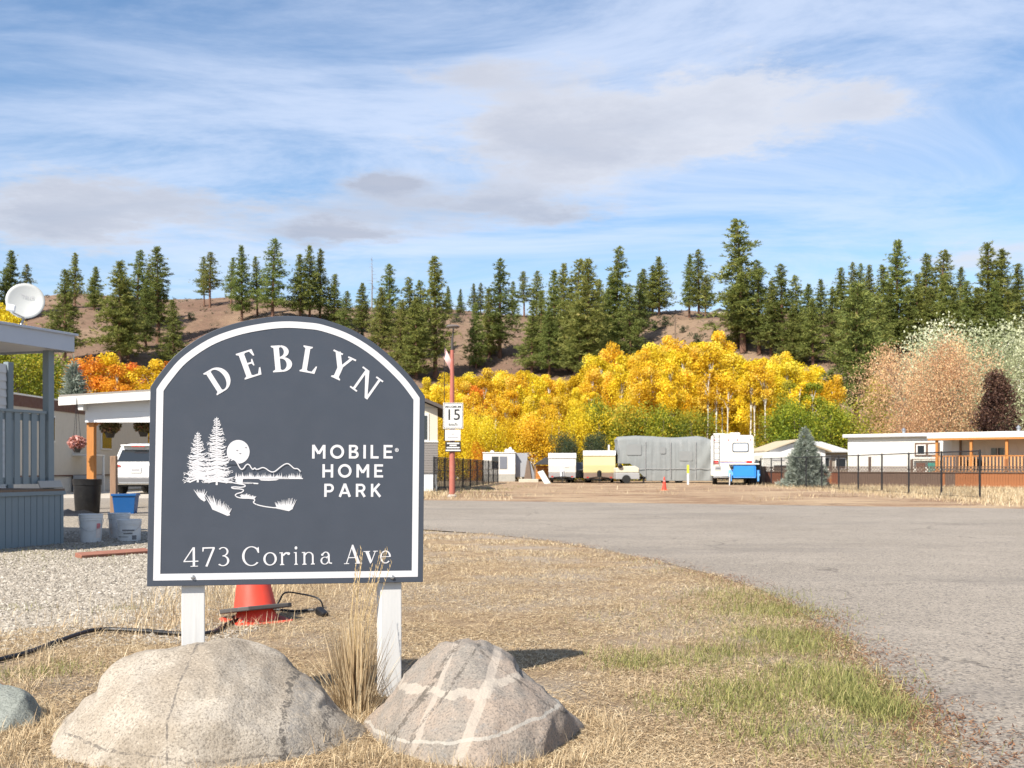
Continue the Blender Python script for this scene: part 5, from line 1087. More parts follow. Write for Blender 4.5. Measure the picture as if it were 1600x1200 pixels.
def build_pots():
    g = G(136.5, 803); t = thing('planter_tub', 'large black plastic planter tub at the foot of the carport post', 'tub', g)
    MB().lathe([(.235, 0), (.25, .03), (.285, .62), (.298, .63), (.302, .74), (.305, .755), (.29, .755), (.275, .70), (.26, .62)], 32).build('tub', BLACK, t, True)
    MB().lathe([(.26, .64), (.001, .68)], 24, cap=False).build('soil', mat('soil', (.05, .035, .025), .95), t)
    g = G(196.5, 803.5); t = thing('recycling_bin', 'blue plastic recycling bin beside the brown wooden post', 'bin', g, R(6)); B = mat('blue_plastic', (.006, .070, .22), .4, .08, 4)
    w0, w1, d0, d1, h = .20, .245, .15, .19, .445; mb = MB()
    vs = [(x * w, y * d, z) for z, w, d in ((0, w0, d0), (h, w1, d1), (h, w1 - .012, d1 - .012), (.02, w0 - .012, d0 - .012)) for x, y in ((-1, -1), (1, -1), (1, 1), (-1, 1))]
    fs = [(3, 2, 1, 0)] + [(4 * i + k, 4 * i + (k + 1) % 4, 4 * i + 4 + (k + 1) % 4, 4 * i + 4 + k) for i in range(3) for k in range(4)] + [(12, 13, 14, 15)]
    mb.add(vs, fs).build('body', B, t, bevel=.01); MB().box((0, -d1 - .008, h - .025), (2 * w1 + .03, .02, .05)).build('rim', B, t, bevel=.006)
    MB().box((w1 + .006, 0, h - .025), (.02, 2 * d1 + .02, .05)).build('rim', B, t, bevel=.006)
    g = G(178, 803.5); t = thing('wooden_post', 'short weathered brown wooden post next to the blue bin', 'post', g)
    MB().box((0, 0, .62), (.13, .13, 1.27)).build('post', mat('post_wood', (.24, .15, .095), .85, .3, 4, dirt=(.10, .06, .04), dirt_amt=.6, stretch=(6, 6, .5)), t, bevel=.012)
    def bucket(px, py, label, r0, r1, h, rz, lab=True, cols=None, sq=False):
        t = thing('bucket', label, 'bucket', G(px, py), rz, None)
        MB().lathe([(r0, 0), (r0 + .004, .01), (r1 - .006, h * .78), (r1 + .006, h * .785), (r1 + .006, h * .80), (r1 - .003, h * .805), (r1 - .002, h * .87), (r1 + .007, h * .875), (r1 + .007, h * .89), (r1, h * .895), (r1 + .002, h * .97), (r1 + .008, h * .975), (r1 + .006, h), (r1 - .008, h), (r1 - .012, h * .9), (r0 - .01, .02)], 28).build('body', PLASTIC_W, t, True)
        pts = [V((math.cos(a) * (r1 + .01), -abs(math.sin(a)) * (r1 + .03) - .0, h * .84 - abs(math.sin(a)) * h * .42)) for a in [math.pi * k / 14 for k in range(15)]]
        MB().tube(pts, .0028, 5).build('handle', STEEL, t, True)
        if lab:
            for nm, z0, z1, a0, a1, m in cols:
                mb = MB(); n = 8; vs = []; fs = []
                for k in range(n + 1):
                    a = R(a0 + (a1 - a0) * k / n)
                    for z in (z0, z1): rr = r0 + (r1 - r0) * z / .78 + .0035; vs.append((math.cos(a) * rr, math.sin(a) * rr, z * h))
                for k in range(n): fs.append((2 * k, 2 * k + 2, 2 * k + 3, 2 * k + 1))
                mb.add(vs, fs).build(nm, m, t, True)
    LP = mat('label_print', (.62, .55, .52), .5, .2, 30); LR = mat('label_red', (.55, .10, .12), .5, .15, 20); LG = mat('label_dark', (.16, .16, .17), .6, .3, 30)
    bucket(142, 848, 'white pail with a wire handle and red label on the gravel', .128, .152, .385, R(20), cols=[('label', .18, .66, -62, -30, LP), ('label_header', .50, .68, -60, -38, LR)])
    bucket(186, 841, 'white pail standing behind the square-printed bucket', .125, .148, .36, R(-10), cols=[('label', .2, .6, -120, -100, LP)])
    bucket(202, 846, 'short white bucket with dark printing, in front of another pail', .142, .158, .30, R(5), cols=[('label', .50, .56, -110, -50, LG), ('label', .36, .42, -105, -60, LG), ('label_corner', .1, .3, -62, -38, LG), ('label_line', .22, .25, -140, -80, LG)])
    t = thing('plastic_sheet', 'crumpled black plastic sheet on the ground beside the porch', 'sheet', G(112, 806)); mb = MB(); n = 14; vs = []
    for i in range(n):
        for j in range(n): x, y = (i / (n - 1) - .5) * 1.1, (j / (n - 1) - .5) * .7; e = max(0, 1 - (2 * abs(x) / 1.1) ** 2) * max(0, 1 - (2 * abs(y) / .7) ** 2); vs.append((x, y, .01 + e * (.10 + .09 * mnoise.noise(V((x * 5, y * 5, 2))))))
    mb.add(vs, [(i * n + j, (i + 1) * n + j, (i + 1) * n + j + 1, i * n + j + 1) for i in range(n - 1) for j in range(n - 1)]).build('sheet', BLACK, t, True)
build_pots()
def wheel(parent, c, r=.34, w=.22, rimm=None, axis='x'):
    prof = [(r * .62, -w / 2), (r * .93, -w / 2), (r, -w * .3), (r, w * .3), (r * .93, w / 2), (r * .62, w / 2)]
    rot = Matrix.Rotation(R(90), 4, 'Y' if axis == 'x' else 'X')
    o = MB().lathe(prof, 24).build('wheel', RUBBER, parent, True); o.matrix_local = Matrix.Translation(c) @ rot
    k = MB().lathe([(.02, -w * .36), (r * .35, -w * .40), (r * .6, -w * .46), (r * .64, -w * .3), (r * .64, w * .3), (r * .6, w * .46), (.02, w * .40)], 20).build('rim', rimm or STEEL, o, True); return o
def build_suv():
    d = 40.5; s = F / d; t = thing('parked_suv', 'white compact SUV parked tail-out under the carport', 'car', ((172.5 - CX) / s + .95, d, 0)); W = .95
    CW = mat('white_car_paint', (.64, .64, .63), .22, .02, 2, bump=0, spec=.6); TR = mat('tail_red', (.45, .02, .015), .25, .1, bump=0, spec=.6); GR = mat('bumper_grey', (.13, .13, .135), .6)
    # loft: (y, half width, z) rings from tail to nose
    secs = [(0.0, .88, .55, .98, .80), (.06, .93, .50, 1.12, .84), (.30, .95, .48, 1.16, .90), (3.3, .95, .48, 1.10, .9), (3.9, .92, .48, 1.02, .86), (4.4, .84, .50, .92, .78), (4.55, .72, .55, .85, .68)]
    vs, fs = [], []
    for y, hw, z0, z1, tw in secs: vs += [(-hw * .96, y, z0 - .12), (-hw, y, z0 + .1), (-hw, y, (z0 + z1) / 2 + .1), (-tw, y, z1 + .08), (tw, y, z1 + .08), (hw, y, (z0 + z1) / 2 + .1), (hw, y, z0 + .1), (hw * .96, y, z0 - .12)]
    for i in range(len(secs) - 1): fs += [(i * 8 + k, i * 8 + (k + 1) % 8, i * 8 + 8 + (k + 1) % 8, i * 8 + 8 + k) for k in range(8)]
    fs += [tuple(range(8)), tuple(reversed(range(len(secs) * 8 - 8, len(secs) * 8)))]
    b = MB().add(vs, fs).build('body', CW, t, bevel=.05, seg=3)
    gh = [(.10, .88, 1.15), (.55, .76, 1.80), (1.2, .76, 1.90), (2.2, .76, 1.88), (3.25, .84, 1.16)]
    vs, fs = [], []
    for y, hw, z in gh: vs += [(-max(hw, .88), y if z < 1.3 else y, 1.12), (-hw, y, z), (-hw * .8, y, z + .03), (hw * .8, y, z + .03), (hw, y, z), (max(hw, .88), y, 1.12)]
    for i in range(4): fs += [(i * 6 + k, i * 6 + k + 1, i * 6 + 7 + k, i * 6 + 6 + k) for k in range(5)]
    fs += [(0, 1, 2, 3, 4, 5), tuple(reversed(range(24, 30)))]; MB().add(vs, fs).build('roof', CW, t, bevel=.04, seg=3)
    f = lambda z: .10 + (z - 1.18) / (1.83 - 1.18) * .45
    MB().add([(-.74, f(1.24) - .03, 1.24), (.74, f(1.24) - .03, 1.24), (.66, f(1.68) - .03, 1.68), (-.66, f(1.68) - .03, 1.68), (-.74, f(1.24) + .05, 1.24), (.74, f(1.24) + .05, 1.24), (.66, f(1.68) + .05, 1.68), (-.66, f(1.68) + .05, 1.68)], [(0, 1, 2, 3), (4, 7, 6, 5), (0, 4, 5, 1), (1, 5, 6, 2), (2, 6, 7, 3), (3, 7, 4, 0)]).build('rear_window', GLASS, t, bevel=.01)
    MB().box((0, .42, 1.83), (1.34, .34, .04), 0, R(-6)).build('spoiler', CW, t, bevel=.012); MB().box((0, .245, 1.80), (.5, .03, .025)).build('brake_light', TR, t)
    for sx in (-1, 1): MB().prism([(sx * .94, 1.02), (sx * .95, 1.20), (sx * .55, 1.10), (sx * .56, 1.05)], (0, -.035, 0), (1, 0, 0), (0, 0, 1), (0, .14, 0)).build('tail_light', TR, t, bevel=.008)
    MB().box((0, -.012, .53), (1.78, .12, .24)).build('bumper', GR, t, bevel=.04); MB().box((0, -.08, .44), (1.2, .02, .035)).build('bumper_trim', STEEL, t)
    p = MB().box((0, -.022, .92), (.40, .02, .20)).build('number_plate', WHITE, t, bevel=.004); MB().box((0, -.034, .92), (.30, .004, .07)).build('plate_print', GREYINK, p)
    for x in (-.80, .80):
        for y in (.85, 3.55): wheel(t, (x, y, .34), .34, .22)
    MB().box((0, 1.9, .38), (1.5, 3.4, .16)).build('underbody', RUBBER, t)
build_suv()

# ---------------------------------------------------------------- lamp post with the speed sign; grey and white house, black fence
def build_lamp_post():
    g = G(706.5, 777); t = thing('lamp_post', 'salmon red lamp post carrying speed and notice signs by the road', 'lamp post', g); d = g.y; s = F / d
    SAL = mat('salmon_paint', (.36, .115, .085), .55, .12, 3, dirt=(.50, .24, .19), dirt_amt=.4); zt = EYE + (YH - 547) / s
    MB().tube([(0, 0, 0), (0, 0, 2.4), (0, 0, zt)], [.105, .09, .06], 20).build('pole', SAL, t, True); MB().lathe([(.16, 0), (.16, .05), (.11, .10)], 20).build('footing', mat('concrete', (.36, .33, .29), .9), t, True)
    zl = EYE + (YH - 511) / s; nk = MB().tube([(0, 0, zt), (0, 0, zt + .28), (.03, 0, zl - .2), (.05, 0, zl)], [.05, .045, .022, .022], 10).build('neck', mat('dark_bronze', (.06, .05, .045), .5), t, True)
    hd = MB().lathe([(.02, -.03), (.14, -.05), (.235, -.01), (.24, .02), (.17, .065), (.02, .085)], 28, (.02, 0, zl)).build('lamp_head', mat('lamp_head_grey', (.13, .11, .10), .5), t, True); MB().lathe([(.12, -.058), (.12, -.05)], 20, (.02, 0, zl)).build('lens', PALEGLASS, hd, True)
    def plate(nm, px0, px1, py0, py1, m, y=-.13):
        w = (px1 - px0) / s; h = (py1 - py0) / s; c = P((px0 + px1) / 2, (py0 + py1) / 2, d + y) - g; c.y = y
        return MB().box(c, (w, .012, h)).build(nm, m, t, bevel=.003), c, w, h
    SW = mat('sign_sheeting', (.60, .60, .58), .4, .04, 5, bump=0)
    o, c, w, h = plate('speed_sign', 692.5, 723.5, 629.5, 670, SW); fr = rect(c.x - w / 2 + .02, c.z - h / 2 + .02, w - .04, h - .04); f = Flat(c.y - .0075)
    a = [V(p) for p in fr]; b = inset(fr, .018)
    for i in range(4): f.poly([a[i], a[(i + 1) % 4], b[(i + 1) % 4], b[i]])
    f.build('frame_line', o, INK)
    rx = (R(90), 0, 0); text_mesh('lettering', 'MAXIMUM', .115, INK, o, (c.x, c.y - .008, c.z + .30), rx, sx=1.0, bold=.003); text_mesh('number', '15', .52, INK, o, (c.x, c.y - .008, c.z + .02), rx, sx=1.0, bold=.006); text_mesh('lettering', 'km/h', .15, INK, o, (c.x, c.y - .008, c.z - .295), rx, bold=.003)
    o, c, w, h = plate('notice_sign', 695.5, 719.5, 671.5, 688.5, SW)
    for k, (zz, ww) in enumerate(((.04, .10), (-.08, .36))): MB().box((c.x, c.y - .009, c.z + zz), (ww, .004, .028)).build('print_line', GREYINK, o)
    o, c, w, h = plate('notice_sign', 696, 720, 690, 706, INK)
    for zz, ww in ((.115, .42), (.045, .24), (-.03, .44), (-.12, .5)): MB().box((c.x, c.y - .009, c.z + zz), (ww, .004, .045)).build('print_line', SW, o)
    for zz in (1.75, 2.35, 2.9): MB().tube([(0, -.12, zz), (0, 0, zz)], .02, 6).build('bracket', STEEL, t)
    # pennant on its own thin staff
    q = P(694.5, 640, d); t2 = thing('flag', 'faded pink pennant on a thin staff tied to the lamp post', 'flag', (q.x, d - .02, 1.9)); z1 = EYE + (YH - 540) / s - 1.9
    MB().tube([(0, 0, 0), (0, 0, z1)], [.016, .010], 6).build('staff', BLACKMETAL, t2)
    n = 10; vs = []
    for i in range(n + 1):
        q = i / n
        for j in range(5):
            r_ = j / 4; x = q * .27 + .02 * math.sin(r_ * 4); top = z1 - q * .55; bot = z1 - .42 - q * .60 * 1.05; vs.append((x - .01, .05 * math.sin(q * 6 + r_ * 3), top + (bot - top) * r_ * (1 - .25 * q)))
    fs = [(i * 5 + j, i * 5 + j + 1, i * 5 + 6 + j, i * 5 + 5 + j) for i in range(n) for j in range(4)]
    o = MB().add(vs, fs).build('cloth', mat('pink_cloth', (.62, .40, .38), .9, .08, 5, bump=.1), t2, True); sm = o.modifiers.new('s', 'SOLIDIFY'); sm.thickness = .004
build_lamp_post()
def build_grey_house():
    c = P(694, 700, 51.); t = thing('grey_house', 'grey and cream sided house partly hidden behind the sign', 'house', (c.x, 46.5, 0), R(4)); W, D = 9., 8.
    CR = mat('cream_siding', (.50, .46, .38), .6, .05, 2); GY = mat('grey_siding', (.18, .165, .155), .65, .06, 2); zr = 3.6
    MB().box((-W / 2, D / 2, 2.82), (W, D, 1.45)).build('upper_wall', CR, t); MB().box((-W / 2, D / 2, 1.44), (W + .03, D + .03, 1.32)).build('lower_wall', GY, t); MB().box((-W / 2, D / 2, .39), (W - .04, D - .04, .78)).build('skirting', mat('pale_blue_skirting', (.55, .57, .60), .6), t)
    for k in range(12): MB().box((-W / 2, -.022, .84 + k * .105), (W + .02, .02, .10), 0, R(-6)).build('siding_board', GY, t)
    MB().box((-W / 2, -.03, 2.12), (W + .05, .06, .06)).build('belt_trim', WHITE, t)
    RF = mat('asphalt_roof', (.085, .072, .065), .9, .2, 5)
    ov = .5; rise = .42
    MB().prism([(ov, zr - .22), (-W / 2, zr + W / 2 * rise), (-W - ov, zr - .22), (-W - ov, zr - .08), (-W / 2, zr + W / 2 * rise + .15), (ov, zr - .08)], (0, -.4, 0), (1, 0, 0), (0, 0, 1), (0, D + .8, 0)).build('roof', RF, t)
    MB().prism([(0, zr - .05), (-W / 2, zr + W / 2 * rise - .1), (-W, zr - .05)], (0, .05, 0), (1, 0, 0), (0, 0, 1), (0, D - .1, 0)).build('gable', CR, t)
    for x in (-.62, -3.2, -6.4):
        f = MB().box((x, -.01, 2.72), (.5 if x > -1 else 1.3, .06, 1.2)).build('window', WHITE, t, bevel=.01); MB().box((x, -.03, 2.72), (.36 if x > -1 else 1.12, .05, 1.02)).build('pane', GLASS, f)
build_grey_house()
def chain_fence(name, label, pts, h, mid=True, infill=None, post_r=.034, wire=True, cell=.055):
    t = thing(name, label, 'fence', (pts[0][0], pts[0][1], 0)); o = V((pts[0][0], pts[0][1], 0))
    pm = MB().tube([(0, 0, -.02), (0, 0, h)], post_r, 8).mesh('post', True); cm = MB().ball((0, 0, h + .012), (post_r * 1.2, post_r * 1.2, .03), 8, 4).mesh('post_cap', True)
    mb = MB(); first = True
    for i, p in enumerate(pts):
        q = link_mesh('post', pm, BLACKMETAL, t, V((*p, 0)) - o); link_mesh('post_cap', cm, BLACKMETAL, q)
    for a, b in zip(pts[:-1], pts[1:]):
        a3 = V((*a, 0)) - o; b3 = V((*b, 0)) - o; L = (b3 - a3).length; e = (b3 - a3) / L
        MB().tube([a3 + V((0, 0, h)), b3 + V((0, 0, h))], .023, 6).build('top_rail', BLACKMETAL, t, True)
        MB().tube([a3 + V((0, 0, .09)), b3 + V((0, 0, .09))], .008, 5).build('bottom_wire', BLACKMETAL, t, True)
        if mid: MB().tube([a3 + V((0, 0, h * .62)), b3 + V((0, 0, h * .62))], .015, 6).build('middle_rail', BLACKMETAL, t, True)
        n = V((-e.y, e.x, 0)) * .0016; z0, z1 = .06, h - .02; hh = z1 - z0; k = -hh
        if wire:
            while k < L:
                for sg in (1, -1):
                    s0, s1 = max(0, -k) if True else 0, min(hh, L - k)
                    if s1 > s0:
                        q0, q1 = (k + s0, k + s1); y0, y1 = (z0 + s0, z0 + s1) if sg == 1 else (z1 - s0, z1 - s1); w = V((0, 0, .0016))
                        A, B_ = a3 + e * q0 + V((0, 0, y0)) + n * sg, a3 + e * q1 + V((0, 0, y1)) + n * sg
                        mb.add([A - w, B_ - w, B_ + w, A + w], [(0, 1, 2, 3)]); mb.add([A - n, B_ - n, B_ + n, A + n], [(0, 1, 2, 3)])
                k += cell * 1.414
        if infill: MB().add([a3 + V((0, 0, .05)) + n * 6, b3 + V((0, 0, .05)) + n * 6, b3 + V((0, 0, h - .03)) + n * 6, a3 + V((0, 0, h - .03)) + n * 6], [(0, 1, 2, 3)]).build('screen', infill, t)
    if wire: q = mb.build('wire_mesh', BLACKMETAL, t); q['kind'] = 'stuff'
    return t
def screen_mat():
    t = NT('shade_cloth'); b = t.n('ShaderNodeBsdfPrincipled'); b.inputs['Base Color'].default_value = (.016, .016, .018, 1); b.inputs['Roughness'].default_value = .9
    tr = t.n('ShaderNodeBsdfTransparent'); mx = t.n('ShaderNodeMixShader'); k = t.ramp(t.noise(3, 4, .6), .35, .7, .62, .95); t.l(k, mx.inputs[0]); t.l(tr.outputs[0], mx.inputs[1]); t.l(b.outputs[0], mx.inputs[2]); t.l(mx.outputs[0], t.out.inputs[0]); return t.m
pts = [tuple(V((-3.13, 43.6)).lerp(V((-.93, 72.)), k / 9)) for k in range(10)]
chain_fence('chain_link_fence', 'black screened chain-link fence beside the lamp post and grey house', pts, 1.42, infill=screen_mat(), wire=False)

# ---------------------------------------------------------------- trailers and motorhome at the back of the lot
RVW = mat('rv_white', (.62, .605, .56), .35, .03, 1.5, dirt=(.55, .50, .40), dirt_amt=.25, bump=0, spec=.5)
CREAMP = mat('cream_panel', (.58, .50, .26), .4, .05, 1.5, bump=0); CHROME = mat('dull_chrome', (.5, .5, .5), .25, .1, metal=.9, bump=0)
LENSR = mat('red_lens', (.40, .02, .015), .25, .1, bump=0); GREYP = mat('grey_panel', (.30, .30, .30), .5, .08, 2)
def lot(px, d): return V(((px - CX) / F * d, d, 0))
def rrect(w, h, r, n=5, z0=0.):
    o = []
    for cx, cz, a0 in ((w / 2 - r, z0 + r, -90), (w / 2 - r, z0 + h - r, 0), (-w / 2 + r, z0 + h - r, 90), (-w / 2 + r, z0 + r, 180)):
        o += [(cx + r * math.cos(R(a0 + 90 * k / n)), cz + r * math.sin(R(a0 + 90 * k / n))) for k in range(n + 1)]
    return o
def build_motorhome():
    d = 64.; s = F / d; W = 2.46; t = thing('motorhome', 'cream white motorhome seen from behind with ladder and rear window', 'motorhome', lot(1144, d), R(-10.4)); H_ = EYE + (YH - 680) / s; z0 = .50; L = 6.6
    MB().prism(rrect(W, H_ - z0, .14, 4, z0), (0, 0, 0), (1, 0, 0), (0, 0, 1), (0, L, 0)).build('body', RVW, t, True)
    MB().prism([(L - .02, 1.85), (L + .95, 1.95), (L + 1.05, 2.35), (L + .7, H_ - .12), (L - .02, H_ - .05)], (-W / 2 + .05, 0, 0), (0, 1, 0), (0, 0, 1), (W - .1, 0, 0)).build('cab_over', RVW, t, bevel=.06)
    cab = MB().prism([(L - .02, .5), (L + 1.6, .5), (L + 1.65, 1.0), (L + .75, 1.12), (L + .45, 1.84), (L - .02, 1.84)], (-.98, 0, 0), (0, 1, 0), (0, 0, 1), (1.96, 0, 0)).build('cab', RVW, t, bevel=.05); MB().prism([(L + .10, 1.18), (L + .62, 1.18), (L + .40, 1.74), (L + .10, 1.74)], (-.985, 0, 0), (0, 1, 0), (0, 0, 1), (1.97, 0, 0)).build('cab_window', GLASS, cab)
    f = MB().prism(rrect(.94, .56, .09, 4, 0), (.48, -.022, 1.92), (1, 0, 0), (0, 0, 1), (0, .03, 0)).build('rear_window', BLACKMETAL, t, True); MB().prism(rrect(.84, .46, .07, 4, 0), (.48, -.03, 1.97), (1, 0, 0), (0, 0, 1), (0, .02, 0)).build('pane', PALEGLASS, f, True)
    ld = MB().tube([(-1.08, -.10, 1.15), (-1.08, -.10, H_ + .05), (-1.08, .25, H_ + .10)], .018, 6).build('ladder', CHROME, t, True); MB().tube([(-.76, -.10, 1.15), (-.76, -.10, H_ + .05), (-.76, .25, H_ + .10)], .018, 6).build('ladder_rail', CHROME, ld, True)
    for k in range(6): MB().tube([(-1.08, -.10, 1.28 + k * .33), (-.76, -.10, 1.28 + k * .33)], .015, 6).build('rung', CHROME, ld, True)
    for x in (-.95, .98): MB().box((x, -.022, 1.32), (.32, .04, .19)).build('tail_light', LENSR, t, bevel=.015)
    for x in (-1.02, -.22, .30, 1.05): MB().box((x, -.016, H_ - .28), (.07, .03, .06)).build('marker_light', LENSR, t, bevel=.008)
    for zz, m in ((1.36, REDINK), (1.30, mat('blue_stripe', (.10, .20, .42), .4, .1, bump=0))): MB().box((.1, -.006, zz), (W - .9, .012, .035)).build('stripe', m, t)
    MB().box((0, -.03, .86), (W - .04, .05, .66)).build('rear_cap', mat('cream_fibreglass', (.70, .65, .50), .4, .05, 2), t, bevel=.03)
    v = MB().box((-.82, -.06, .98), (.34, .02, .26)).build('vent', GREYP, t); MB().box((-.82, -.075, .98), (.28, .012, .03)).build('vent_slot', BLACK, v)
    MB().box((0, -.12, .47), (2.2, .12, .14)).build('bumper', CHROME, t, bevel=.02)
    for x in (-1.0, 1.0):
        wheel(t, (x, 1.3, .40), .40, .28); wheel(t, (x, L + .9, .40), .40, .26)
    MB().box((0, L / 2, .42), (1.6, L - .4, .2)).build('chassis', RUBBER, t)
    MB().box((.2, 2.2, H_ + .10), (.62, .9, .22)).build('air_conditioner', RVW, t, bevel=.05); MB().box((-.3, .9, H_ + .05), (.4, .4, .12)).build('roof_vent', RVW, t, bevel=.03); MB().box((-.75, .3, H_ + .06), (.7, .5, .10)).build('roof_rack', RVW, t, bevel=.02)
    for x in (-W / 2 - .005,):
        for y in (1.6, 4.2): f = MB().box((x, y, 2.05), (.03, .9, .55)).build('side_window', BLACKMETAL, t, bevel=.01); MB().box((x - .01, y, 2.05), (.02, .8, .46)).build('pane', PALEGLASS, f)
    mr = MB().tube([(-1.0, L + .4, 1.35), (-1.42, L + .42, 1.35)], .02, 6).build('mirror_arm', BLACKMETAL, t); MB().box((-1.46, L + .42, 1.38), (.22, .08, .34)).build('mirror', BLACK, mr, bevel=.02)
build_motorhome()
def build_blue_trailer():
    d = 62.; t = thing('utility_trailer', 'bright blue utility trailer with a white lid behind the motorhome', 'trailer', lot(1160, d), R(-10)); B = mat('bright_blue_paint', (.022, .205, .62), .45, .06, 3); BL = mat('light_blue_paint', (.10, .30, .62), .5, .08, 3)
    MB().box((.12, .95, .80), (1.28, 1.9, .76)).build('box', B, t, bevel=.015); MB().box((.10, .9, 1.22), (1.68, 2.0, .07)).build('lid', WHITE, t, bevel=.02)
    MB().box((.12, -.012, 1.13), (1.16, .02, .05)).build('gate_rail', BL, t); MB().box((.12, -.012, .46), (1.16, .02, .05)).build('gate_rail', BL, t)
    MB().box((.12, -.02, .80), (1.10, .02, .60)).build('tailgate', B, t, bevel=.006)
    for x in (-.64, .88):
        MB().prism([(-.1, .50), (.12, .88), (.68, .88), (.9, .50)], (x - .13, .4, 0), (0, 1, 0), (0, 0, 1), (.26, 0, 0)).build('mudguard', BL, t, bevel=.02); wheel(t, (x, .82, .30), .30, .2, PLASTIC_W)
        MB().box((x * 1.0, .05, .55), (.10, .08, .62)).build('corner_post', BL, t)
    MB().ball((-.58, -.02, 1.02), (.09, .05, .09), 12, 8).build('tail_light', BLACK, t, True)
    MB().tube([(.12, 1.9, .5), (.12, 3.2, .48)], .05, 6).build('drawbar', BLACKMETAL, t); MB().tube([(-.72, -.06, 0), (-.70, -.06, .7)], .03, 6).build('prop_stand', PLASTIC_W, t)
    # dark tarp-covered machine and grey bin at the fence end
    t = thing('tarped_machine', 'black tarpaulin-covered machine wedged beside the blue trailer', 'machine', lot(1181, 64.5)); vs = []; n = 12
    mb = MB(); mb.prism([(-.38, 0), (.40, 0), (.42, .5), (.22, 1.15), (-.1, 1.32), (-.34, 1.1), (-.42, .5)], (0, 0, 0), (1, 0, 0), (0, 0, 1), (0, 1.4, 0)); mb.build('cover', BLACK, t, bevel=.08)
build_blue_trailer()
def build_covered_rv():
    d = 71.; s = F / d; x0, x1 = (961 - CX) / s, (1118 - CX) / s; L = x1 - x0; t = thing('covered_camper', 'long fifth-wheel camper under a sagging grey fabric cover', 'camper', (x0, d, 0))
    nx, nz, W = 150, 44, 2.5; tx = [0, .04, .10, .22, .40, .52, .62, .72, .84, .92, 1.]; tz = [690, 684, 683, 682, 683, 684.5, 685, 684, 682.5, 684.5, 690]
    zt = lambda q: EYE + (YH - float(np.interp(q, tx, tz))) / s
    zbm = lambda q: 1.28 if q < .15 else (1.28 - (q - .15) / .16 * 1.0 if q < .31 else .16)
    vs, fs = [], []; prof = []
    for i in range(nx + 1):
        q = i / nx
        top, bot = zt(q), zbm(q); inx = .22 * (1 - q / .035) ** 2 if q < .035 else 0
        for j in range(nz + 1):
            r_ = j / nz
            if r_ < .55: y = 0; z = bot + (top - bot) * (r_ / .55); k = (r_ / .55); y = -.05 * math.sin(k * math.pi) + .30 * max(0, k - .9) ** 1.2 * 10 * .25
            else: k = (r_ - .55) / .45; y = .1 + k * (W - .2); z = top + .10 * math.sin(k * math.pi) - .015
            w = mnoise.noise(V((q * 14, z * 2.2, y))) * .012 + mnoise.noise(V((q * 26, z * .35, 5))) * .030 * max(0, 1.6 - .45 * z) + mnoise.noise(V((q * 60, z * .6, 3))) * .010
            # folds hanging from the ends
            f_ = .05 * math.sin((q * L * 5.0 + z * 2.6)) * max(0, 1 - q / .16) + .05 * math.sin(q * L * 6 - z * 3.4) * max(0, (q - .78) / .22)
            vs.append((q * L + inx, y + w + f_, z + (w * .5 if r_ >= .5 else 0)))
    for i in range(nx):
        for j in range(nz): a = i * (nz + 1) + j; fs.append((a, a + nz + 1, a + nz + 2, a + 1))
    for sd in (0, nx):
        base = sd * (nz + 1); k = len(vs); vs += [(vs[base + nz][0], W, zbm(sd / nx))]; fs.append(tuple(base + j for j in range(nz + 1)) + (k,) if sd else tuple(reversed([base + j for j in range(nz + 1)])) + (k,))
    COV = mat('grey_cover_fabric', (.21, .225, .225), .8, .07, .8, dirt=(.32, .33, .33), dirt_amt=.4, bump=.25, bscale=12, bdist=.02)
    MB().add(vs, fs).build('cover', COV, t, True)
    for px0, px1, py0, py1 in ((979, 1002, 694, 711), (1031, 1040, 698, 709), (1061, 1082, 705, 720)):
        a, b = P(px0, py1, d), P(px1, py0, d); MB().prism(rrect(b.x - a.x, b.z - a.z, .08), ((a.x + b.x) / 2 - x0, -.085, a.z), (1, 0, 0), (0, 0, 1), (0, .02, 0)).build('patch', mat('cover_patch', (.215, .225, .225), .85, .08, 2), t, True)
    for q in (.30, .55, .80): MB().box((q * L, -.10, 1.55), (.03, .02, 2.4)).build('strap', GREYP, t)
    MB().box((L * .6, -.10, .95), (L * .78, .02, .025)).build('seam', GREYP, t)
    for x in (3.3, 4.2): wheel(t, (x, .28, .36), .36, .25, axis='y')
    MB().box((L / 2 + .6, W / 2, .33), (L - 2.2, 1.6, .14)).build('chassis', RUBBER, t); 
    MB().box((1.9, .3, .30), (.10, .10, .9)).build('landing_leg', BLACKMETAL, t); MB().box((1.9, .3, .03), (.5, .3, .05)).build('jack_pad', BLACKMETAL, t)
build_covered_rv()
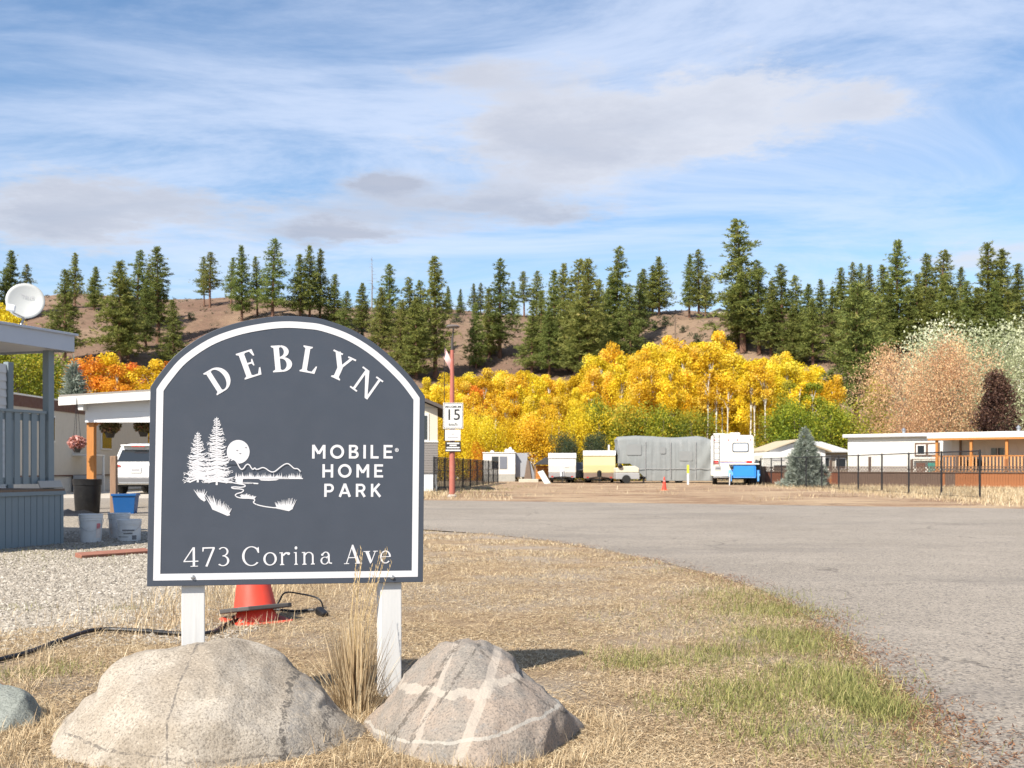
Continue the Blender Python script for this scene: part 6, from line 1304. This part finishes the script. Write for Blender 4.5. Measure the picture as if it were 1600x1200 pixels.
def box_trailer(px, d, W, H_, label, body, roofm, low, lowh, L=4.2, script=False, vent=True, z0=.35):
    t = thing('travel_trailer', label, 'trailer', lot(px, d), -math.atan2(px - CX, F))
    p = [(0.06, z0 + lowh), (-.02, z0 + lowh + .5), (.02, H_ - .28), (.18, H_ - .06), (.5, H_), (L - .3, H_), (L, H_ - .3), (L, z0 + lowh)]
    MB().prism(p, (-W / 2, 0, 0), (0, 1, 0), (0, 0, 1), (W, 0, 0)).build('body', body, t, bevel=.04); MB().prism([(-.035, H_ - .30), (.165, H_ - .05), (.5, H_ + .015), (L - .3, H_ + .015), (L - .3, H_ + .03), (.48, H_ + .04), (.13, H_ - .02), (-.05, H_ - .29)], (-W / 2 - .01, 0, 0), (0, 1, 0), (0, 0, 1), (W + .02, 0, 0)).build('roof', roofm, t)
    MB().prism([(.10, z0), (.06, z0 + lowh - .003), (L, z0 + lowh - .003), (L, z0)], (-W / 2 + .02, 0, 0), (0, 1, 0), (0, 0, 1), (W - .04, 0, 0)).build('lower_panel', low, t, bevel=.02)
    for x in (-W / 2 + .2, W / 2 - .2): wheel(t, (x, L * .55, .32), .32, .2)
    MB().tube([(-W * .3, .1, z0 + .02), (0, -1.0, .42)], .045, 6).build('drawbar', BLACKMETAL, t); MB().tube([(W * .3, .1, z0 + .02), (0, -1.0, .42)], .045, 6).build('drawbar', BLACKMETAL, t)
    MB().lathe([(.14, 0), (.15, .38), (.06, .46)], 14, (.0, -.35, z0 + .08)).build('gas_bottle', PLASTIC_W if script else BLACK, t, True); MB().tube([(0, -.95, .0), (0, -.95, .75)], .035, 6).build('jack', BLACKMETAL, t)
    for x in (-W * .36, W * .36): MB().box((x, -.04, z0 + .08), (.14, .03, .08)).build('marker_light', LENSR, t)
    if vent: MB().tube([(W * .30, .9, H_), (W * .30, .9, H_ + .42)], .06, 8).build('vent_pipe', WHITE, t, True)
    if script:
        for zz, xx, ww in ((1.30, .0, .62), (1.06, .28, .22)): MB().box((xx, -.022, zz), (ww, .012, .05)).build('faded_print', mat('faded_print', (.55, .55, .53), .5, .2, 12, bump=0), t)
    MB().box((0, L / 2, z0 - .06), (W * .8, L - .3, .1)).build('chassis', RUBBER, t); return t
box_trailer(878.5, 71., 1.80, 1.93, 'small white box trailer with a grey lower panel beside the gazebo', RVW, RVW, GREYP, .32, script=True, vent=False)
box_trailer(936.5, 71., 2.10, 2.10, 'pale yellow travel trailer with a white roof next to the covered camper', CREAMP, RVW, mat('brown_panel', (.22, .16, .125), .6, .1, 3), .36, z0=.30)
def build_park_model():
    d = 79.; s = F / d; t = thing('white_trailer', 'white park trailer with two dark windows beyond the screened fence', 'trailer', lot(780, d), R(1)); W, L, H_ = 2.35, 7., EYE + (YH - 708) / s
    MB().box((0, L / 2, (H_ + .5) / 2), (W, L, H_ - .5)).build('body', RVW, t, bevel=.03); MB().box((0, L / 2, H_ + .03), (W + .1, L + .1, .07)).build('roof', WHITE, t, bevel=.02)
    MB().box((0, L / 2, .25), (W - .05, L - .05, .5)).build('skirting', mat('stone_skirt', (.34, .33, .29), .9, .35, 6), t)
    for x, w in ((-.30, .46), (.30, .50)): f = MB().box((x, -.012, 1.38), (w + .06, .03, .92)).build('window', GREYP, t); MB().box((x, -.03, 1.38), (w, .02, .86)).build('pane', GLASS if x < 0 else mat('grey_curtain', (.16, .17, .20), .2, .1), f)
    MB().box((W / 2 + .45, 3.2, 1.2), (.9, 5.4, 1.75)).build('awning_room', mat('grey_canvas', (.30, .31, .33), .8, .15, 3), t, bevel=.02)
    for x, y, h in ((-.5, 1, .15), (.55, .9, .26), (.85, 2.2, .42), (1.0, 1.6, .2)): MB().lathe([(.14, 0), (.15, h * .7), (.05, h)], 12, (x, y, H_ + .06)).build('roof_vent', PLASTIC_W, t, True)
    # white camper behind with a red band
    d = 84.; t = thing('white_camper', 'white camper with a red stripe standing behind the gazebo', 'camper', lot(842, d)); W = 1.9
    MB().prism([(0, .5), (5, .5), (5, 1.4), (4.2, 2.05), (0, 2.25)], (-W / 2, 0, 0), (0, 1, 0), (0, 0, 1), (W, 0, 0)).build('body', RVW, t, bevel=.08); MB().box((-.1, -.012, 1.88), (1.3, .02, .16)).build('stripe', REDINK, t); MB().box((.3, -.02, 1.72), (.9, .02, .06)).build('stripe', mat('blue_band', (.08, .10, .30), .5), t)
    for x in (-.7, .7): wheel(t, (x, 1.6, .34), .34, .2); wheel(t, (x, 3.8, .34), .34, .2)
    MB().box((0, .8, 2.3), (.5, .5, .22)).build('roof_vent', PLASTIC_W, t, bevel=.04)
    # leaning ladder-like tent frame
    t = thing('tarp_shelter', 'brown and grey tarp draped over a frame by the white trailer', 'shelter', lot(826, 78.)); MB().prism([(-.35, 0), (.25, 0), (.05, 1.5), (-.1, 1.55)], (0, 0, 0), (1, 0, 0), (0, 0, 1), (0, 1.5, 0)).build('tarp', mat('brown_tarp', (.16, .115, .085), .85, .3, 4), t, bevel=.03); MB().prism([(.24, 0), (.62, 0), (.14, 1.45), (.06, 1.45)], (0, .1, 0), (1, 0, 0), (0, 0, 1), (0, 1.2, 0)).build('canvas', mat('grey_tarp', (.24, .25, .27), .8, .15, 4), t, bevel=.02)
    # gazebo
    d = 75.; t = thing('gazebo', 'small gazebo with a dark pitched canopy over wooden boards', 'gazebo', lot(850, d)); w = 1.3
    MB().prism([(-.68, 1.22), (.68, 1.22), (.5, 1.62), (.1, 1.72)], (0, -.1, 0), (1, 0, 0), (0, 0, 1), (0, 1.9, 0)).build('canopy', mat('charcoal_canopy', (.035, .037, .042), .7), t, bevel=.02)
    for x in (-.6, .6):
        for y in (0, 1.7): MB().box((x, y, .61), (.07, .07, 1.22)).build('post', OLDWOOD, t)
    for k in range(5): MB().box((0, 1.5, .30 + k * .19), (1.12, .03, .18)).build('wall_board', CEDAR, t)
    t = thing('leaning_sheet', 'white sheet panel leaning on the ground by the white trailer', 'panel', lot(850.5, 68.)); MB().prism([(-.42, .74), (-.08, .86), (.40, .03), (0, .0)], (0, 0, 0), (1, .0, 0), (0, .25, 1), (0, .05, 0)).build('sheet', mat('pale_panel', (.50, .54, .50), .5, .06, 3), t)
    for px, w in ((818, .9), (833, 1.0)):
        t = thing('concrete_block', 'pale concrete kerb block in front of the gazebo' if px > 820 else 'pale concrete kerb block beside the grey tarp', 'block', lot(px, 74.)); MB().box((0, 0, .12), (w * .72, .3, .24)).build('block', mat('pale_block', (.46, .41, .33), .9), t, bevel=.03)
build_park_model()
def build_small_vehicles():
    t = thing('tent_trailer', 'low cream tent trailer with a grey side between the yellow trailer and covered camper', 'trailer', lot(981, 69.)); W = 1.5
    MB().box((0, .9, .48), (W, 1.8, .42)).build('tub', GREYP, t, bevel=.04); MB().prism([(-.74, .70), (.70, .70), (.72, .98), (.45, 1.12), (-.35, 1.1), (-.46, 1.02), (-.74, 1.0)], (0, .02, 0), (1, 0, 0), (0, 0, 1), (0, 1.75, 0)).build('folded_tent', mat('cream_canvas', (.55, .50, .38), .8, .12, 3), t, bevel=.05)
    wheel(t, (-.1, -.06, .28), .27, .16, PLASTIC_W, 'y'); wheel(t, (-.1, 1.86, .28), .27, .16, PLASTIC_W, 'y'); MB().tube([(.74, .9, .4), (1.25, .9, .4)], .04, 6).build('drawbar', BLACKMETAL, t); MB().box((-.50, -.0, 1.12), (.30, .3, .24)).build('bag', BLACK, t, bevel=.08)
    t = thing('parked_car', 'dark blue car parked between the white and yellow trailers', 'car', lot(906, 74.)); Bc = mat('dark_car_paint', (.035, .045, .065), .25, .05, bump=0, spec=.6)
    MB().prism([(-.78, .3), (.78, .3), (.80, .8), (.62, .92), (-.62, .92), (-.80, .8)], (0, 0, 0), (1, 0, 0), (0, 0, 1), (0, 4.1, 0)).build('body', Bc, t, bevel=.08); MB().prism([(.5, .9), (3.1, .9), (2.5, 1.38), (1.1, 1.40)], (-.62, 0, 0), (0, 1, 0), (0, 0, 1), (1.24, 0, 0)).build('cabin', GLASS, t, bevel=.05)
    for x in (-.7, .7):
        for y in (.8, 3.3): wheel(t, (x, y, .31), .31, .2)
        MB().box((x * .85, -.01, .66), (.26, .04, .14)).build('tail_light', LENSR, t)
    cone(G(1038, 766), 0, R(20), 'small orange traffic cone with a white top in the dirt lot', .70, base_m=None, sc=.85).children[0].data.materials[0] = mat('orange_cone', (.70, .13, .035), .5, .08)
    cn = [o for o in bpy.data.objects if o.get('label', '').startswith('small orange')][0]; MB().lathe([(.066, .47), (.044, .60)], 20, cap=False).build('white_band', PLASTIC_W, cn, True)
    g = G(1075, 757.5); t = thing('marker_post', 'thin white marker post with a yellow top before the covered camper', 'post', g); MB().box((0, 0, .55), (.12, .07, 1.1)).build('post', PLASTIC_W, t, bevel=.01); MB().box((0, 0, .92), (.124, .074, .50)).build('yellow_sleeve', mat('yellow_plastic', (.62, .55, .04), .5), t, bevel=.01)
    t = thing('small_camper', 'rounded white camper trailer beyond the end of the black fence', 'camper', lot(1214, 70.)); MB().prism([(-1.0, .45), (1.0, .45), (1.0, 2.02), (-.55, 2.02), (-.85, 1.85), (-1.0, 1.2)], (0, 0, 0), (1, 0, 0), (0, 0, 1), (0, 4, 0)).build('body', RVW, t, bevel=.1, seg=4)
    MB().box((.1, -.012, 1.5), (.8, .02, .07)).build('stripe', GREYINK, t); f = MB().box((.25, -.02, .98), (.9, .02, .36)).build('window', BLACKMETAL, t); MB().box((.25, -.034, .98), (.8, .01, .28)).build('pane', GLASS, f)
    for x in (-.75, .75): wheel(t, (x, 2, .33), .33, .2)
    MB().box((0, 2, .42), (1.6, 3.6, .12)).build('chassis', RUBBER, t)
    t = thing('timber_post', 'rough split timber post at the end of the chain-link fence', 'post', G(1193, 756.5)); MB().box((0, 0, .55), (.30, .22, 1.1), .3).build('post', OLDWOOD, t, bevel=.03)
build_small_vehicles()

# ---------------------------------------------------------------- right: fences, houses, mobile home with porch
fx = 14.6; ys = [F * fx / (p - CX) for p in (1531, 1471, 1420, 1378, 1341, 1310.5, 1284, 1259.6, 1239.5, 1221, 1205, 1188.5)]
chain_fence('chain_link_fence', 'long black chain-link fence in front of the wooden lattice fence', [(fx, y) for y in ys], 1.53, mid=False)
def build_wood_fence():
    a, b = V((15.2, 67.0)), V((27.5, 49.4)); u = (b - a).normalized(); L = (b - a).length
    t = thing('wooden_fence', 'weathered brown board fence topped with diagonal lattice', 'fence', (a.x, a.y, 0), math.atan2(u.y, u.x)); w = .145; n = int(L / w)
    RW = mat('red_stained_boards', (.155, .055, .028), .8, .35, 3, dirt=(.06, .035, .025), dirt_amt=.6, stretch=(5, 5, .5)); GW = mat('grey_brown_boards', (.115, .075, .055), .85, .35, 3, dirt=(.05, .04, .032), dirt_amt=.6, stretch=(5, 5, .5)); OW = mat('orange_brown_boards', (.26, .10, .038), .8, .35, 3, dirt=(.09, .045, .025), dirt_amt=.6, stretch=(5, 5, .5))
    me = MB().box((0, 0, 0), (w - .008, .022, .70)).mesh('board'); me.materials.append(RW)
    for k in range(n):
        x = (k + .5) * w; o = link_mesh('board', me, None, t, (x, random.uniform(-.004, .004), .40 + random.uniform(-.008, .008))); q = x / L; m = RW if q < .28 or q > .86 else (GW if q < .62 else OW)
        if random.random() < .07: m = random.choice((RW, GW, OW))
        o.material_slots[0].link = 'OBJECT'; o.material_slots[0].material = m
    MB().box((L / 2, .02, .05), (L, .05, .09)).build('bottom_rail', GW, t); MB().box((L / 2, -.03, .765), (L, .05, .06)).build('middle_rail', GW, t); MB().box((L / 2, -.03, 1.05), (L, .05, .045)).build('top_rail', GW, t)
    lt = MB(); hh = .25; k = -hh
    while k < L:
        for sg in (1, -1):
            x0, x1 = max(0, k), min(L, k + hh); 
            if x1 > x0:
                za, zb_ = (.79 + (x0 - k), .79 + (x1 - k)); 
                if sg < 0: za, zb_ = 1.83 - za, 1.83 - zb_
                d = V((x1 - x0, 0, zb_ - za)); c = V(((x0 + x1) / 2, -.02 + .006 * sg, (za + zb_) / 2)); lt.box(c, (d.length,   .008, .05), 0, 0, -math.atan2(d.z, d.x))
        k += .19
    o = lt.build('lattice', mat('lattice_wood', (.12, .085, .065), .85, .3, 5), t); o['kind'] = 'stuff'
    for k in range(9):
        x = .06 + k * (L - .12) / 8 ; MB().box((x, .055, .80 if k % 2 else .72), (.13, .09, 1.62 if k % 2 else 1.46)).build('post', GW if k < 6 else OW, t, bevel=.006)
build_wood_fence()
def build_right_home():
    a = V((21.3, 69.0)); u = V((.62, -.50)).normalized(); ang = math.atan2(u.y, u.x); L = 21.; t = thing('mobile_home', 'long white mobile home behind the lattice fence', 'mobile home', (a.x, a.y, 0), ang); D = 4.; H_ = 2.98
    MB().box((L / 2, D / 2, 1.75), (L, D, 2.30)).build('wall', RVW, t); MB().box((L / 2, D / 2, .3), (L - .1, D - .1, .6)).build('skirting', WHITE2, t)
    me = MB().box((0, 0, 0), (.035, .02, 2.26)).mesh('panel_rib')
    for k in range(int(L / .61)): link_mesh('panel_rib', me, RVW, t, (.3 + k * .61, -.008, 1.75))
    MB().box((L / 2, D / 2, H_ + .05), (L + .5, D + .5, .16)).build('roof', WHITE, t, bevel=.02); MB().box((L / 2, -.262, H_ - .055), (L + .5, .03, .06)).build('drip_edge', GREYP, t)
    ux = lambda px: (lambda k: ((k * a.y - a.x) / (u.x - k * u.y)))((px - CX) / F)
    x = ux(1449); f = MB().box((x, -.03, 2.12), (1.5, .06, .82)).build('window', mat('brown_frame', (.13, .085, .06), .7), t, bevel=.01)
    for dx in (-.36, .36): q = MB().box((x + dx, -.062, 2.10), (.56, .03, .62)).build('sash', WHITE, f); MB().box((x + dx, -.08, 2.10), (.40, .02, .50)).build('pane', GLASS if dx < 0 else PALEGLASS, f)
    sh = MB().box((x, -.28, 1.52), (1.6, .34, .05)).build('window_shelf', OLDWOOD, t)
    x = ux(1559); f = MB().box((x, -.03, 1.95), (.8, .05, .5)).build('window', WHITE, t, bevel=.01)
    for dx in (-.19, .19): MB().box((x + dx, -.06, 1.95), (.32, .03, .40)).build('pane', GLASS, f)
    for k, px in enumerate((1398, 1580)): MB().lathe([(.10, 0), (.10, .25), (.16, .26), (.02, .42)], 12, (ux(px), 1.6, H_ + .12)).build('roof_vent', STEEL, t, True)
    # covered deck in front
    x0 = ux(1478); x1 = L; dp = 2.6; dk = .62
    p = thing('covered_deck', 'cedar deck with pale roof and orange balusters before the mobile home', 'deck', t.location, ang); zr = 2.72
    rf = MB().box(((x0 + x1) / 2, -dp / 2 - .25, zr + .07), (x1 - x0 + .3, dp + .3, .14), 0, R(1)).build('roof', WHITE, p, bevel=.02); MB().box(((x0 + x1) / 2, -dp - .36, zr - .06), (x1 - x0 + .2, .06, .14)).build('fascia', CEDAR, rf)
    MB().box(((x0 + x1) / 2, -dp / 2 - .2, dk - .04), (x1 - x0, dp, .10)).build('floor', CEDAR, p)
    for k in range(6): xx = x0 + .35 + k * 1.9; MB().box((xx, -dp - .18, zr / 2), (.14, .14, zr - .02)).build('post', CEDAR, p, bevel=.008)
    MB().box((x0 + .95, -.35, zr / 2), (.12, .12, zr - .02)).build('post', OLDWOOD, p)
    MB().box(((x0 + x1) / 2, -dp - .18, dk + 1.05), (x1 - x0 - .2, .14, .05)).build('handrail', CEDAR, p); MB().box(((x0 + x1) / 2, -dp - .18, dk + .14), (x1 - x0 - .2, .05, .09)).build('bottom_rail', CEDAR, p)
    me = MB().box((0, 0, 0), (.075, .03, .88)).mesh('baluster'); xx = x0 + .5
    LC = mat('light_cedar', (.50, .26, .11), .65, .2, 4)
    while xx < x1 - .1: link_mesh('baluster', me, LC, p, (xx, -dp - .22, dk + .62)); xx += .185
    me2 = MB().box((0, 0, 0), (.14, .02, dk - .1)).mesh('skirt_board'); xx = x0 + .1
    while xx < x1: link_mesh('skirt_board', me2, CEDAR, p, (xx, -dp - .16, dk / 2 - .05)); xx += .15
    MB().prism([(-.5, dk), (.5, dk), (.5, 1.2), (.35, 1.45), (0, 1.56), (-.35, 1.45), (-.5, 1.2)], (x0 + 1.9, -1.2, 0), (1, 0, 0), (0, 0, 1), (0, .5, 0)).build('barbecue', BLACK, p, bevel=.05)
    W2 = t.matrix_basis.copy()
    def ch(off, m, lab):
        c = thing('garden_chair', lab, 'chair', V((a.x, a.y, 0)) + V((u.x * off[0] - u.y * 0 + off[1] * (-u.y), u.y * off[0] + off[1] * u.x, 0)), ang + R(200))
        MB().box((0, 0, .42), (.5, .5, .05)).build('seat', m, c, bevel=.01)
        for k in range(5): MB().box((-.2 + k * .1, .28, .85), (.085, .03, .9), 0, R(-12)).build('slat', m, c)
        for sx in (-.24, .24):
            for sy in (-.22, .22): MB().box((sx, sy, .2), (.07, .07, .42)).build('leg', m, c)
            MB().box((sx * 1.15, 0, .64), (.1, .6, .04)).build('arm', m, c)
    ch((x0 - .1, -2.2), mat('teal_paint', (.06, .26, .22), .6), 'teal garden chair at the end of the cedar deck'); ch((x0 - .9, -1.8), mat('rust_metal', (.16, .075, .05), .7), 'rusty brown chair under the window of the white mobile home')
build_right_home()
def build_garage():
    d = 74.; s = F / d; cx = (1246 - CX) / s; t = thing('garage', 'white gabled garage partly behind the bushy blue spruce', 'garage', (cx, d, 0)); zw = EYE + (YH - 703) / s; half = 1.9; za = EYE + (YH - 688) / s
    MB().prism([(-half, 0), (half, 0), (half, zw), (0, za - .12), (-half, zw)], (0, 0, 0), (1, 0, 0), (0, 0, 1), (0, 6, 0)).build('wall', WHITE2, t)
    for sx in (-1, 1): MB().prism([(sx * (half + .35), zw - .14), (0, za - .02), (0, za + .08), (sx * (half + .35), zw - .04)], (0, -.25, 0), (1, 0, 0), (0, 0, 1), (0, 6.5, 0)).build('roof', mat('tan_roof_edge', (.40, .34, .24), .8), t)
    MB().box((-.2, -.02, .95), (2.4, .03, 1.8)).build('door', WHITE, t); 
    for k in range(4): MB().box((-.2, -.04, .28 + .44 * k), (2.34, .02, .41)).build('door_panel', RVW, t, bevel=.006)
    d = 78.; s = F / d; x0, x1 = (1266 - CX) / s, (1326 - CX) / s; t = thing('beige_house', 'small beige house with a grey hipped roof behind the garage', 'house', ((x0 + x1) / 2, d, 0)); w = x1 - x0; ze = EYE + (YH - 703.5) / s; zp = EYE + (YH - 688) / s
    BG = mat('beige_stucco', (.33, .29, .24), .8, .06, 2); MB().box((.1, 2.5, ze / 2), (w - .5, 5., ze)).build('wall', BG, t)
    e = w / 2; MB().add([(-e, -.5, ze - .05), (e, -.5, ze - .05), (e, 5.5, ze - .05), (-e, 5.5, ze - .05), (-e * .75, 2.0, zp), (e * .05, 2.4, zp - .02), (-e, -.5, ze - .15), (e, -.5, ze - .15), (e, 5.5, ze - .15), (-e, 5.5, ze - .15)], [(0, 1, 5, 4), (1, 2, 5), (2, 3, 4, 5), (3, 0, 4), (6, 7, 1, 0), (7, 8, 2, 1), (8, 9, 3, 2), (9, 6, 0, 3), (9, 8, 7, 6)]).build('roof', mat('pale_shingles', (.42, .43, .44), .8, .1, 5), t)
    f = MB().box((-.3, -.02, .95), (.8, .05, 1.9)).build('door', WHITE, t); MB().box((-.3, -.05, 1.35), (.5, .03, .7)).build('pane', GLASS, f); f = MB().box((.8, -.02, 1.3), (.8, .05, .8)).build('window', WHITE, t); MB().box((.8, -.05, 1.3), (.66, .03, .66)).build('pane', GLASS, f)
    t = thing('white_shed', 'white shed roof peak rising between the beige house and mobile home', 'shed', ((1318 - CX) / F * 84, 84., 0)); zz = EYE + (YH - 693) / F * 84; MB().prism([(-1.4, 0), (1.6, 0), (1.6, zz - .55), (-.6, zz), (-1.4, zz - .4)], (0, 0, 0), (1, 0, 0), (0, 0, 1), (0, 4, 0)).build('wall', WHITE2, t, bevel=.02); MB().box((.1, -.02, .9), (.9, .04, 1.8)).build('door', RVW, t)
build_garage()
def build_hilltop():
    p = on_hill(1092, 494); y = 303.; t = thing('hilltop_fence', 'long pale timber fence on the hill crest behind the pair of pines', 'fence', ((1060 - CX) / F * y, y, float(hz((1092 - CX) / F * y, y)) - .1)); L = 74 / F * y
    for k in range(9): MB().box((k * L / 8, 0, .8), (.18, .18, 1.7)).build('post', WHITE, t)
    for z in (.5, 1.0, 1.45): MB().box((L / 2, -.1, z), (L, .06, .26)).build('rail', mat('pale_rail', (.52, .45, .33), .7), t)
    y = 318.; t = thing('hilltop_house', 'grey house with a pale wall just visible on the hill crest', 'house', ((1124 - CX) / F * y, y, float(hz((1124 - CX) / F * y, y)) - .2), R(10)); zw = 3.0
    MB().prism([(-4.5, 0), (4.5, 0), (4.5, zw), (0, zw + 2.2), (-4.5, zw)], (0, 0, 0), (1, 0, 0), (0, 0, 1), (0, 8, 0)).build('wall', mat('grey_house_wall', (.30, .31, .32), .7), t)
    for sx in (-1, 1): MB().prism([(sx * 5.1, zw - .3), (0, zw + 2.25), (0, zw + 2.5), (sx * 5.1, zw - .05)], (0, -.5, 0), (1, 0, 0), (0, 0, 1), (0, 9, 0)).build('roof', mat('grey_green_roof', (.16, .18, .18), .8), t)
    for x in (-2, 1.5): f = MB().box((x, -.03, 1.6), (1.3, .1, 1.2)).build('window', WHITE, t); MB().box((x, -.08, 1.6), (1.1, .06, 1.0)).build('pane', GLASS, f)
    p = on_hill(1055, 540); t = thing('utility_pole', 'dark wooden utility pole on the open slope above the aspens', 'pole', p); h = (540 - 492) / F * p.y; MB().tube([(0, 0, 0), (0, 0, h)], [.16, .11], 8).build('pole', OLDWOOD, t); MB().box((0, 0, h - .5), (1.6, .1, .12)).build('crossarm', OLDWOOD, t)
build_hilltop()
